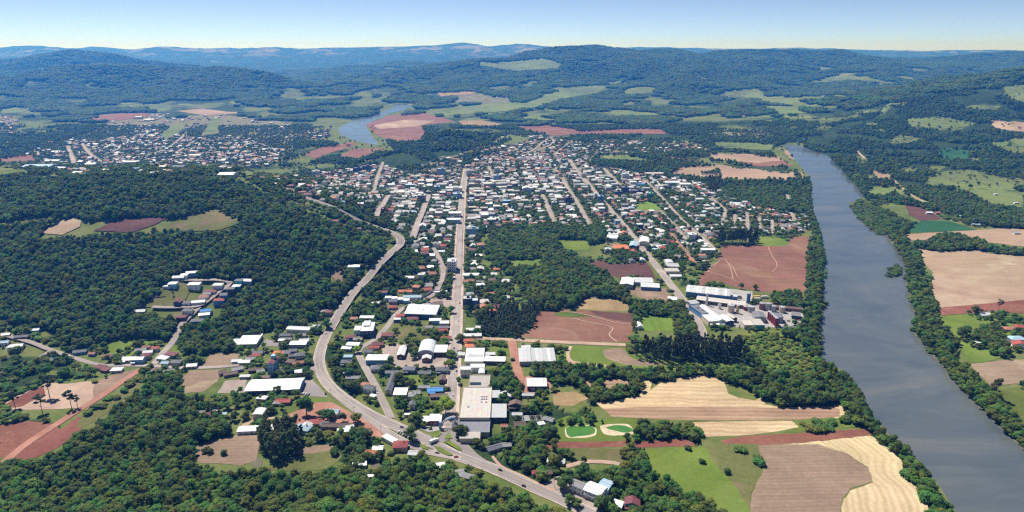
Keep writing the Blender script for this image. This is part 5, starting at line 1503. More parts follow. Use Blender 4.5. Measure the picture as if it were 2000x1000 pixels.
big('warehouse', 'warehouse', "long weathered grey hall by the dirt crossroad", "1015,707 1086,706 1014,683", 4.5, 's', 'l', 'G', 1.2, win=dict(floors=1, gap=6, door=False),
    extra=lambda t, w, l, h: [part('roof_panel', roof_mesh(w / 9 - .3, l, h + .3, 's', 1.2, ROOF['l'][1], .3), t, -w / 2 + w * (i + .5) / 9) for i in range(9)])
big('barn', 'barn', "white roofed barn with dark wall on red dirt", "1030,755 1068,755 1030,739", 4.6, 'x', 'w', 'D', 1.2, door=[(-.4, 3, 3), (.4, 3, 3)],
    extra=lambda t, w, l, h: [part('roof_panel', roof_mesh(w / 7 - .25, l, h + .26, 'x', 1.2, ROOF['w'][1], .3), t, -w / 2 + w * (i + .5) / 7) for i in range(7)])
big('house', 'house', "white two storey house with white roof above the villa street", "768,771 793,771 769,759", 6.0, 's', 'w', 'W', .6, win=W2)
big('restaurant', 'restaurant', "red walled restaurant with two white roofs beside the gate", "838,822 861,822 838,811", 4.2, 's', 'w', 'R', .8, win=dict(floors=1, gap=2.6, shop=1),
    extra=lambda t, w, l, h: (block(t, 12, l * .8, 3.4, 's', 'w', 'K', .5, x=-w / 2 - 6.4, y=-l * .05), openings(t, 12, l * .8, 3.4, -w / 2 - 6.4, -l * .05, floors=1, gap=3)))
big('canopy_building', 'canopy', "long white canopy roof slanting along the service road", "767,865 778,859 748,851", 3.2, 'f', 'w', 'W', win=dict(floors=1, gap=5))
big('house', 'house', "row of slate roofed terrace houses along the side street", "752,764 764,764 738,729", 4.0, 'y', 's', 'C', 1.8, win=dict(floors=1, gap=3.0))
big('house', 'house', "white roofed barn house by the farm lane", "493,811 512,811 493,799", 5.0, 'arch', 'w', 'C', 1.2, win=dict(floors=1, gap=4))
big('poultry_shed', 'shed', "long white farm shed at the end of the farm lane", "463,843 508,841 470,833", 3.0, 'x', 'w', 'W', .8, win=dict(floors=1, gap=4))
big('poultry_shed', 'shed', "second white farm shed half hidden by eucalyptus", "512,838 536,836 515,830", 3.0, 'x', 'w', 'W', .8, win=dict(floors=1, gap=4))
big('inn', 'inn', "large white two storey inn with blue trim and balconies", "1140,956 1172,968 1157,942", 6.4, 'x', 'w', 'W', 1.3, ov=.6, win=W2,
    extra=lambda t, w, l, h: (block(t, 8, 11, 5.6, 'x', 'n', 'N', 1.2, x=w * .30, y=l / 2 + 4), [part('balcony', pymesh('balcony', *(lambda V, F: (box(V, F, -w / 2, w / 2, -1.2, 0, 0, .15), box(V, F, -w / 2, w / 2, -1.25, -1.15, .15, 1.0), (V, F))[2])([], []), [M['frame']]), t, 0, -l / 2 - .02, 3.0)], [part('column', pymesh('column', *(lambda V, F: (box(V, F, -.12, .12, -.12, .12, 0, 3.0), (V, F))[1])([], []), [M['frame']]), t, -w / 2 + w * i / 6, -l / 2 - 1.1, 0) for i in range(7)]))
big('inn', 'inn', "grey roofed wing of the roadside inn", "1111,945 1136,955 1118,934", 5.8, 'x', 'g', 'W', 1.4, win=W2)
big('warehouse', 'warehouse', "white hall with blue side wall alone on the north slope", "679,522 702,526 690,513", 5.0, 'x', 'w', 'B', .8, win=W1)
# sheds along the straight street
big('warehouse', 'warehouse', "white gabled shed at the edge of the central wood", "1211,555 1236,557 1214,542", 6.0, 'y', 'w', 'G', 1.6, door=[(0, 4, 4)])
big('warehouse', 'warehouse', "long pale shed behind the white gabled shed", "1239,551 1276,552 1241,542", 4.5, 'x', 'l', 'C', 1.0, win=W1)
big('warehouse', 'warehouse', "long blue walled shed beside the straight street", "1252,560 1288,562 1254,552", 4.5, 'x', 'l', 'B', .8, win=W1)
big('warehouse', 'warehouse', "striped pale shed right of the straight street", "1302,520 1326,521 1304,514", 4.0, 'x', 'l', 'C', .8, win=W1)
big('warehouse', 'warehouse', "pale tan shed behind the striped shed", "1301,530 1327,530 1303,524", 4.0, 'x', 'c', 'C', .6, win=W1)
big('warehouse', 'warehouse', "small arched roof above the striped shed", "1302,514 1316,514 1303,508", 3.5, 'arch', 'l', 'W', 1.4)
big('shed', 'shed', "low farm shed by the red field edge", "1310,540 1332,540 1312,536", 3.0, 'x', 'l', 'W', .7, win=dict(floors=1, gap=4))
big('shed', 'shed', "three tiered white shed left of the factory street", "1305,585 1322,586 1305,580", 3.4, 's', 'w', 'D', .5, win=dict(floors=1, gap=4),
    extra=lambda t, w, l, h: block(t, w * 1.1, 7, 2.8, 's', 'l', 'D', .4, x=1, y=-l / 2 - 7))
big('sports_hall', 'gymnasium', "white arched sports hall by the straight street", "1249,474 1268,475 1250,465", 5.0, 'arch', 'w', 'C', 3.0)
big('sports_hall', 'gymnasium', "grey blue hall with dark front beside the orange roof", "1229,480 1244,481 1226,471", 6.0, 'y', 'n', 'I', 1.4)
big('commercial_building', 'shop building', "wide orange roofed building below the sports hall", "1200,486 1229,486 1199,478", 4.0, 'x', 'o', 'C', 1.2, win=W1)
big('warehouse', 'warehouse', "white double roofed school hall above the clearing", "1185,465 1207,466 1188,458", 5.0, 'f', 'w', 'W', win=W1, extra=lambda t, w, l, h: block(t, w * .9, 9, h + 1, 'f', 'w', 'W', x=1, y=l / 2 + 5))
big('office_building', 'office building', "long white flat block with blue windows facing the red field", "1371,489 1398,489 1371,485", 8.0, 'f', 'w', 'W', win=dict(floors=2, gap=2.6, ww=1.8, wh=2.2, door=False), parapet=True)

# ---- the riverside factory
big('factory_hall', 'factory', "long blue walled factory hall with striped pale roof by the river", "1340,570 1426,579 1345,557", 7.0, 'x', 'l', 'B', 1.6, win=dict(floors=1, gap=6, ww=3.0, wh=1.6, door=False),
    extra=lambda t, w, l, h: [part('roof_panel', roof_mesh(w / 14 - .3, l, h + .27, 'x', 1.6, ROOF['l' if i % 3 else 'w'][1], .3), t, -w / 2 + w * (i + .5) / 14) for i in range(14)])
big('factory_shed', 'shed', "long low beige shed in front of the blue factory hall", "1360,585 1455,597 1363,578", 4.5, 'x', 'c', 'D', .8, win=dict(floors=1, gap=6))
big('factory_hall', 'factory', "grey sawtooth building with blue wall on the street corner", "1371,614 1389,612 1358,595", 6.0, 'f', 'k', 'B', parapet=True, win=dict(floors=1, gap=4, door=False), extra=skylights([(-.3, .2), (.2, .3), (.1, -.3)], 1.2))
big('factory_hall', 'factory', "white roofed hall at the front of the riverside factory", "1384,628 1414,626 1376,616", 6.0, 's', 'w', 'C', .8, win=W1)
big('factory_hall', 'factory', "slim white roofed gallery running back through the factory", "1404,626 1415,625 1378,597", 7.0, 'y', 'w', 'W', 1.4)
big('factory_shed', 'shed', "small grey gate house at the factory corner", "1350,594 1366,592 1347,587", 4.0, 'x', 'l', 'G', .8, win=W1)
big('factory_shed', 'shed', "dark walled shed with white roof in the factory yard", "1419,628 1434,627 1412,616", 5.5, 'y', 'w', 'I', 1.0, win=W1)
big('factory_shed', 'shed', "tan roofed shed in the factory yard", "1432,622 1440,621 1423,613", 5.0, 'y', 'c', 'D', 1.0)
big('factory_shed', 'shed', "turquoise walled shed at the front of the factory", "1475,635 1494,635 1473,624", 6.0, 's', 'c', 'T', .6, win=W1)
big('factory_shed', 'shed', "cream walled shed beside the turquoise shed", "1454,635 1475,635 1453,627", 5.0, 's', 'c', 'C', .6, win=W1)
big('factory_hall', 'factory', "grey gabled hall in the middle of the factory", "1475,620 1497,621 1468,609", 6.0, 'y', 'k', 'G', 1.4, win=W1)
big('factory_shed', 'shed', "long brown roofed store behind the factory tanks", "1507,599 1568,605 1509,595", 4.0, 'x', 'b', 'K', .8, win=dict(floors=1, gap=6))
big('factory_shed', 'shed', "dark open shed near the river end of the factory", "1547,616 1564,618 1549,609", 4.5, 'x', 'g', 'I', .8)
big('factory_shed', 'shed', "dark row of stores at the lower factory fence", "1531,641 1560,642 1531,637", 3.5, 'x', 's', 'D', .6)
big('factory_shed', 'shed', "blue block of the factory loading bay", "1431,580 1440,581 1431,574", 7.0, 'f', 'l', 'B', parapet=True, win=dict(floors=2, gap=3, door=False))
big('factory_shed', 'shed', "white roofed front office of the factory", "1388,634 1415,634 1390,629", 3.5, 's', 'w', 'W', .5, win=W1)
big('factory_shed', 'shed', "grey machine house between the silos", "1514,619 1530,620 1511,611", 7.0, 'x', 'k', 'G', 1.0, win=W1)

def lathe(name, prof, mat, seg=16):
    V, F = [], []
    for r, z in prof:
        for k in range(seg):
            a = 2 * math.pi * k / seg; V.append((r * math.cos(a), r * math.sin(a), z))
    for i in range(len(prof) - 1):
        for k in range(seg):
            j = (k + 1) % seg; F.append((i * seg + k, i * seg + j, (i + 1) * seg + j, (i + 1) * seg + k))
    F.append(tuple(range((len(prof) - 1) * seg, len(prof) * seg)))
    return pymesh(name, V, F, [mat])
def silo(name, cat, label, px, py, r, h, mat, cone=1.0, group=None, ribs=3):
    x, y, z = G1(px, py)
    t = empty(name, x, y, z, 0, label, cat, group)
    part('shell', lathe('shell', [(r, -.3), (r, h), ], mat), t)
    part('cone_roof', lathe('cone_roof', [(r + .15, h), (r + .1, h + .1), (.3, h + cone), (.3, h + cone + .5)], M['steel']), t)
    for i in range(ribs):
        zz = h * (i + 1) / (ribs + 1); part('hoop', lathe('hoop', [(r + .02, zz), (r + .12, zz), (r + .12, zz + .25), (r + .02, zz + .25)], mat), t)
    V, F = [], []; box(V, F, -.25, .25, -.1, .1, 0, h); part('ladder', pymesh('ladder', V, F, [M['steel']]), t, r * .7, -r * .75, 0, .8)
    OCC.append((x, y, r + 1))
silo('tower_silo', 'silo', "tall dark blue tower silo behind the factory", 1461, 592, 2.2, 13, WALL['B'][1])
silo('chimney', 'chimney', "slender white chimney over the factory gallery", 1380, 596, 1.3, 15, WALL['W'][1], .4)
silo('storage_tank', 'tank', "wide beige storage tank in the factory yard", 1427, 609, 4.2, 9, WALL['C'][1], 1.2)
silo('storage_tank', 'tank', "grey storage tank with pale top in the factory", 1467, 609, 4.0, 7, M['steel'], 1.0)
silo('storage_tank', 'tank', "rust coloured tank beside the grey storage tank", 1456, 606, 2.6, 5, WALL['R'][1], .8)
silo('storage_tank', 'tank', "brown round tank near the factory stores", 1488, 604, 3.6, 8, WALL['K'][1], .8)
silo('storage_tank', 'tank', "steel tank cluster, taller one behind the red silos", 1500, 606, 3.2, 9, M['steel'], .8)
silo('storage_tank', 'tank', "shorter steel tank nearest the gravel yard", 1510, 608, 3.0, 7, M['steel'], .8)
silo('storage_tank', 'tank', "pale tank between machine house and yard", 1527, 610, 3.4, 7, WALL['C'][1], .8)
silo('storage_tank', 'tank', "small white tank inside the factory yard", 1405, 603, 2.0, 6, WALL['W'][1], .6)
for i in range(5):
    silo('silo', 'silo', "rust red silo, %s in the row of five" % ("rear end", "second from the rear", "middle one", "second from the front", "front end")[i], 1502 + 3.4 * i, 624 + 3.2 * i, 2.3, 10, WALL['R'][1], .9, 'row of rust red silos')
silo('conveyor_tower', 'tower', "rusty machinery tower in the factory", 1440, 612, 1.6, 10, WALL['Y'][1], .4)

# ---- apartment and office blocks of the town centre: px, base row, width px, height px, depth m, wall, roof | label
BLOCKS = """922,461,25,15,14,N,g|wide pale blue apartment block at the bend of the avenue shops
912,603,16,21,12,I,c|tall dark blue apartment block on the avenue beside the tall trees
927,601,12,15,9,B,l|narrower rear part of the dark blue apartment block
882,531,17,21,16,W,w|white and grey apartment block left of the avenue
971,338,10,10,14,W,l|pale tower block beyond the centre, upper of two stacked
970,354,11,12,14,N,l|blue tinted tower block, lower of two stacked
965,371,9,13,13,G,g|slim grey tower block near the centre
916,345,11,12,14,W,g|white tower block at the head of the avenue
1222,352,13,13,16,W,l|white clinic tower above the dark office blocks
1221,383,13,18,16,I,k|tallest dark navy office block
1207,385,14,11,14,I,k|lower dark navy block beside the tallest office
1246,381,24,9,14,D,k|wide dark brown office block near the town pitch
1253,367,13,7,12,B,u|blue roofed block above the wide dark block
1271,391,9,14,12,E,w|green and white block beside the town pitch
1265,390,5,14,12,W,w|white slab attached to the green block
1163,394,5,17,10,W,w|thin white tower by the second town street
1173,396,12,13,12,B,l|blue white block beside the thin white tower
1110,401,13,16,14,D,k|dark purple apartment block between two streets
1097,403,10,9,12,I,g|small navy block left of the dark purple block
1082,405,9,10,12,G,l|grey block left of the small navy block
1206,440,10,9,12,N,l|pale blue block beside the long straight street
1250,449,12,11,12,I,w|navy block with white frame in the right quarter
990,401,15,9,12,B,n|bright blue block in the middle of town
1029,379,18,12,16,W,w|white church like block in the middle of town
616,346,14,12,14,W,l|white tower at the left end of town
640,345,10,8,12,P,l|pink block beside the white left tower
698,338,16,10,14,I,k|dark block at the left of the hill street
716,334,16,10,14,B,r|dark blue block with red roof on the hill street
862,345,15,16,14,N,l|broad pale blue tower left of the avenue head
871,325,6,9,8,B,u|small blue tower at the knoll foot
853,375,11,11,12,N,w|pale block with white roof left of the avenue
886,377,32,10,20,W,w|long white commercial block beside the avenue
893,388,18,10,14,N,l|pale blue apartment block under the long white block
823,395,15,15,14,G,w|grey block with white top near the left street
750,421,12,13,12,D,m|dark apartment block by the hospital street
825,451,12,10,12,W,w|white gabled block left of the avenue
918,408,9,16,12,G,l|grey slab right of the avenue
885,437,27,8,16,N,l|pale blue stepped block beside the avenue
888,425,24,9,16,W,w|white stepped block above the pale blue one
1352,474,15,17,14,W,w|white residential tower in the right quarter
1361,474,7,13,12,I,k|navy half of the white residential tower
1368,397,15,8,14,W,l|pale block near the winding allotment street
1310,365,8,8,10,N,l|small pale tower by the white factory roofs
862,368,20,8,16,W,l|low white block facing the left avenue
780,375,18,10,14,P,m|pink block with maroon roof at the old street
800,369,18,8,14,N,l|blue grey block beside the pink block
1140,347,10,8,12,W,g|white block at the top of the second street
1126,352,16,7,12,K,k|brown block above the second street
1195,362,14,8,12,G,l|grey block left of the white clinic tower
1280,345,34,6,20,C,c|long cream hall behind the clinic tower
1315,362,30,5,22,W,w|white factory roofs at the far edge of town
1340,366,22,6,20,W,w|second group of white factory roofs at the town edge
1100,333,12,6,12,W,w|small white block by the diagonal old street"""
LASTB = []
for ln in BLOCKS.split('\n'):
    a, lab = ln.split('|'); px, py, wp, hp, dep, wc, rc = a.split(',')
    px, py, wp, hp, dep = float(px), float(py), float(wp), float(hp), float(dep)
    x, y, z = G1(px, py); d = float(project(x, y, z)[2])
    w = wp * d / FPX; h = hp * d / FPX / math.cos(math.radians(14)) * .9; y += dep / 2
    nm = 'office_building' if 'office' in lab else 'church' if 'church' in lab else 'commercial_building' if ('commercial' in lab or 'hall' in lab or 'factory' in lab) else 'apartment_building'
    t = empty(nm, x, y, float(H(x, y)), GRID + random.uniform(-.06, .06), lab, nm.replace('_', ' ').replace('apartment building', 'apartment block'))
    rf = 'y' if 'gabled' in lab or 'church' in lab else 'f'
    block(t, w, dep, h, rf, rc, wc, 3.0, parapet=(rf == 'f'))
    fl = max(2, int(round(h / 3.1)))
    window_grid(t, w, dep, h, fl)
    if rf == 'f' and h > 9:
        V, F = [], []; box(V, F, -w * .16, w * .16, -dep * .15, dep * .15, 0, 2.6); part('lift_house', pymesh('lift_house', V, F, [WALL[wc][1]]), t, w * .12, 0, h + .2)
        V, F = [], []; box(V, F, -w * .3, w * .3, -.5, 0, 0, .12)
        for f in range(1, fl): part('balcony', pymesh('balcony', V, F, [M['concrete']]), t, 0, -dep / 2 - .07, f * h / fl)
    occ(x, y, w, dep, GRID, 2)
# left town halls
for s in """348,333,26,12,20,I,k|big dark blue hall in the left town
315,333,18,6,24,W,w|white hall left of the big dark blue hall
68,330,54,5,30,N,n|long pale green roofed shed at the left edge of the left town
110,334,28,6,22,W,w|white twin roofed factory of the left town
100,318,26,6,22,W,w|white factory above the twin roofed one
108,300,16,6,16,W,w|white tall block of the left town factories
175,325,20,7,22,W,w|white roofed hall beside the lower left street
255,320,28,6,20,W,w|long white store in the middle of the left town
380,307,22,6,20,W,w|white roofed store at the right of the left town
270,232,12,6,20,W,w|white silo building under the left ridge
290,236,20,4,20,W,w|long white shed under the left ridge
440,347,30,5,24,W,w|white sports building behind the wooded hill
180,285,20,5,18,W,w|white store on the ridge street
150,345,24,5,24,W,w|white roofed depot at the hill foot
65,215,26,3,24,W,w|white sheds at the foot of the left ridge""".split('\n'):
    a, lab = s.split('|'); px, py, wp, hp, dep, wc, rc = a.split(',')
    px, py, wp, hp, dep = float(px), float(py), float(wp), float(hp), float(dep)
    x, y, z = G1(px, py); d = float(project(x, y, z)[2])
    w = wp * d / FPX; h = max(4.5, hp * d / FPX * .6)
    t = empty('industrial_hall', x, y + dep / 2, float(H(x, y + dep / 2)), random.uniform(-.15, .15), lab, 'industrial hall')
    block(t, w, dep, h, 'x', rc, wc, 2.0); window_grid(t, w, dep, h, 2, 5); occ(x, y + dep / 2, w, dep, 0, 2)

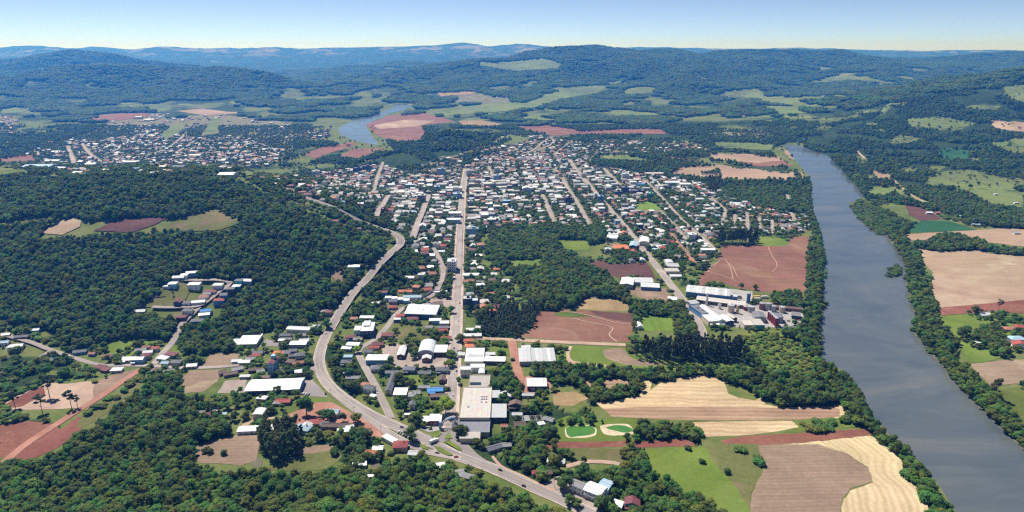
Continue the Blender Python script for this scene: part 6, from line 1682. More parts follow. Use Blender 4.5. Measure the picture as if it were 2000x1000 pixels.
# ------------------------------------------------------------------ houses read off the photograph: px,py of the roof, width, length, turn, wall height, roof shape, roof, wall | where it is
HOUSES = """12,651,8,6,20,3,x,w,W|on the lane at the left edge under the hill
42,655,16,7,14,3,x,s,D|beside the left lane, low and long
10,666,9,7,10,3,x,n,W|below the left lane
26,674,12,8,8,3,h,w,W|at the left lane, left of two joined
38,673,9,9,12,3.4,x,w,C|at the left lane, right of two joined
70,642,8,6,10,3,x,w,N|half hidden in trees above the left lane
156,684,15,8,18,3,x,s,B|above the village lane bend
102,700,10,7,-10,3,x,s,G|below the forked lane
209,693,12,8,6,3,h,m,W|left of the village street cluster
180,688,8,6,0,3,x,t,B|beside the slate roofed house above the bend
195,714,13,9,-18,3,h,m,C|left of the white house under the village street
206,719,10,8,-18,3,h,m,D|in front of the maroon pair under the village street
228,719,13,9,8,3,h,w,W|on the village street by the green slope
251,699,15,11,6,3.4,x,w,C|largest of the village cluster
270,702,15,9,4,5.5,x,w,N|beside the largest village house
285,694,10,9,10,5,h,m,P|in the middle of the village cluster
275,681,13,9,14,3,x,g,G|at the back of the village cluster
289,685,11,8,14,3,x,l,W|behind the maroon house of the cluster
303,679,8,7,10,4,h,r,W|beside the lane at the cluster
286,675,9,6,10,3,x,t,C|topmost of the village cluster
318,697,14,8,-16,3,s,w,W|right of the lane by the village
335,690,15,9,-16,3.6,h,m,D|right of the lane behind the white sheds
323,706,9,7,0,3,x,n,W|small, below the white sheds of the lane
345,706,11,9,0,4,h,s,G|between the lane and the small white house
375,711,12,9,10,3,x,w,C|alone by the village street, right end
330,724,12,9,24,4,x,g,W|below the village street beside trees
303,722,12,9,8,3,y,b,D|under trees below the village street
349,541,14,8,8,4,x,l,G|left of the top estate row
360,538,9,8,8,5,h,w,W|middle of the top estate row
375,532,14,7,14,4,x,w,B|upper right of the top estate row
325,557,8,6,4,3,f,w,W|at the estate meadow, small annex
338,556,10,9,8,6,h,w,N|two storeys at the estate meadow
380,557,15,10,6,6,h,w,W|two storeys at the head of the estate meadow
426,557,12,9,4,5,h,l,W|at the top estate street
411,567,15,8,6,3,h,m,W|below the top estate street
405,572,9,7,6,3,x,g,G|in front of the maroon estate house
399,577,12,8,6,3,h,t,W|in the middle of the estate
450,566,11,9,6,6,h,s,D|two storeys right of the estate street
438,578,9,9,6,6,x,s,B|two storeys below the slate estate house
462,558,10,8,4,4,h,w,B|at the upper estate corner
482,546,15,8,-4,3,x,w,N|at the end of the estate street
467,547,10,8,0,4,h,s,T|teal one near the end of the estate street
348,590,8,9,0,5,y,m,I|at the corner of the estate meadow
365,589,10,9,10,3,h,s,W|beside the estate corner house
388,588,16,8,14,3.4,x,w,W|white walled garden in the estate
428,587,13,9,8,5,h,r,B|right of the estate crossroads
367,607,12,9,4,5,h,s,W|below the lower estate street
355,618,12,9,4,4,h,m,D|lowest of the estate by the trees
274,607,13,8,6,4,x,l,G|at the left end of the estate street
402,606,13,8,20,4,x,u,W|below the estate crossroads
399,612,13,8,16,3,x,w,C|in front of the blue roofed estate house
385,624,15,9,10,3,h,s,T|last on the lower estate street
558,652,14,8,2,3,x,s,G|left of the factory above the bend, upper
560,660,14,8,2,3,x,s,G|left of the factory above the bend, lower
590,652,10,8,4,3,x,g,W|in the yard under the pale factory
594,662,12,8,10,3,x,l,W|behind the white shed left of the highway
502,686,15,8,4,3,x,s,G|behind the red roof near the asphalt yard
499,692,11,8,0,3.4,h,r,P|on the left side of the hamlet below the lawn
490,698,12,8,4,3,x,g,W|in the hamlet, grey one by the red roof
478,704,14,8,4,3,x,w,C|in the hamlet, white one
463,702,12,7,6,3,x,w,W|left end of the hamlet
544,688,13,9,6,3.6,h,o,C|orange one above the blue apartment block
558,686,12,9,-6,3,h,s,G|right of the orange roof
573,682,9,8,4,3,x,s,D|above the three slate houses
571,692,9,8,14,3,x,s,G|left of three slate houses
584,692,11,9,10,4,h,s,W|right of three slate houses
566,703,12,9,-12,3,h,b,P|beside the trees right of the blue block
582,706,14,8,22,3,x,t,C|long tan roof by the small junction
463,718,13,9,28,3,x,g,G|beside the small lawn of the lower hamlet
450,727,16,8,24,3,x,b,K|lower left of the hamlet
434,724,9,9,30,3,x,b,P|left end of the lower hamlet
496,719,13,8,10,3,x,b,D|below the hamlet lane
508,722,9,8,30,3,x,g,W|beside the blue block foot
544,722,9,8,40,3,x,s,G|right foot of the blue apartment block
478,732,12,5,2,2.6,s,l,G|low shed at the hamlet fence
515,734,14,5,2,2.6,s,b,D|low brown shed at the hamlet fence
584,724,10,9,20,3.6,h,w,C|cream one by trees near the junction
640,608,10,8,0,4,h,m,P|in the trees left of the highway
632,606,9,7,10,3,h,g,W|in the trees left of the maroon highway house
685,657,12,8,2,4,h,m,B|above the blue walled shed
699,660,11,7,2,3,x,g,B|right of the blue house by the shed
676,706,13,9,2,4,h,s,G|below the teal house
671,725,8,6,0,3,x,w,W|white hut left of the bent street
690,735,18,7,2,3,x,g,W|under the trellis left of the bent street
712,748,11,8,-14,3,h,t,K|brick one where the side street widens
722,758,13,10,-20,5,x,s,W|by the side street below the brick house
728,770,7,5,-20,2.6,s,w,W|white carport by the side street
757,653,15,11,0,4,h,m,K|beside the fenced olive field
730,676,14,8,4,3,x,r,P|in the red row right of the bent street, front
738,670,14,8,4,3.4,x,m,P|in the red row right of the bent street, back
720,685,10,9,-4,4,x,s,W|left above the white hall of the side street
776,623,9,6,2,4,f,w,I|at the corner of the olive field
781,615,11,8,10,3.4,h,r,P|red one left of the blue hall front
806,620,15,9,4,3,h,m,K|in front of the blue hall
850,626,16,9,2,5,f,w,N|two storeys near the avenue and the green lot
868,629,11,9,2,4,x,w,C|white roof beside the avenue, below the green lot
866,637,14,7,2,3,x,s,D|below the white roof near the avenue
863,643,15,7,2,3.4,x,r,C|red long one above the fenced lot
869,658,16,7,2,3.4,x,r,W|red long one at the avenue crossing
838,638,9,8,2,4,x,g,W|left of the two storey avenue house
801,674,14,9,8,3.4,h,m,C|behind the gym
735,717,14,11,8,4,h,s,W|left villa of the walled row
765,726,15,8,0,4,x,s,T|teal villa of the walled row, left
799,720,15,10,0,4.4,h,s,N|blue grey villa in the walled row
830,727,15,8,0,4,x,s,T|teal villa of the walled row, right
864,721,16,10,0,4.4,h,s,N|last villa of the walled row by the avenue
864,738,8,13,2,4,y,b,K|tall brown one beside the rectangular lawn
829,753,14,7,0,3,x,g,C|grey one under the rectangular lawn
858,755,16,7,0,3,x,s,G|right of the grey one under the lawn
850,760,19,9,6,3.6,x,u,B|bright blue one right of the lawn
857,770,21,8,2,3,x,b,D|brown one in front of the blue roofed one
801,770,14,11,2,4,h,g,W|grey one right of the white two storey house
813,764,10,8,2,3,x,g,G|small annex right of the grey one
806,789,7,9,2,5,y,s,W|narrow gabled one on the lawn above the restaurant
796,806,8,4,4,2.6,f,w,W|tiny white hut on the lawn above the restaurant
782,869,17,14,4,5,h,r,P|big red one beside the service road
738,872,12,8,2,3,x,w,G|small white one left of the big red one
725,880,14,7,-2,3,x,o,C|orange one left of the big red one
807,883,11,9,-8,3.6,x,l,W|grey white one right of the big red one
858,907,14,10,14,3.4,h,w,C|white one below the interchange
893,921,16,10,10,3.4,h,g,W|grey one in trees below the interchange, left
911,927,19,9,-22,3.4,h,g,C|grey one in trees below the interchange, right
965,871,19,9,28,3,x,s,G|slate one slanted right of the interchange
988,866,12,8,10,3,x,g,G|half hidden behind the slanted slate one
987,770,13,10,0,3.6,y,w,W|white gabled one behind the beige factory
1007,789,18,9,0,4.4,y,b,D|brown barn behind the beige factory
1010,806,12,6,0,3,x,l,W|pale annex below the brown barn
1031,768,14,7,0,3,x,l,C|low pale one below the white barn
1072,816,13,8,-30,3,x,g,G|grey one in scrub by the ponds
1057,824,8,6,20,2.6,s,l,W|small shed beside the ruin
1001,769,7,7,0,2.6,x,t,K|tiny brick shed beside the white gabled one
985,829,8,6,0,3,x,t,C|rubble house left of the ruin
1015,825,14,9,6,3,x,b,C|half ruined one below the brown barn
1086,897,21,9,-8,3,h,l,W|white one beside the olive meadow track
1062,921,20,7,14,3,x,b,P|long low one in trees above the inn
1046,919,9,6,10,3,x,r,P|small red one in trees above the inn
1201,979,20,11,-30,3.4,x,w,W|white roofed one right of the inn
1235,981,17,13,-12,5,y,m,N|maroon one right of the inn
1272,990,9,6,-8,2.6,s,n,W|small pale blue shed at the bottom edge
410,808,16,10,14,3.6,h,m,C|maroon roof above the foreground wood
418,806,9,9,14,3.6,y,w,W|white gabled part of the maroon roof house
436,806,8,6,10,3,f,n,W|pale blue hut beside the maroon house
392,801,10,5,4,2.6,x,g,G|low grey shed left of the maroon house
512,774,12,8,-10,3,h,w,C|white one under the long warehouse
553,781,18,9,2,3.4,x,r,K|red one in the garden below the warehouse
541,784,9,7,0,3,h,g,K|grey wing beside the red garden house
592,835,19,13,-14,4.4,h,n,W|blue grey cross gabled one by the lot
599,831,11,9,-14,4.6,y,l,W|white gable of the blue grey house
618,823,17,11,10,4,h,r,C|red one on the dirt lot
649,804,17,11,-6,4.4,x,n,C|pale blue hall on the dirt lot
660,829,38,9,-2,3.6,x,b,K|long brown one by the service road
634,826,9,9,0,3.6,x,s,G|grey end of the long brown one
672,838,16,7,10,3,s,w,W|white lean to in front of the long brown one
683,832,9,9,20,3.4,x,w,W|white porch right of the long brown one
711,838,16,9,0,3,x,b,D|brown one in trees below the service road
702,904,16,7,12,2.8,s,w,W|white shed by the muddy pond
724,926,8,5,0,2.6,f,w,W|tiny white hut in the foreground wood
527,833,12,7,0,3,x,w,W|half hidden behind the eucalyptus
1922,612,14,9,10,3,x,w,W|white one beside the far bank pasture
1937,607,14,8,4,3,x,t,C|behind the white one on the far bank pasture
1976,640,19,10,-10,3,h,t,C|pink roof on the far bank, right edge
1995,636,16,10,-10,3,h,r,C|red roof at the right edge
1985,660,19,12,0,4,h,n,W|pale blue one on the far bank
1970,664,14,10,-10,3,h,s,W|left of the pale blue one on the far bank
1992,672,17,12,-24,4,y,r,W|red gabled one on the far bank
1911,666,8,6,0,2.6,f,w,W|small white hut in the far bank pasture
1815,414,12,7,-6,3,x,w,W|first farm shed beside the dark red hillside field
1831,415,9,8,0,4,x,t,P|farm house beside the dark red field
1882,421,15,7,-10,3,x,w,W|second farm shed under the hillside
1905,425,17,8,-10,3,x,w,C|third farm shed under the hillside
1977,415,14,7,-6,3,x,w,W|farm shed at the right hillside edge
1906,437,13,6,-6,3,x,n,W|pale shed above the tan field
1985,453,11,7,0,3,x,l,W|shed beside the tan field at the right
1945,378,8,5,0,3,f,w,W|white box in the orchard clearing, left
1985,395,10,5,0,3,f,w,W|white box in the orchard clearing, right
1248,634,7,14,4,4,y,w,W|clubhouse beside the small football pitch
919,642,11,6,2,3,s,w,W|under the trees right of the avenue
936,637,9,7,6,3,x,w,W|white one behind the dark apartment block
922,653,24,7,2,3,s,l,C|flat pale one right of the avenue by the trees
915,664,12,8,2,4,x,o,C|orange one right of the avenue by the trees
917,675,11,9,4,4,h,o,P|orange one above the ribbed hall
901,690,8,7,2,3,s,l,W|small annex left of the ribbed hall
1027,675,11,7,6,3,x,w,W|small white one behind the long grey hall
956,690,14,6,2,3.4,s,l,W|pale strip behind the white shed by the hall
962,607,9,8,2,4,h,o,P|orange one deep in the gardens
958,572,9,8,4,3.4,h,o,P|upper orange one in the gardens
970,524,10,7,2,3,h,o,P|orange one by the wood clearing
934,497,12,8,4,3,x,w,W|white one alone in the avenue wood
920,536,24,9,2,4,x,w,W|long white one on the right of the avenue
915,548,17,10,2,3.4,x,t,K|brick one below the long white one
800,540,13,8,0,3,x,w,W|white one alone above the highway gardens
768,587,11,9,2,4,x,s,G|grey cube left of the highway gardens
748,570,12,8,4,4,x,m,B|blue wall maroon one by the highway gardens
792,567,19,8,0,3,x,o,C|long orange one in the highway gardens
806,579,24,9,2,4,x,n,W|long pale blue one behind the terraces
758,582,8,8,2,5,f,w,N|first of the white terrace row
770,583,8,8,2,5,f,w,N|second of the white terrace row
782,585,8,8,2,5,f,w,N|third of the white terrace row
794,587,8,8,2,5,f,w,N|fourth of the white terrace row
767,598,11,8,10,3.4,h,r,P|red one below the white terrace row
860,568,19,7,2,3,f,w,W|white flat one at the top of the levelled lot
735,590,14,6,10,3,x,w,W|white shed below the terrace row
692,620,9,8,0,3,x,t,K|small brick one by the highway"""
# the plain colour of each roof and wall, for the far town
RCOL = {'w': (.80, .80, .80), 'l': (.52, .53, .54), 'g': (.27, .265, .27), 's': (.14, .145, .17), 'r': (.34, .075, .06), 'o': (.55, .17, .075), 't': (.37, .16, .105), 'm': (.19, .062, .07), 'b': (.16, .105, .085), 'u': (.07, .27, .62), 'c': (.56, .5, .45), 'k': (.19, .19, .22), 'n': (.36, .50, .60)}
WCOL = {'W': (.74, .73, .71), 'C': (.62, .53, .40), 'B': (.10, .24, .46), 'N': (.26, .44, .62), 'G': (.36, .36, .37), 'K': (.23, .12, .09), 'T': (.05, .36, .33), 'Y': (.60, .44, .16), 'P': (.58, .33, .29), 'D': (.10, .075, .065), 'I': (.05, .08, .15)}
SHAPE = {'x': 'gable', 'y': 'gable', 'h': 'hip', 'f': 'flat', 's': 'lean to'}
def make_house(x, y, w, l, ang, h, roof, rc, wc, label, near):
    rise = {'x': .20 * l, 'y': .20 * w, 'h': .21 * min(w, l), 'f': 0, 's': .07 * l}[roof]
    z = float(H(x, y))
    t = empty('shed' if 'shed' in label else 'house', x, y, z, ang, label, 'shed' if 'shed' in label else 'house', 'houses of the valley town')
    block(t, w, l, h, roof, rc, wc, rise, ov=.55)
    fl = 2 if h > 4.8 else 1
    if near: openings(t, w, l, h, floors=fl, gap=3.3)
    else: openings(t, w, l, h, floors=fl, gap=4.6, side=(1,), ww=1.5)
    if near and h > 2.9 and w > 9:
        r = np.random.default_rng(int(abs(x * 7 + y)))
        if r.uniform() < .5 and roof in 'xh':
            V, F = [], []; box(V, F, -.35, .35, -.35, .35, 0, 1.5); box(V, F, -.45, .45, -.45, .45, 1.5, 1.65)
            part('chimney', pymesh('chimney', V, F, [WALL['K'][1]]), t, w * .25, l * .1, h + rise * .5)
        if r.uniform() < .55:
            ww = w * r.uniform(.3, .5)
            part('porch_roof', roof_mesh(round(ww, 0), 2.4, 2.4, 's', .35, ROOF[rc][1], .2), t, -w / 2 + ww / 2 + .4, -l / 2 - 1.4, 0)
            for q in (-1, 1):
                V, F = [], []; box(V, F, -.1, .1, -.1, .1, -.3, 2.42); part('porch_post', pymesh('porch_post', V, F, [M['frame']]), t, -w / 2 + ww / 2 + .4 + q * ww * .42, -l / 2 - 2.3, 0)
    return t

hs = []
for ln in HOUSES.split('\n'):
    a, ph = ln.split('|'); q = a.split(',')
    px, py, w, l, rot, h = (float(v) for v in q[:6])
    hs.append((px, py, w, l, rot, h, q[6], q[7], q[8], ph))
X, Y, Z = ground([q[0] for q in hs], [q[1] for q in hs], 3.6)
NHAND = len(hs)
for q, x, y in zip(hs, X, Y):
    px, py, w, l, rot, h, rf, rc, wc, ph = q
    sc = float(np.interp(py, [520, 620, 700, 800, 900, 1000], [.92, .86, .76, .68, .60, .56])); w *= sc; l *= sc; h *= .6 + .4 * sc
    ph2 = ph
    lab = "%s walled house, %s roof, %s" % (WALL[wc][0], ROOF[rc][0], ph2)
    if 'shed' in ph or 'hut' in ph or 'box' in ph: lab = "%s roof on %s walls, %s" % (ROOF[rc][0], WALL[wc][0], ph2)
    ws = lab.split()
    if len(ws) > 16: lab = "%s house %s" % (ROOF[rc][0] + ' roofed', ph2)
    occ(x, y, w, l, math.radians(rot), .8)
    make_house(float(x), float(y), w, l, math.radians(rot), h, rf, rc, wc, lab, py > 600)
# the roofless ruin
x, y, z = G1(1040, 822)
t = empty('ruin', x, y, z, .12, "roofless ruin with bare rafters in the scrub", 'ruin')
V, F = [], []
for a in ((-8, 8, -4.2, -4), (-8, 8, 4, 4.2), (-8.2, -8, -4.2, 4.2), (8, 8.2, -4.2, 4.2), (-2.6, -2.4, -4, 4), (3, 3.2, -4, 4)): box(V, F, *a, -1, 2.6)
part('wall', pymesh('wall', V, F, [M['concrete']]), t)
for i in range(6):
    V, F = [], []; box(V, F, -.15, .15, -4.4, 4.4, 2.65, 2.85); part('rafter', pymesh('rafter', V, F, [M['bark_pale']]), t, -7 + 2.8 * i, 0, 0)
part('roof_remnant', roof_mesh(4, 8, 2.6, 's', .2, ROOF['g'][1], .2), t, -5, 0, .1)
occ(x, y, 17, 9, 0)

# ---- the rest of the town, lot by lot along its grid
for ai, a in enumerate(TOWN_AREAS):
    me_ = sheet('town_ground', 'town_ground', 'yards', 'yards and bare ground between the houses, %s' % ['main town', 'left of the avenue', 'right of the avenue', 'below the sports hall', 'riverside quarter', 'knoll streets', 'beyond the knoll', 'knoll foot', 'left town', 'outskirts of the left town', 'beside the river bend', 'near the far bank', 'far left edge', 'under the left ridge', 'far river landing', 'mountain foot', 'hill shoulder', 'above the highway bend', 'river hamlet', 'river trees'][ai], a[0], jit=2.5, zfix=.02 + .001 * ai)
def town():
    rs = np.random.default_rng(5)
    ca, sa = math.cos(GRID), math.sin(GRID)
    cand = []
    for ai, (poly, lw, ll, share, style) in enumerate(TOWN_AREAS):
        pp = np.array(poly)
        gx, gy, _ = ground(pp[:, 0], pp[:, 1])
        u = gx * ca + gy * sa; v = -gx * sa + gy * ca
        nu, nv = int((u.max() - u.min()) / lw) + 2, int((v.max() - v.min()) / ll) + 2
        U, V = np.meshgrid(u.min() + lw * np.arange(nu), v.min() + ll * np.arange(nv))
        U = U.ravel() + rs.uniform(-.22, .22, U.size) * lw; V = V.ravel() + rs.uniform(-.2, .2, V.size) * ll
        x = U * ca - V * sa; y = U * sa + V * ca
        qx, qy, d = project(x, y, H(x, y) + 2)
        ok = in_poly(qx, qy, poly) & (d > 0) & (qx > -20) & (qx < 2020)
        for p2 in FIELDS_PX + RIVER_PX: ok &= ~in_poly(qx, qy, p2)
        for wp, keep, *_ in WOODS:
            m = in_poly(qx, qy, wp)
            ok &= ~(m & ((keep > .88) | (rs.uniform(0, 1, len(x)) < keep * .8)))
        dens = fbm(x / 90, y / 90, 55, 3)
        ok &= rs.uniform(0, 1, len(x)) < np.clip(share + (dens - .5) * 1.1, 0, .97)
        # cross streets every hundred metres or so
        if style in ('town', 'far'):
            ok &= (np.mod(V, 88) > 8.5)
            if style == 'town': ok &= (np.mod(U, 104) > 7.5)
        ok &= ~blocked(x, y, 4.6)
        core = in_poly(qx, qy, CORE) & ~blocked(x, y, 9.0)
        for i in np.where(ok)[0]:
            cand.append((x[i], y[i], d[i], qx[i], qy[i], style, bool(core[i])))
    # drop lots that overlap across areas
    cell = {}; out = []
    for c in cand:
        k = (int(c[0] // 9), int(c[1] // 9))
        if any((k[0] + a, k[1] + b) in cell and (cell[(k[0] + a, k[1] + b)][0] - c[0]) ** 2 + (cell[(k[0] + a, k[1] + b)][1] - c[1]) ** 2 < 90 for a in (-1, 0, 1) for b in (-1, 0, 1)): continue
        cell[k] = c; out.append(c)
    return out, rs
CORE = P("760,360 900,350 1060,345 1180,335 1300,360 1290,400 1200,420 1080,410 960,440 890,450 840,440 760,400")
FIELDS_PX_EXTRA = []
rows, rs_t = town()
rows.sort(key=lambda c: c[2])
RK = list('wlgstrbmonc'); RP = np.array([.17, .16, .21, .10, .13, .055, .085, .05, .03, .03, .04]); RP /= RP.sum()
WK = list('WCGPNKYBT'); WP = np.array([.46, .20, .12, .07, .05, .05, .02, .02, .01]); WP /= WP.sum()
MARKS = [(905, 470, "by the avenue near the bend shops"), (890, 560, "on the avenue by white blocks"), (860, 520, "along the bent side street"), (820, 500, "left of the avenue"),
         (790, 560, "in the highway gardens"), (830, 580, "near the levelled lot"), (940, 560, "right of the avenue"), (930, 600, "behind the dark apartment block"), (960, 500, "at the wood clearing edge"),
         (980, 580, "beside the tall tree wood"), (1220, 490, "below the sports hall"), (1190, 480, "beside the sunny clearing"), (1290, 480, "right of the straight street"), (1340, 500, "at the reddish edge street"),
         (1370, 470, "near the white residential tower"), (1250, 450, "by the navy framed block"), (1430, 430, "in the first riverside lane"), (1500, 440, "in the last riverside lane"), (1560, 440, "next to the river trees"),
         (820, 460, "at the left street end"), (770, 460, "above the highway bend"), (700, 450, "above the highway in trees"), (1060, 430, "by the central wood"), (1120, 430, "between two central streets")]
nthing = 300 - NHAND
far_rows = []
for n, (x, y, d, qx, qy, style, core) in enumerate(rows):
    rc = RK[rs_t.choice(len(RK), p=RP)]; wc = WK[rs_t.choice(len(WK), p=WP)]
    w, l = rs_t.uniform(7.5, 11.0), rs_t.uniform(8, 12.5); h = 3.1 if rs_t.uniform() < .72 else 5.8
    rf = rs_t.choice(['x', 'y', 'h', 'x', 'f'])
    if core and rs_t.uniform() < .42:
        w, l, h, rf = rs_t.uniform(10, 15), rs_t.uniform(10, 14), rs_t.choice([4.0, 5.5, 7.5, 9.5]), rs_t.choice(['f', 'x', 'f']); rc = rs_t.choice(list('wwllgc'))
    if style == 'dense': w, l, h = w * .86, l * .86, 3.0
    if style == 'far': w, l = w * 1.15, l * 1.1
    ang = GRID + (rs_t.uniform(-.06, .06)) + (0 if style == 'town' else rs_t.uniform(-.2, .2))
    OCC.append((x, y, max(w, l) / 2 + .5))
    if n < nthing:
        mk = min(MARKS, key=lambda m: (m[0] - qx) ** 2 + (1.6 * (m[1] - qy)) ** 2)[2]
        t = make_house(float(x), float(y), round(w, 0), round(l, 0), ang, h, rf, rc, wc, "x", False)
        t['label'] = "%s house, %s %s roof, %s" % (WALL[wc][0], ROOF[rc][0], SHAPE[rf], mk)
    else:
        far_rows.append((x, y, float(H(x, y)), w, l, ang, h, rf, rc, wc))
def far_houses(rows):
    V, F, C = [], [], []
    def col(c, k, n): C.extend([vari(c, k)] * n)
    for x, y, z, w, l, ang, h, rf, rc, wc in rows:
        ca, sa = math.cos(ang), math.sin(ang); a, b = w / 2, l / 2; n = len(V); k = random.uniform(.72, 1.15)
        rise = {'x': .2 * l, 'y': .2 * w, 'h': .2 * min(w, l), 'f': 0}[rf]; o = .5
        loc = [(-a, -b, -1.5), (a, -b, -1.5), (a, b, -1.5), (-a, b, -1.5), (-a, -b, h), (a, -b, h), (a, b, h), (-a, b, h)]
        fs = [(0, 1, 5, 4), (1, 2, 6, 5), (2, 3, 7, 6), (3, 0, 4, 7)]; col(WCOL[wc], k, 4)
        A, B = a + o, b + o
        if rf == 'f':
            loc += [(-A, -B, h), (A, -B, h), (A, B, h), (-A, B, h), (-A, -B, h + .3), (A, -B, h + .3), (A, B, h + .3), (-A, B, h + .3)]
            fs += [(12, 13, 14, 15), (8, 9, 13, 12), (9, 10, 14, 13), (10, 11, 15, 14), (11, 8, 12, 15)]; col(RCOL[rc], k, 5)
        elif rf == 'h':
            r = max(.3, A - B) if A > B else 0; q = max(.3, B - A) if B >= A else 0
            loc += [(-A, -B, h), (A, -B, h), (A, B, h), (-A, B, h), (-r, -q, h + rise), (r, q, h + rise)]
            fs += [(8, 9, 13, 12), (9, 10, 13), (10, 11, 12, 13), (11, 8, 12)] if r >= q else [(8, 9, 12), (9, 10, 13, 12), (10, 11, 13), (11, 8, 12, 13)]; col(RCOL[rc], k, 4)
        elif rf == 'x':
            loc += [(-A, -B, h - .1), (A, -B, h - .1), (A, B, h - .1), (-A, B, h - .1), (-A, 0, h + rise), (A, 0, h + rise), (-a, 0, h + rise - .1), (a, 0, h + rise - .1)]
            fs += [(8, 9, 13, 12), (10, 11, 12, 13)]; col(RCOL[rc], k, 2); fs += [(5, 6, 15), (7, 4, 14)]; col(WCOL[wc], k, 2)
        else:
            loc += [(-A, -B, h - .1), (A, -B, h - .1), (A, B, h - .1), (-A, B, h - .1), (0, -B, h + rise), (0, B, h + rise), (0, -b, h + rise - .1), (0, b, h + rise - .1)]
            fs += [(11, 8, 12, 13), (9, 10, 13, 12)]; col(RCOL[rc], k, 2); fs += [(4, 5, 14), (6, 7, 15)]; col(WCOL[wc], k, 2)
        # dark panes on the two faces seen
        for i in range(max(2, int(w / 3.5))):
            for f in range(max(1, int(h / 3))):
                cx = -a + w * (i + .5) / max(2, int(w / 3.5)); zc = 1.6 + 2.9 * f; m = len(loc)
                loc += [(cx - .7, -b - .05, zc - .6), (cx + .7, -b - .05, zc - .6), (cx + .7, -b - .05, zc + .6), (cx - .7, -b - .05, zc + .6)]; fs.append((m, m + 1, m + 2, m + 3)); C.append((.04, .045, .055))
        V += [(x + p[0] * ca - p[1] * sa, y + p[0] * sa + p[1] * ca, z + p[2]) for p in loc]
        F += [tuple(n + i for i in f) for f in fs]
    k = NT('far_town_paint'); at = k.n('Attribute', attribute_name='paint')
    f = k.noise(k.pos(), .5, 4, .7); k.col(k.mix(k.math('MULTIPLY', f, .45), at.outputs['Color'], (.12, .11, .10))); k.rough(.7, .3)
    me = pymesh('houses', V, F, [k.m])
    a = me.attributes.new('paint', 'FLOAT_COLOR', 'FACE'); a.data.foreach_set('color', np.column_stack([np.array(C), np.ones(len(C))]).astype(np.float32).ravel())
    props(link('houses', me), "hundreds of small houses packed in the far town quarters", "houses", None, 'stuff')
    print('far houses', len(rows))
far_houses(far_rows)

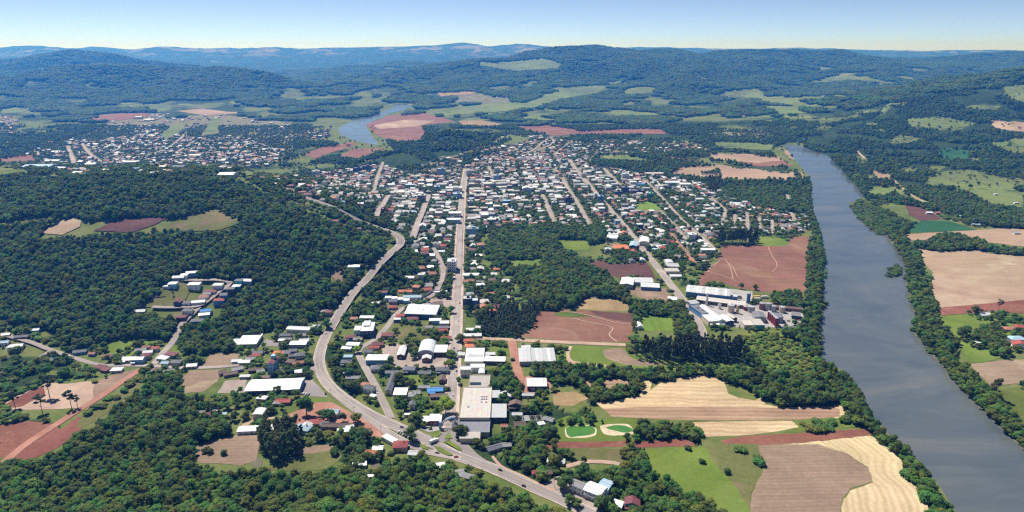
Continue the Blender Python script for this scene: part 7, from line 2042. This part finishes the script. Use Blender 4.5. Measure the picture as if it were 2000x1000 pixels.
# ------------------------------------------------------------------ planting the woods (after the buildings, which keep their ground)
NEAR_TREES = []          # (depth, x, y, height, shape key) of wood trees nearest to the viewer: built one by one below
def plant():
    rs = np.random.default_rng(21)
    bins = {}
    def put(holder, x, y, s, shp):
        bins.setdefault(holder, []).append((x, y, s, shp))
    for Y0, Y1, sp in ((300, 1500, 4.5), (1500, 2750, 8.2)):
        x, y = jgrid(Y0, Y1, sp, 0.93, rs)
        z = H(x, y)
        qx, qy, d = project(x, y, z + 5)
        ok = (qx > -90) & (qx < 2090) & (qy < 1035)
        x, y, z, qx, qy, d = (a[ok] for a in (x, y, z, qx, qy, d))
        free = ~blocked(x, y, 1.5)
        for poly in RIVER_PX:
            gz = project(x, y, z); free &= ~in_poly(gz[0], gz[1], poly) | in_poly(qx, qy, P('1738,520 1755,513 1765,523 1752,534 1740,530')) | in_poly(qx, qy, P('1728,531 1742,530 1740,536 1728,536'))
        if Y0 == 300:
            for poly, c_ in FIELD_KEEP:
                free &= ~in_poly(gz[0], gz[1], poly)
        op = np.zeros(len(x), bool)
        for poly in OPEN: op |= in_poly(qx, qy, poly)
        used = np.zeros(len(x), bool)
        clump = fbm(x / 45, y / 45, 77, 3)
        for poly, keep, mix, (h0, h1), holder in WOODS:
            m = in_poly(qx, qy, poly) & ~used
            used |= m
            if keep < 0.9:
                sel = m & free & ~op & (clump * 0.75 + rs.uniform(0, .25, len(x)) > np.quantile(clump[m], 1 - keep) * 0.75 + 0.12 if m.any() else m)
            else:
                sel = m & free & ~op & (rs.uniform(0, 1, len(x)) < keep)
            if holder == 'hill_forest': sel &= (fbm(x / 120, y / 90, 91, 3) < .57) | (y < 1500)
            if mix == 'gum' or mix == 'pine': sel &= rs.uniform(0, 1, len(x)) < 0.9
            i = np.where(sel)[0]
            if not len(i): continue
            hh = h0 * .58 + (h1 * .98 - h0 * .58) * np.clip(rs.beta(1.6, 2, len(i)) + 0.5 * (fbm(x[i] / 60, y[i] / 60, 9) - .5), 0, 1.2)
            shp = pick(rs, mix, len(i))
            if Y0 == 300:
                near = (d[i] < 585) & (qy[i] > 820) & (qx[i] > 0) & (qx[i] < 2000) & (qy[i] < 1008)
                for j in np.where(near)[0]:
                    NEAR_TREES.append((d[i[j]], x[i[j]], y[i[j]], hh[j], shp[j], holder, qx[i[j]], qy[i[j]]))
                keepi = ~near
                put(holder, x[i[keepi]], y[i[keepi]], hh[keepi], shp[keepi])
            else:
                put(holder, x[i], y[i], hh * 1.1, shp)
        # loose trees and bushes in meadows and along edges; town trees
        town = np.zeros(len(x), bool)
        for poly in TOWN: town |= in_poly(qx, qy, poly)
        fld = np.zeros(len(x), bool)
        for poly in FIELDS_PX: fld |= in_poly(qx, qy, poly)
        r = rs.uniform(0, 1, len(x))
        i = np.where(town & ~used & ~blocked(x, y, 0.9) & (r < 0.62) & (clump > 0.30) & ~fld)[0]
        put('town_trees', x[i], y[i], rs.uniform(4.5, 9.5, len(i)), pick(rs, 'broad', len(i)))
        i = np.where(~town & ~used & free & (r < 0.42) & blocked(x, y, 9.0, False) & ~blocked(x, y, 0.8))[0]
        put('garden_trees', x[i], y[i], rs.uniform(2.2, 8.0, len(i)), pick(rs, 'broad', len(i)))
        i = np.where(~town & ~used & free & ~fld & ~op & (r < 0.6) & (clump > 0.55))[0]
        put('valley_bushes', x[i], y[i], rs.uniform(2.0, 6.5, len(i)), pick(rs, 'shrub', len(i)))
        i = np.where(~town & ~used & free & (clump > 0.50) & (clump < 0.62) & (r < 0.05) & ~fld)[0]
        put('valley_bushes', x[i], y[i], rs.uniform(0.8, 2.2, len(i)), pick(rs, 'shrub', len(i)))
        if Y0 == 1500:
            big = fbm(x / 170, y / 170, 3, 4)
            i = np.where(op & free & (r < .05))[0]
            put('far_woods', x[i], y[i], rs.uniform(4, 9, len(i)), pick(rs, 'hill', len(i)))
            i = np.where(~town & ~used & free & ~fld & ~op & (big > 0.44) & (r < .9))[0]
            put('far_woods', x[i], y[i], rs.uniform(8, 13, len(i)), pick(rs, 'hill', len(i)))
    x, y = jgrid(2750, 7600, 19.0, 0.92, rs)
    z = H(x, y); qx, qy, d = project(x, y, z + 6)
    op = np.zeros(len(x), bool)
    for poly in OPEN + FIELDS_PX + TOWN + RIVER_PX: op |= in_poly(qx, qy, poly)
    big = fbm(x / 190, y / 190, 3, 4)
    clr = fbm(x / 260, y / 200, 91, 4) > 0.52 + z / 450
    ok = (qx > -60) & ~clr & (qx < 2060) & ~op & ((z > 10) | (big > 0.46)) & (rs.uniform(0, 1, len(x)) < .97)
    i = np.where(ok & ((z > 10) & (fbm(x / 120, y / 120, 41, 3) > 0.30) | (z <= 10)))[0]
    put('far_woods', x[i], y[i], rs.uniform(.8, 1.25, len(i)), pick(rs, 'patch', len(i)))
    text = {'hill_forest': ("dense native forest covering the near hills", "forest"), 'foreground_wood': ("dense green wood along the bottom of the valley view", "wood"),
            'garden_trees': ("trees crowding between the roadside houses", "trees"), 'riverside_trees': ("belts of trees along the river and fields", "trees"),
            'plantation': ("dark plantation of tall thin trunks in blocks", "plantation"), 'town_trees': ("trees standing among the town houses", "trees"),
            'valley_bushes': ("loose bushes and small trees in the meadows", "bushes"), 'far_woods': ("hazy forest on the distant hills and far valley", "forest")}
    for h, L in bins.items():
        x, y, s, p = (np.concatenate(q) for q in zip(*L))
        scatter(h, text[h][0], text[h][1], x, y, s, p, rs)
        print('scatter', h, len(x))

# ------------------------------------------------------------------ the town gate over the avenue
def gate():
    x0, y0, z0 = G1(861, 838); x1, y1, z1 = G1(887, 839)
    L = math.hypot(x1 - x0, y1 - y0); a = math.atan2(y1 - y0, x1 - x0)
    t = empty('town_gate', x0, y0, 0.3, a, "white and blue arched gate over the avenue entrance", 'gate')
    for k, (R, mt, dy) in enumerate(((9.5, 'W', 0), (8.0, 'N', .6))):
        V, F = [], []
        n = 14
        for i in range(n + 1):
            s = i / n; th = math.pi * .5 * s
            cx = L * 1.0 * (1 - math.cos(th)) * .98; cz = R * math.sin(th) ** .9
            for q in ((-.45, -.35), (.45, -.35), (.45, .35), (-.45, .35)):
                V.append((cx + q[0] * math.cos(th), dy + 4.5 * s + q[1], cz - q[0] * math.sin(th) * .4))
        for i in range(n):
            for q in range(4): F.append((4 * i + q, 4 * i + (q + 1) % 4, 4 * i + 4 + (q + 1) % 4, 4 * i + 4 + q))
        part('arch', pymesh('arch', V, F, [WALL[mt][1]]), t)
    V, F = [], []; box(V, F, -1, 1, -1, 1, -.3, 6.5); part('pier', pymesh('pier', V, F, [WALL['N'][1]]), t, -.3, 0, 0)
    V, F = [], []; box(V, F, -.5, .5, -.5, .5, -.3, 9.2); part('pier', pymesh('pier', V, F, [WALL['W'][1]]), t, L, 4.6, 0)
    for z in (1.6, 2.6):
        V, F = [], []; box(V, F, 0, L, -.1, .1, z, z + .2); part('beam', pymesh('beam', V, F, [WALL['G'][1]]), t, 0, -.8, 2.6)
    for i in range(8):
        V, F = [], []; box(V, F, -.08, .08, -.08, .08, 4.3, 5.2); part('truss_post', pymesh('truss_post', V, F, [WALL['G'][1]]), t, L * (i + .5) / 8, -.8, 0)
gate()

# ------------------------------------------------------------------ vehicles
def car_meshes():
    prof = [(-2.1, .35), (2.1, .35), (2.15, .75), (1.25, .95), (-2.1, .98), (-2.15, .6)]
    def ext(pr, w, wt=None):
        n = len(pr); wt = wt or [w] * n
        V = [(p[0], -q, p[1]) for p, q in zip(pr, wt)] + [(p[0], q, p[1]) for p, q in zip(pr, wt)]
        F = [tuple(range(n)), tuple(range(2 * n - 1, n - 1, -1))] + [(i, n + i, n + (i + 1) % n, (i + 1) % n) for i in range(n)]
        return V, F
    B = ext(prof, .85)
    Gl = ext([(-1.75, .96), (1.0, .94), (.35, 1.42), (-1.2, 1.44)], .7, [.8, .8, .64, .64])
    R = ext([(-1.2, 1.44), (.35, 1.42), (.3, 1.48), (-1.15, 1.5)], .64)
    return B, Gl, R
_B, _G, _R = car_meshes()
CARC = {'white': (.75, .75, .75), 'silver': (.42, .43, .45), 'black': (.025, .025, .03), 'red': (.38, .03, .03), 'dark blue': (.03, .05, .14), 'grey': (.16, .16, .17), 'orange': (.55, .18, .05)}
CARM = {n: plain_mat('car_paint_' + n.replace(' ', '_'), c, .25, .05, .6, .6, .04) for n, c in CARC.items()}
_wheel = lathe('wheel', [(.0, -.1), (.31, -.1), (.33, .0), (.31, .1), (.0, .1)], M['tyre'], 10)
for v in _wheel.vertices: v.co = (v.co.x, v.co.z, v.co.y)
_glass = pymesh('cabin_glass', _G[0], _G[1], [M['glass']])
_body, _roofp = {}, {}
for n, m in CARM.items():
    _body[n] = pymesh('body', _B[0], _B[1], [m]); _roofp[n] = pymesh('roof_panel', _R[0], _R[1], [m])
def put_car(px, py, head, colr, where, cat='car', scale=1.0):
    x, y, z = G1(px, py)
    t = empty('parked_car' if 'parked' in where else 'car', x, y, z + .5, math.radians(head), "%s %s" % (colr, where), cat, 'cars in the valley town')
    part('body', _body[colr], t); part('cabin_glass', _glass, t); part('roof_panel', _roofp[colr], t)
    for sx in (-1.3, 1.3):
        for sy in (-.82, .82): part('wheel', _wheel, t, sx, sy, .33)
    t.scale = (scale * .78,) * 3
CARS = """785,836,-20,dark blue|car on the highway above the interchange
854,886,-20,grey|car leaving the service road by the islands
891,894,5,red|car at the lower edge of the interchange
977,920,-30,black|car on the highway just past the interchange
1023,951,-32,black|car on the highway beside the foreground wood
885,773,88,white|car on the avenue beside the beige factory
892,726,88,dark blue|car on the avenue near the balconied building
887,681,88,black|car halfway down the avenue by the ribbed hall
894,686,88,silver|car in the right lane by the ribbed hall
895,628,88,white|car on the avenue beside the green lot
898,593,88,red|car beside the dark apartment block
898,543,88,white|car on the avenue under the long white house
890,588,88,white|car on the avenue beside the levelled lot
745,517,55,orange|pickup on the hill stretch of highway
719,554,60,dark blue|car on the highway beside the highway gardens
654,640,62,white|car near the highway junction by the slope
637,653,70,white|van turning off at the highway bend
636,770,100,black|motor car on the service road by the car park
736,768,-65,white|small van parked on the bent side street
779,845,60,white|parked car, first of the row by the service road
784,847,60,silver|parked car, second of the row by the service road
788,850,60,white|parked car, third of the row by the service road
793,853,60,dark blue|parked car, last of the row by the service road
582,769,80,white|parked car at the left of the warehouse car park
588,770,80,silver|parked car, second in the warehouse car park
593,770,80,white|parked car, third in the warehouse car park
598,771,80,white|parked car, fourth in the warehouse car park
603,771,80,silver|parked car at the right of the warehouse car park
584,762,20,white|parked van against the blue warehouse end
826,836,20,dark blue|parked car in front of the restaurant
812,832,-20,silver|parked car beside the restaurant tree
900,686,10,grey|parked car in front of the ribbed hall
901,696,10,white|parked car before the ribbed hall
330,667,60,black|car on the lane beside the vivid meadow
1087,937,-30,grey|car turning into the inn forecourt
1546,619,30,white|parked car in the factory yard, left
1552,624,30,silver|parked car in the factory yard, middle
1557,619,30,dark blue|parked car in the factory yard, right
1549,630,0,white|parked car near the lower factory fence
1540,628,0,grey|parked car beside the red silos
1562,626,20,red|parked car at the river end of the factory yard
1286,535,-60,white|car on the straight street beside the dark field
1347,600,-60,white|car on the straight street near the factory gate
1290,553,10,white|parked car at the blue walled shed"""
for ln in CARS.split('\n'):
    a, wh = ln.split('|'); q = a.split(','); put_car(float(q[0]), float(q[1]), float(q[2]), q[3], wh)
def truck(px, py, head, label, boxm, cabm, L=9.0, cat='truck', name='box_truck'):
    x, y, z = G1(px, py)
    t = empty(name, x, y, z + .62, math.radians(head), label, cat)
    V, F = [], []; box(V, F, -L / 2, L / 2 - 2.4, -1.25, 1.25, .95, 3.7); part('cargo_box', pymesh('cargo_box', V, F, [boxm]), t)
    V = [(L / 2 - 2.2, -1.2, .6), (L / 2, -1.2, .6), (L / 2, -1.2, 1.7), (L / 2 - .5, -1.15, 2.8), (L / 2 - 2.2, -1.15, 2.8)]; V = V + [(p[0], -p[1], p[2]) for p in V]
    F = [(0, 1, 2, 3, 4), (9, 8, 7, 6, 5)] + [(i, 5 + i, 5 + (i + 1) % 5, (i + 1) % 5) for i in range(5)]; part('cab', pymesh('cab', V, F, [cabm]), t)
    V, F = [], []; box(V, F, -.03, .03, -1.0, 1.0, 0, .8); part('windscreen', pymesh('windscreen', V, F, [M['glass']]), t, L / 2 - .18, 0, 1.8)
    V, F = [], []; box(V, F, -L / 2, L / 2 - 1, -.5, .5, .55, .9); part('chassis', pymesh('chassis', V, F, [M['tyre']]), t)
    for sx in (-L / 2 + 1.4, -L / 2 + 2.6, L / 2 - 1.2):
        for sy in (-1.1, 1.1):
            w = part('wheel', _wheel, t, sx, sy, .48); w.scale = (1.45, 1.6, 1.45)
    t.scale = (.8,) * 3
truck(848, 865, 40, "white lorry crossing the highway interchange", CARM['white'], CARM['white'], 10)
truck(1144, 966, -40, "white truck parked before the roadside inn", CARM['white'], CARM['silver'], 11)
truck(1478, 583, 5, "yellow truck parked behind the factory", WALL['Y'][1], WALL['Y'][1], 14)
truck(1494, 583, 5, "white truck parked behind the factory", CARM['white'], CARM['white'], 11)
truck(1480, 587, 5, "lower white truck behind the factory tanks", CARM['white'], CARM['grey'], 12)
truck(1442, 583, 0, "dark truck at the factory loading bay", CARM['grey'], CARM['black'], 10)

# ------------------------------------------------------------------ poles
def pole_meshes():
    V, F = tube([(0, 0, -.5), (0, 0, 7.4)], [.15, .10], 6)
    V = [tuple(v) for v in V]; F = [tuple(f) for f in F]
    post = pymesh('post', V, F, [M['concrete']])
    V, F = [], []; box(V, F, -1.1, 1.1, -.07, .07, 6.7, 6.9)
    for s in (-1, -.4, .4, 1): box(V, F, s - .06, s + .06, -.06, .06, 6.9, 7.1)
    return post, pymesh('cross_arm', V, F, [M['bark']])
_post, _arm = pole_meshes()
def poles(line, step, side, label, group):
    c = road_line(line, 4.0)
    s = np.concatenate([[0], np.cumsum(np.linalg.norm(np.diff(c, axis=0), axis=1))])
    n = 0
    for d in np.arange(step / 2, s[-1], step):
        i = min(len(c) - 2, int(np.searchsorted(s, d)))
        t = c[i + 1] - c[i]; t /= np.linalg.norm(t) + 1e-9
        p = c[i] + np.array([-t[1], t[0]]) * side
        e = empty('utility_pole', p[0], p[1], float(H(p[0], p[1])), math.atan2(t[1], t[0]) + math.pi / 2, label, 'pole', group)
        part('post', _post, e); part('cross_arm', _arm, e); n += 1
poles("879,842 881,800 886,720 893,600 898,500", 38, 5.6, "grey concrete power pole along the main avenue", "power poles of the avenue")
poles("606,720 632,742 650,765 682,792 722,820 760,846 800,868", 42, -5.0, "grey concrete power pole along the service road", "power poles of the service road")
poles("940,905 985,925 1040,951 1100,977", 40, 8.5, "grey concrete power pole beside the lower highway", "power poles of the highway")
poles("1000,664 1100,669 1222,674", 60, 5.0, "grey power pole on the dirt road", "power poles of the dirt road")
# walls of the villa row and the lot
def low_wall(name, label, s, h, mat, th=.25):
    c = road_line(s, 6.0)
    me = ribbon_mesh(name, c, th, h, mat, 0, h + .6)
    props(link(name, me), label, 'wall')
low_wall('garden_wall', "long dark wall in front of the villa row", "742,730 800,731 874,731", 2.0, WALL['D'][1])
low_wall('garden_wall', "brown wall behind the villa row", "748,721 800,721 876,722", 1.8, WALL['K'][1])
low_wall('retaining_wall', "tall dark retaining wall round the levelled lot", "805,594 830,582 850,571 882,577", 3.0, WALL['G'][1], .4)
low_wall('garden_wall', "white wall of the estate garden house", "374,597 395,597 402,590", 1.6, WALL['W'][1])
low_wall('board_fence', "low dark board line across the estate meadow", "291,583 308,583 324,581", 1.0, WALL['D'][1])

# ------------------------------------------------------------------ trees that stand apart: base px,py, height, shape, leaf | where
LONE = """871,810,16,broad,leaf_yellow|big bright yellow green tree on the avenue corner
898,855,11,broad,leaf_dark|dark tree in front of the beige factory corner
804,861,12,broad,leaf_dark|round dark tree beside the row of parked cars
829,835,6,broad,leaf_bright|small light tree before the restaurant
814,828,10,broad,leaf_dark|dark tree left of the restaurant
804,832,9,broad,leaf_mid|green tree behind the restaurant lot
599,811,18,broad,leaf_dark|tall dark tree on the dirt lot
415,822,5,bush,leaf_mid|bush before the maroon roofed house
83,806,16,umbrella,leaf_pine|tall pine above the dirt bank, in front
97,776,20,umbrella,leaf_pine|tallest umbrella pine over the tan terrace
30,797,15,umbrella,leaf_pine|umbrella pine at the left edge of the terrace
140,797,17,umbrella,leaf_pine|tall pine standing alone on the tan terrace
152,796,12,umbrella,leaf_pine|smaller pine right of the lone terrace pine
125,737,10,broad,leaf_mid|rounded tree on the green slope below the village
25,731,9,broad,leaf_dark|dark round tree at the forked lane
10,757,9,broad,leaf_dark|dark tree at the left meadow edge
90,734,12,broad,leaf_dark|leafy tree above the umbrella pines
50,727,7,broad,leaf_bright|bright small tree left of the leafy slope tree
66,729,7,broad,leaf_bright|bright small tree right of its twin by the lane
276,675,7,broad,leaf_dark|small tree in the vivid meadow
110,738,4,bush,leaf_dark|low bush beside the rounded slope tree
148,734,4,bush,leaf_dark|low bush right of the rounded slope tree
465,795,9,broad,leaf_dark|dark tree in the green plot below the warehouse
485,797,6,bush,leaf_dark|dark bush next to the plot tree
460,822,9,broad,leaf_dark|tree before the barn house lane
640,820,10,broad,leaf_dark|dark tree beside the pale blue hall
625,815,6,broad,leaf_mid|small tree below the tall lot tree
670,823,8,broad,leaf_mid|tree behind the long brown house
695,826,9,broad,leaf_bright|feathery tree by the service road
541,770,9,broad,leaf_dark|tree in front of the warehouse wall
508,780,5,bush,leaf_dark|bush covering the white garden house
403,884,5,bush,leaf_dark|first shrub in the patchwork plot
411,886,5,bush,leaf_dark|second shrub in the patchwork plot
438,888,5,bush,leaf_dark|third shrub in the patchwork plot
650,889,7,bush,leaf_dark|shrub on the mauve plot right of the eucalyptus
882,612,9,broad,leaf_mid|street tree opposite the dark apartment block
884,700,8,broad,leaf_bright|first street tree by the gym yard
880,698,8,broad,leaf_mid|second street tree by the gym yard
876,718,8,broad,leaf_bright|third street tree by the villa row
884,716,7,broad,leaf_bright|fourth street tree by the villa row
896,751,8,broad,leaf_mid|street tree in front of the beige factory
899,668,9,broad,leaf_mid|street tree at the dirt road corner
872,764,5,bush,leaf_mid|bush beside the blue roofed house
802,664,9,broad,leaf_mid|tree in the fenced olive field
808,661,6,broad,leaf_mid|smaller tree in the fenced olive field
851,662,10,broad,leaf_dark|dark tree at the olive field corner
824,616,9,broad,leaf_dark|dark tree before the blue hall
810,700,8,broad,leaf_dark|tree left of the white gabled yard house
803,685,8,broad,leaf_dark|tree between the gym and the narrow shed
780,751,11,broad,leaf_dark|dark tree left of the rectangular lawn
802,757,9,broad,leaf_dark|rounded tree on the rectangular lawn
755,728,9,broad,leaf_dark|tree beside the first villa
790,803,11,broad,leaf_dark|dark tree on the lawn above the highway
780,790,9,broad,leaf_dark|tree in front of the white two storey house
735,792,5,bush,leaf_dark|bush at the side street verge
698,690,8,broad,leaf_yellow|yellow green tree at the street corner
763,711,8,broad,leaf_dark|tree right of the blue walled hall
680,735,12,broad,leaf_dark|tree cluster end by the trellis
690,762,13,broad,leaf_dark|broad dark tree beside the highway curve
660,735,12,broad,leaf_dark|dark tree inside the highway curve
624,650,10,broad,leaf_dark|tree at the junction above the bend
640,642,11,broad,leaf_dark|tree at the highway fork
1003,705,4,bush,leaf_dark|bush on the dirt track side
1048,779,7,broad,leaf_dark|small round tree by the red yard
1050,703,6,bush,leaf_mid|bush before the long grey hall
924,668,8,palm,leaf_mid|palm on the dirt road corner
1052,676,7,palm,leaf_mid|palm behind the long grey hall
1140,905,6,broad,leaf_dark|lone small tree on the farm track
1100,890,9,broad,leaf_mid|pale tree beside the meadow house
1098,955,13,broad,leaf_dark|round tree before the grey inn wing
1112,985,7,broad,leaf_mid|first tree on the inn traffic island
1124,990,7,broad,leaf_mid|second tree on the inn traffic island
1175,995,10,broad,leaf_dark|dark tree in front of the white roofed house
1190,990,9,broad,leaf_dark|second dark tree in front of the white roofed house
1225,862,7,broad,leaf_dark|dark tree between the two ponds and hedge
1420,925,5,bush,leaf_dark|bush in the bright pasture, lower
1370,905,4,bush,leaf_dark|bush in the bright pasture, upper
1345,878,4,bush,leaf_dark|bush at the top of the bright pasture
1943,780,22,gum,leaf_gum|tall dark tree by the far bank water
1996,760,9,broad,leaf_dark|tree at the right edge pasture
1905,615,11,broad,leaf_dark|tree left of the far bank farm
1950,606,13,umbrella,leaf_pine|tall tree over the far bank farm
1880,660,12,broad,leaf_dark|tree in the middle of the far pasture
1886,655,11,broad,leaf_dark|second tree in the middle of the far pasture
1950,628,8,broad,leaf_dark|tree at the pasture lane
1905,668,9,broad,leaf_dark|tree over the small white hut
1970,702,5,broad,leaf_dark|small tree at the pasture fence
1845,652,10,broad,leaf_dark|tree at the river end of the pasture
1475,566,7,broad,leaf_dark|tree behind the factory tower
1448,565,9,broad,leaf_dark|larger tree at the red field edge
1380,490,8,broad,leaf_mid|tree beside the white office block
1575,420,12,gum,leaf_gum|tall tree at the hamlet lane
1902,442,14,gum,leaf_gum|dark tall tree above the far tan field
1880,428,10,broad,leaf_dark|tree between the hillside sheds
338,578,7,gum,leaf_dark2|dark slim tree on the estate meadow"""
def put_tree(x, y, h, shape, leaf, label, group, name=None):
    keys = [k for k in CROWN if k[0] == shape and (k[2] == leaf)]
    if not keys: keys = [k for k in CROWN if k[0] == shape]
    k = keys[int(abs(x * 3 + y * 7)) % len(keys)]
    nm = name or {'broad': 'broadleaf_tree', 'gum': 'eucalyptus_tree', 'umbrella': 'pine_tree', 'pine': 'pine_tree', 'bush': 'shrub', 'palm': 'palm_tree'}[shape]
    cat = {'bush': 'shrub', 'palm': 'palm'}.get(shape, 'tree')
    z = float(H(x, y)); r = random.uniform(0, 6.28)
    if shape == 'bush':
        o = link(nm, CROWN[k], None, (x, y, z + .3), r, h); props(o, label, cat, group); return
    t = empty(nm, x, y, z + .2, r, label, cat, group)
    wd = 1.22 if shape == 'broad' else 1.0
    t.scale = (h * wd * random.uniform(.9, 1.1), h * wd * random.uniform(.9, 1.1), h)
    part('trunk', TRUNK[k[0], k[1]], t); part('crown', CROWN[k], t)
for ln in LONE.split('\n'):
    a, lab = ln.split('|'); q = a.split(',')
    x, y, z = G1(float(q[0]), float(q[1]))
    put_tree(x, y, float(q[2]), q[3], q[4], lab, 'trees standing apart')

# ------------------------------------------------------------------ woods, then the nearest of their trees one by one
plant()
NEAR_TREES.sort()
TOP = [q for q in NEAR_TREES][:205]
REST = NEAR_TREES[205:]
TMARK = [(60, 960, "lower left corner of the foreground wood"), (200, 900, "wood below the red earthworks"), (320, 950, "foreground wood under the patchwork plot"), (330, 850, "wood beside the tall gum grove"), (480, 970, "bottom wood under the tiny muddy pond"), (640, 970, "bottom wood under the olive slope"),
         (760, 960, "bottom wood under the white pond shed"), (860, 960, "wood below the grey twin houses"), (960, 975, "wood edge beside the lower highway"), (1060, 990, "wood tip at the lower highway"), (1200, 930, "grove behind the roadside inn"), (1290, 970, "grove beside the maroon house"), (1380, 990, "grove at the bright pasture corner"),
         (700, 890, "garden grove by the muddy pond"), (800, 905, "garden grove below the big red house"), (1020, 890, "grove beside the slanted slate house"), (1100, 925, "grove above the inn"), (1790, 930, "river bank trees beside the wavy straw rows"), (1840, 980, "river bank trees at the bottom edge"), (1720, 870, "river bank trees at the straw corner"), (1990, 870, "far bank trees at the right edge")]
inv = {}
for key, L in PIDX.items():
    for i in L: inv[i] = key
LK = {'bd': ('broad', 'leaf_dark', 'dark green'), 'bm': ('broad', 'leaf_mid', 'mid green'), 'bb': ('broad', 'leaf_bright', 'bright green'), 'gum': ('gum', 'leaf_gum', 'slender olive'),
      'sm': ('bush', 'leaf_mid', 'mid green'), 'sd': ('bush', 'leaf_dark', 'dark green'), 'sb': ('bush', 'leaf_bright', 'bright green'), 'pine': ('pine', 'leaf_pine', 'dark')}
pend = {}
for d, x, y, h, shp, holder, qx, qy in TOP:
    sh, leaf, word = LK[inv[shp]]
    mk = min(TMARK, key=lambda m: (m[0] - qx) ** 2 + (1.4 * (m[1] - qy)) ** 2)[2]
    size = 'tall ' if h > 11.2 else 'low ' if h < 9.2 else ''
    pend.setdefault("%s%s %s in the %s" % (size, word, 'shrub' if sh == 'bush' else 'tree', mk), []).append((qx, qy, x, y, h, sh, leaf))
for lab, L in pend.items():
    for qx, qy, x, y, h, sh, leaf in L: put_tree(x, y, h, sh, leaf, lab, 'wood trees nearest the viewer')
if REST:
    rs = np.random.default_rng(3)
    scatter('lower_wood', "rest of the near trees along the lower edge", "wood", *(np.array([q[i] for q in REST]) for i in (1, 2, 3, 4)), rs)

# ------------------------------------------------------------------ labels: where two read the same, say which by its place in the row
ORD = "first second third fourth fifth sixth seventh eighth ninth tenth eleventh twelfth thirteenth fourteenth fifteenth sixteenth seventeenth eighteenth nineteenth twentieth".split()
groups = {}
for o in scn.objects:
    if o.parent is None and o.get('label') and o.get('category') and o.get('category') != 'pole' and o.get('kind') != 'structure':
        groups.setdefault(o['label'], []).append(o)
for lab, L in groups.items():
    if len(L) < 2: continue
    L.sort(key=lambda o: float(project(o.location.x, o.location.y, o.location.z)[0]))
    for i, o in enumerate(L):
        if len(L) == 2: tail = ("left of two", "right of two")[i]
        elif i == len(L) - 1: tail = "rightmost of %d" % len(L)
        elif i == 0: tail = "leftmost of %d" % len(L)
        else: tail = "%s from left" % ORD[min(i, 19)]
        o['label'] = lab + ", " + tail

# chimneys, sky lights and seams belong to their roof
for o in list(scn.objects):
    p = o.parent
    if p is not None and p.parent is None and o.name.split('.')[0] in ('chimney', 'skylight', 'roof_panel', 'roof_seam', 'roof_light', 'roof_vent', 'roof_well', 'rib', 'lift_house', 'lift_tower') and o.name.split('.')[0] != 'roof':
        rf = next((c for c in p.children if c.name.split('.')[0] == 'roof'), None)
        if rf is not None and tuple(rf.location) == (0, 0, 0): o.parent = rf

# ------------------------------------------------------------------ air
V, F = [], []
box(V, F, -18200, 18200, -600, 15000, -3, float(GZ.max()) + 14)
k = NT('haze_air')
for n in list(k.t.nodes):
    if n.type == 'BSDF_PRINCIPLED': k.t.nodes.remove(n)
pv = k.n('VolumePrincipled')
pv.inputs['Color'].default_value = HAZE_COL + (1,)
pv.inputs['Density'].default_value = HAZE_DENSITY
pv.inputs['Anisotropy'].default_value = 0.35
pv.inputs['Absorption Color'].default_value = (1, 1, 1, 1)
pv.inputs['Density Attribute'].default_value = ""
k.l(pv.outputs[0], k.t.nodes['Material Output'].inputs['Volume'])
hz = link('haze', pymesh('haze', V, F, [k.m]))
props(hz, "blue summer haze filling the valley air", "haze", None, 'stuff')
print('objects', len(scn.objects))
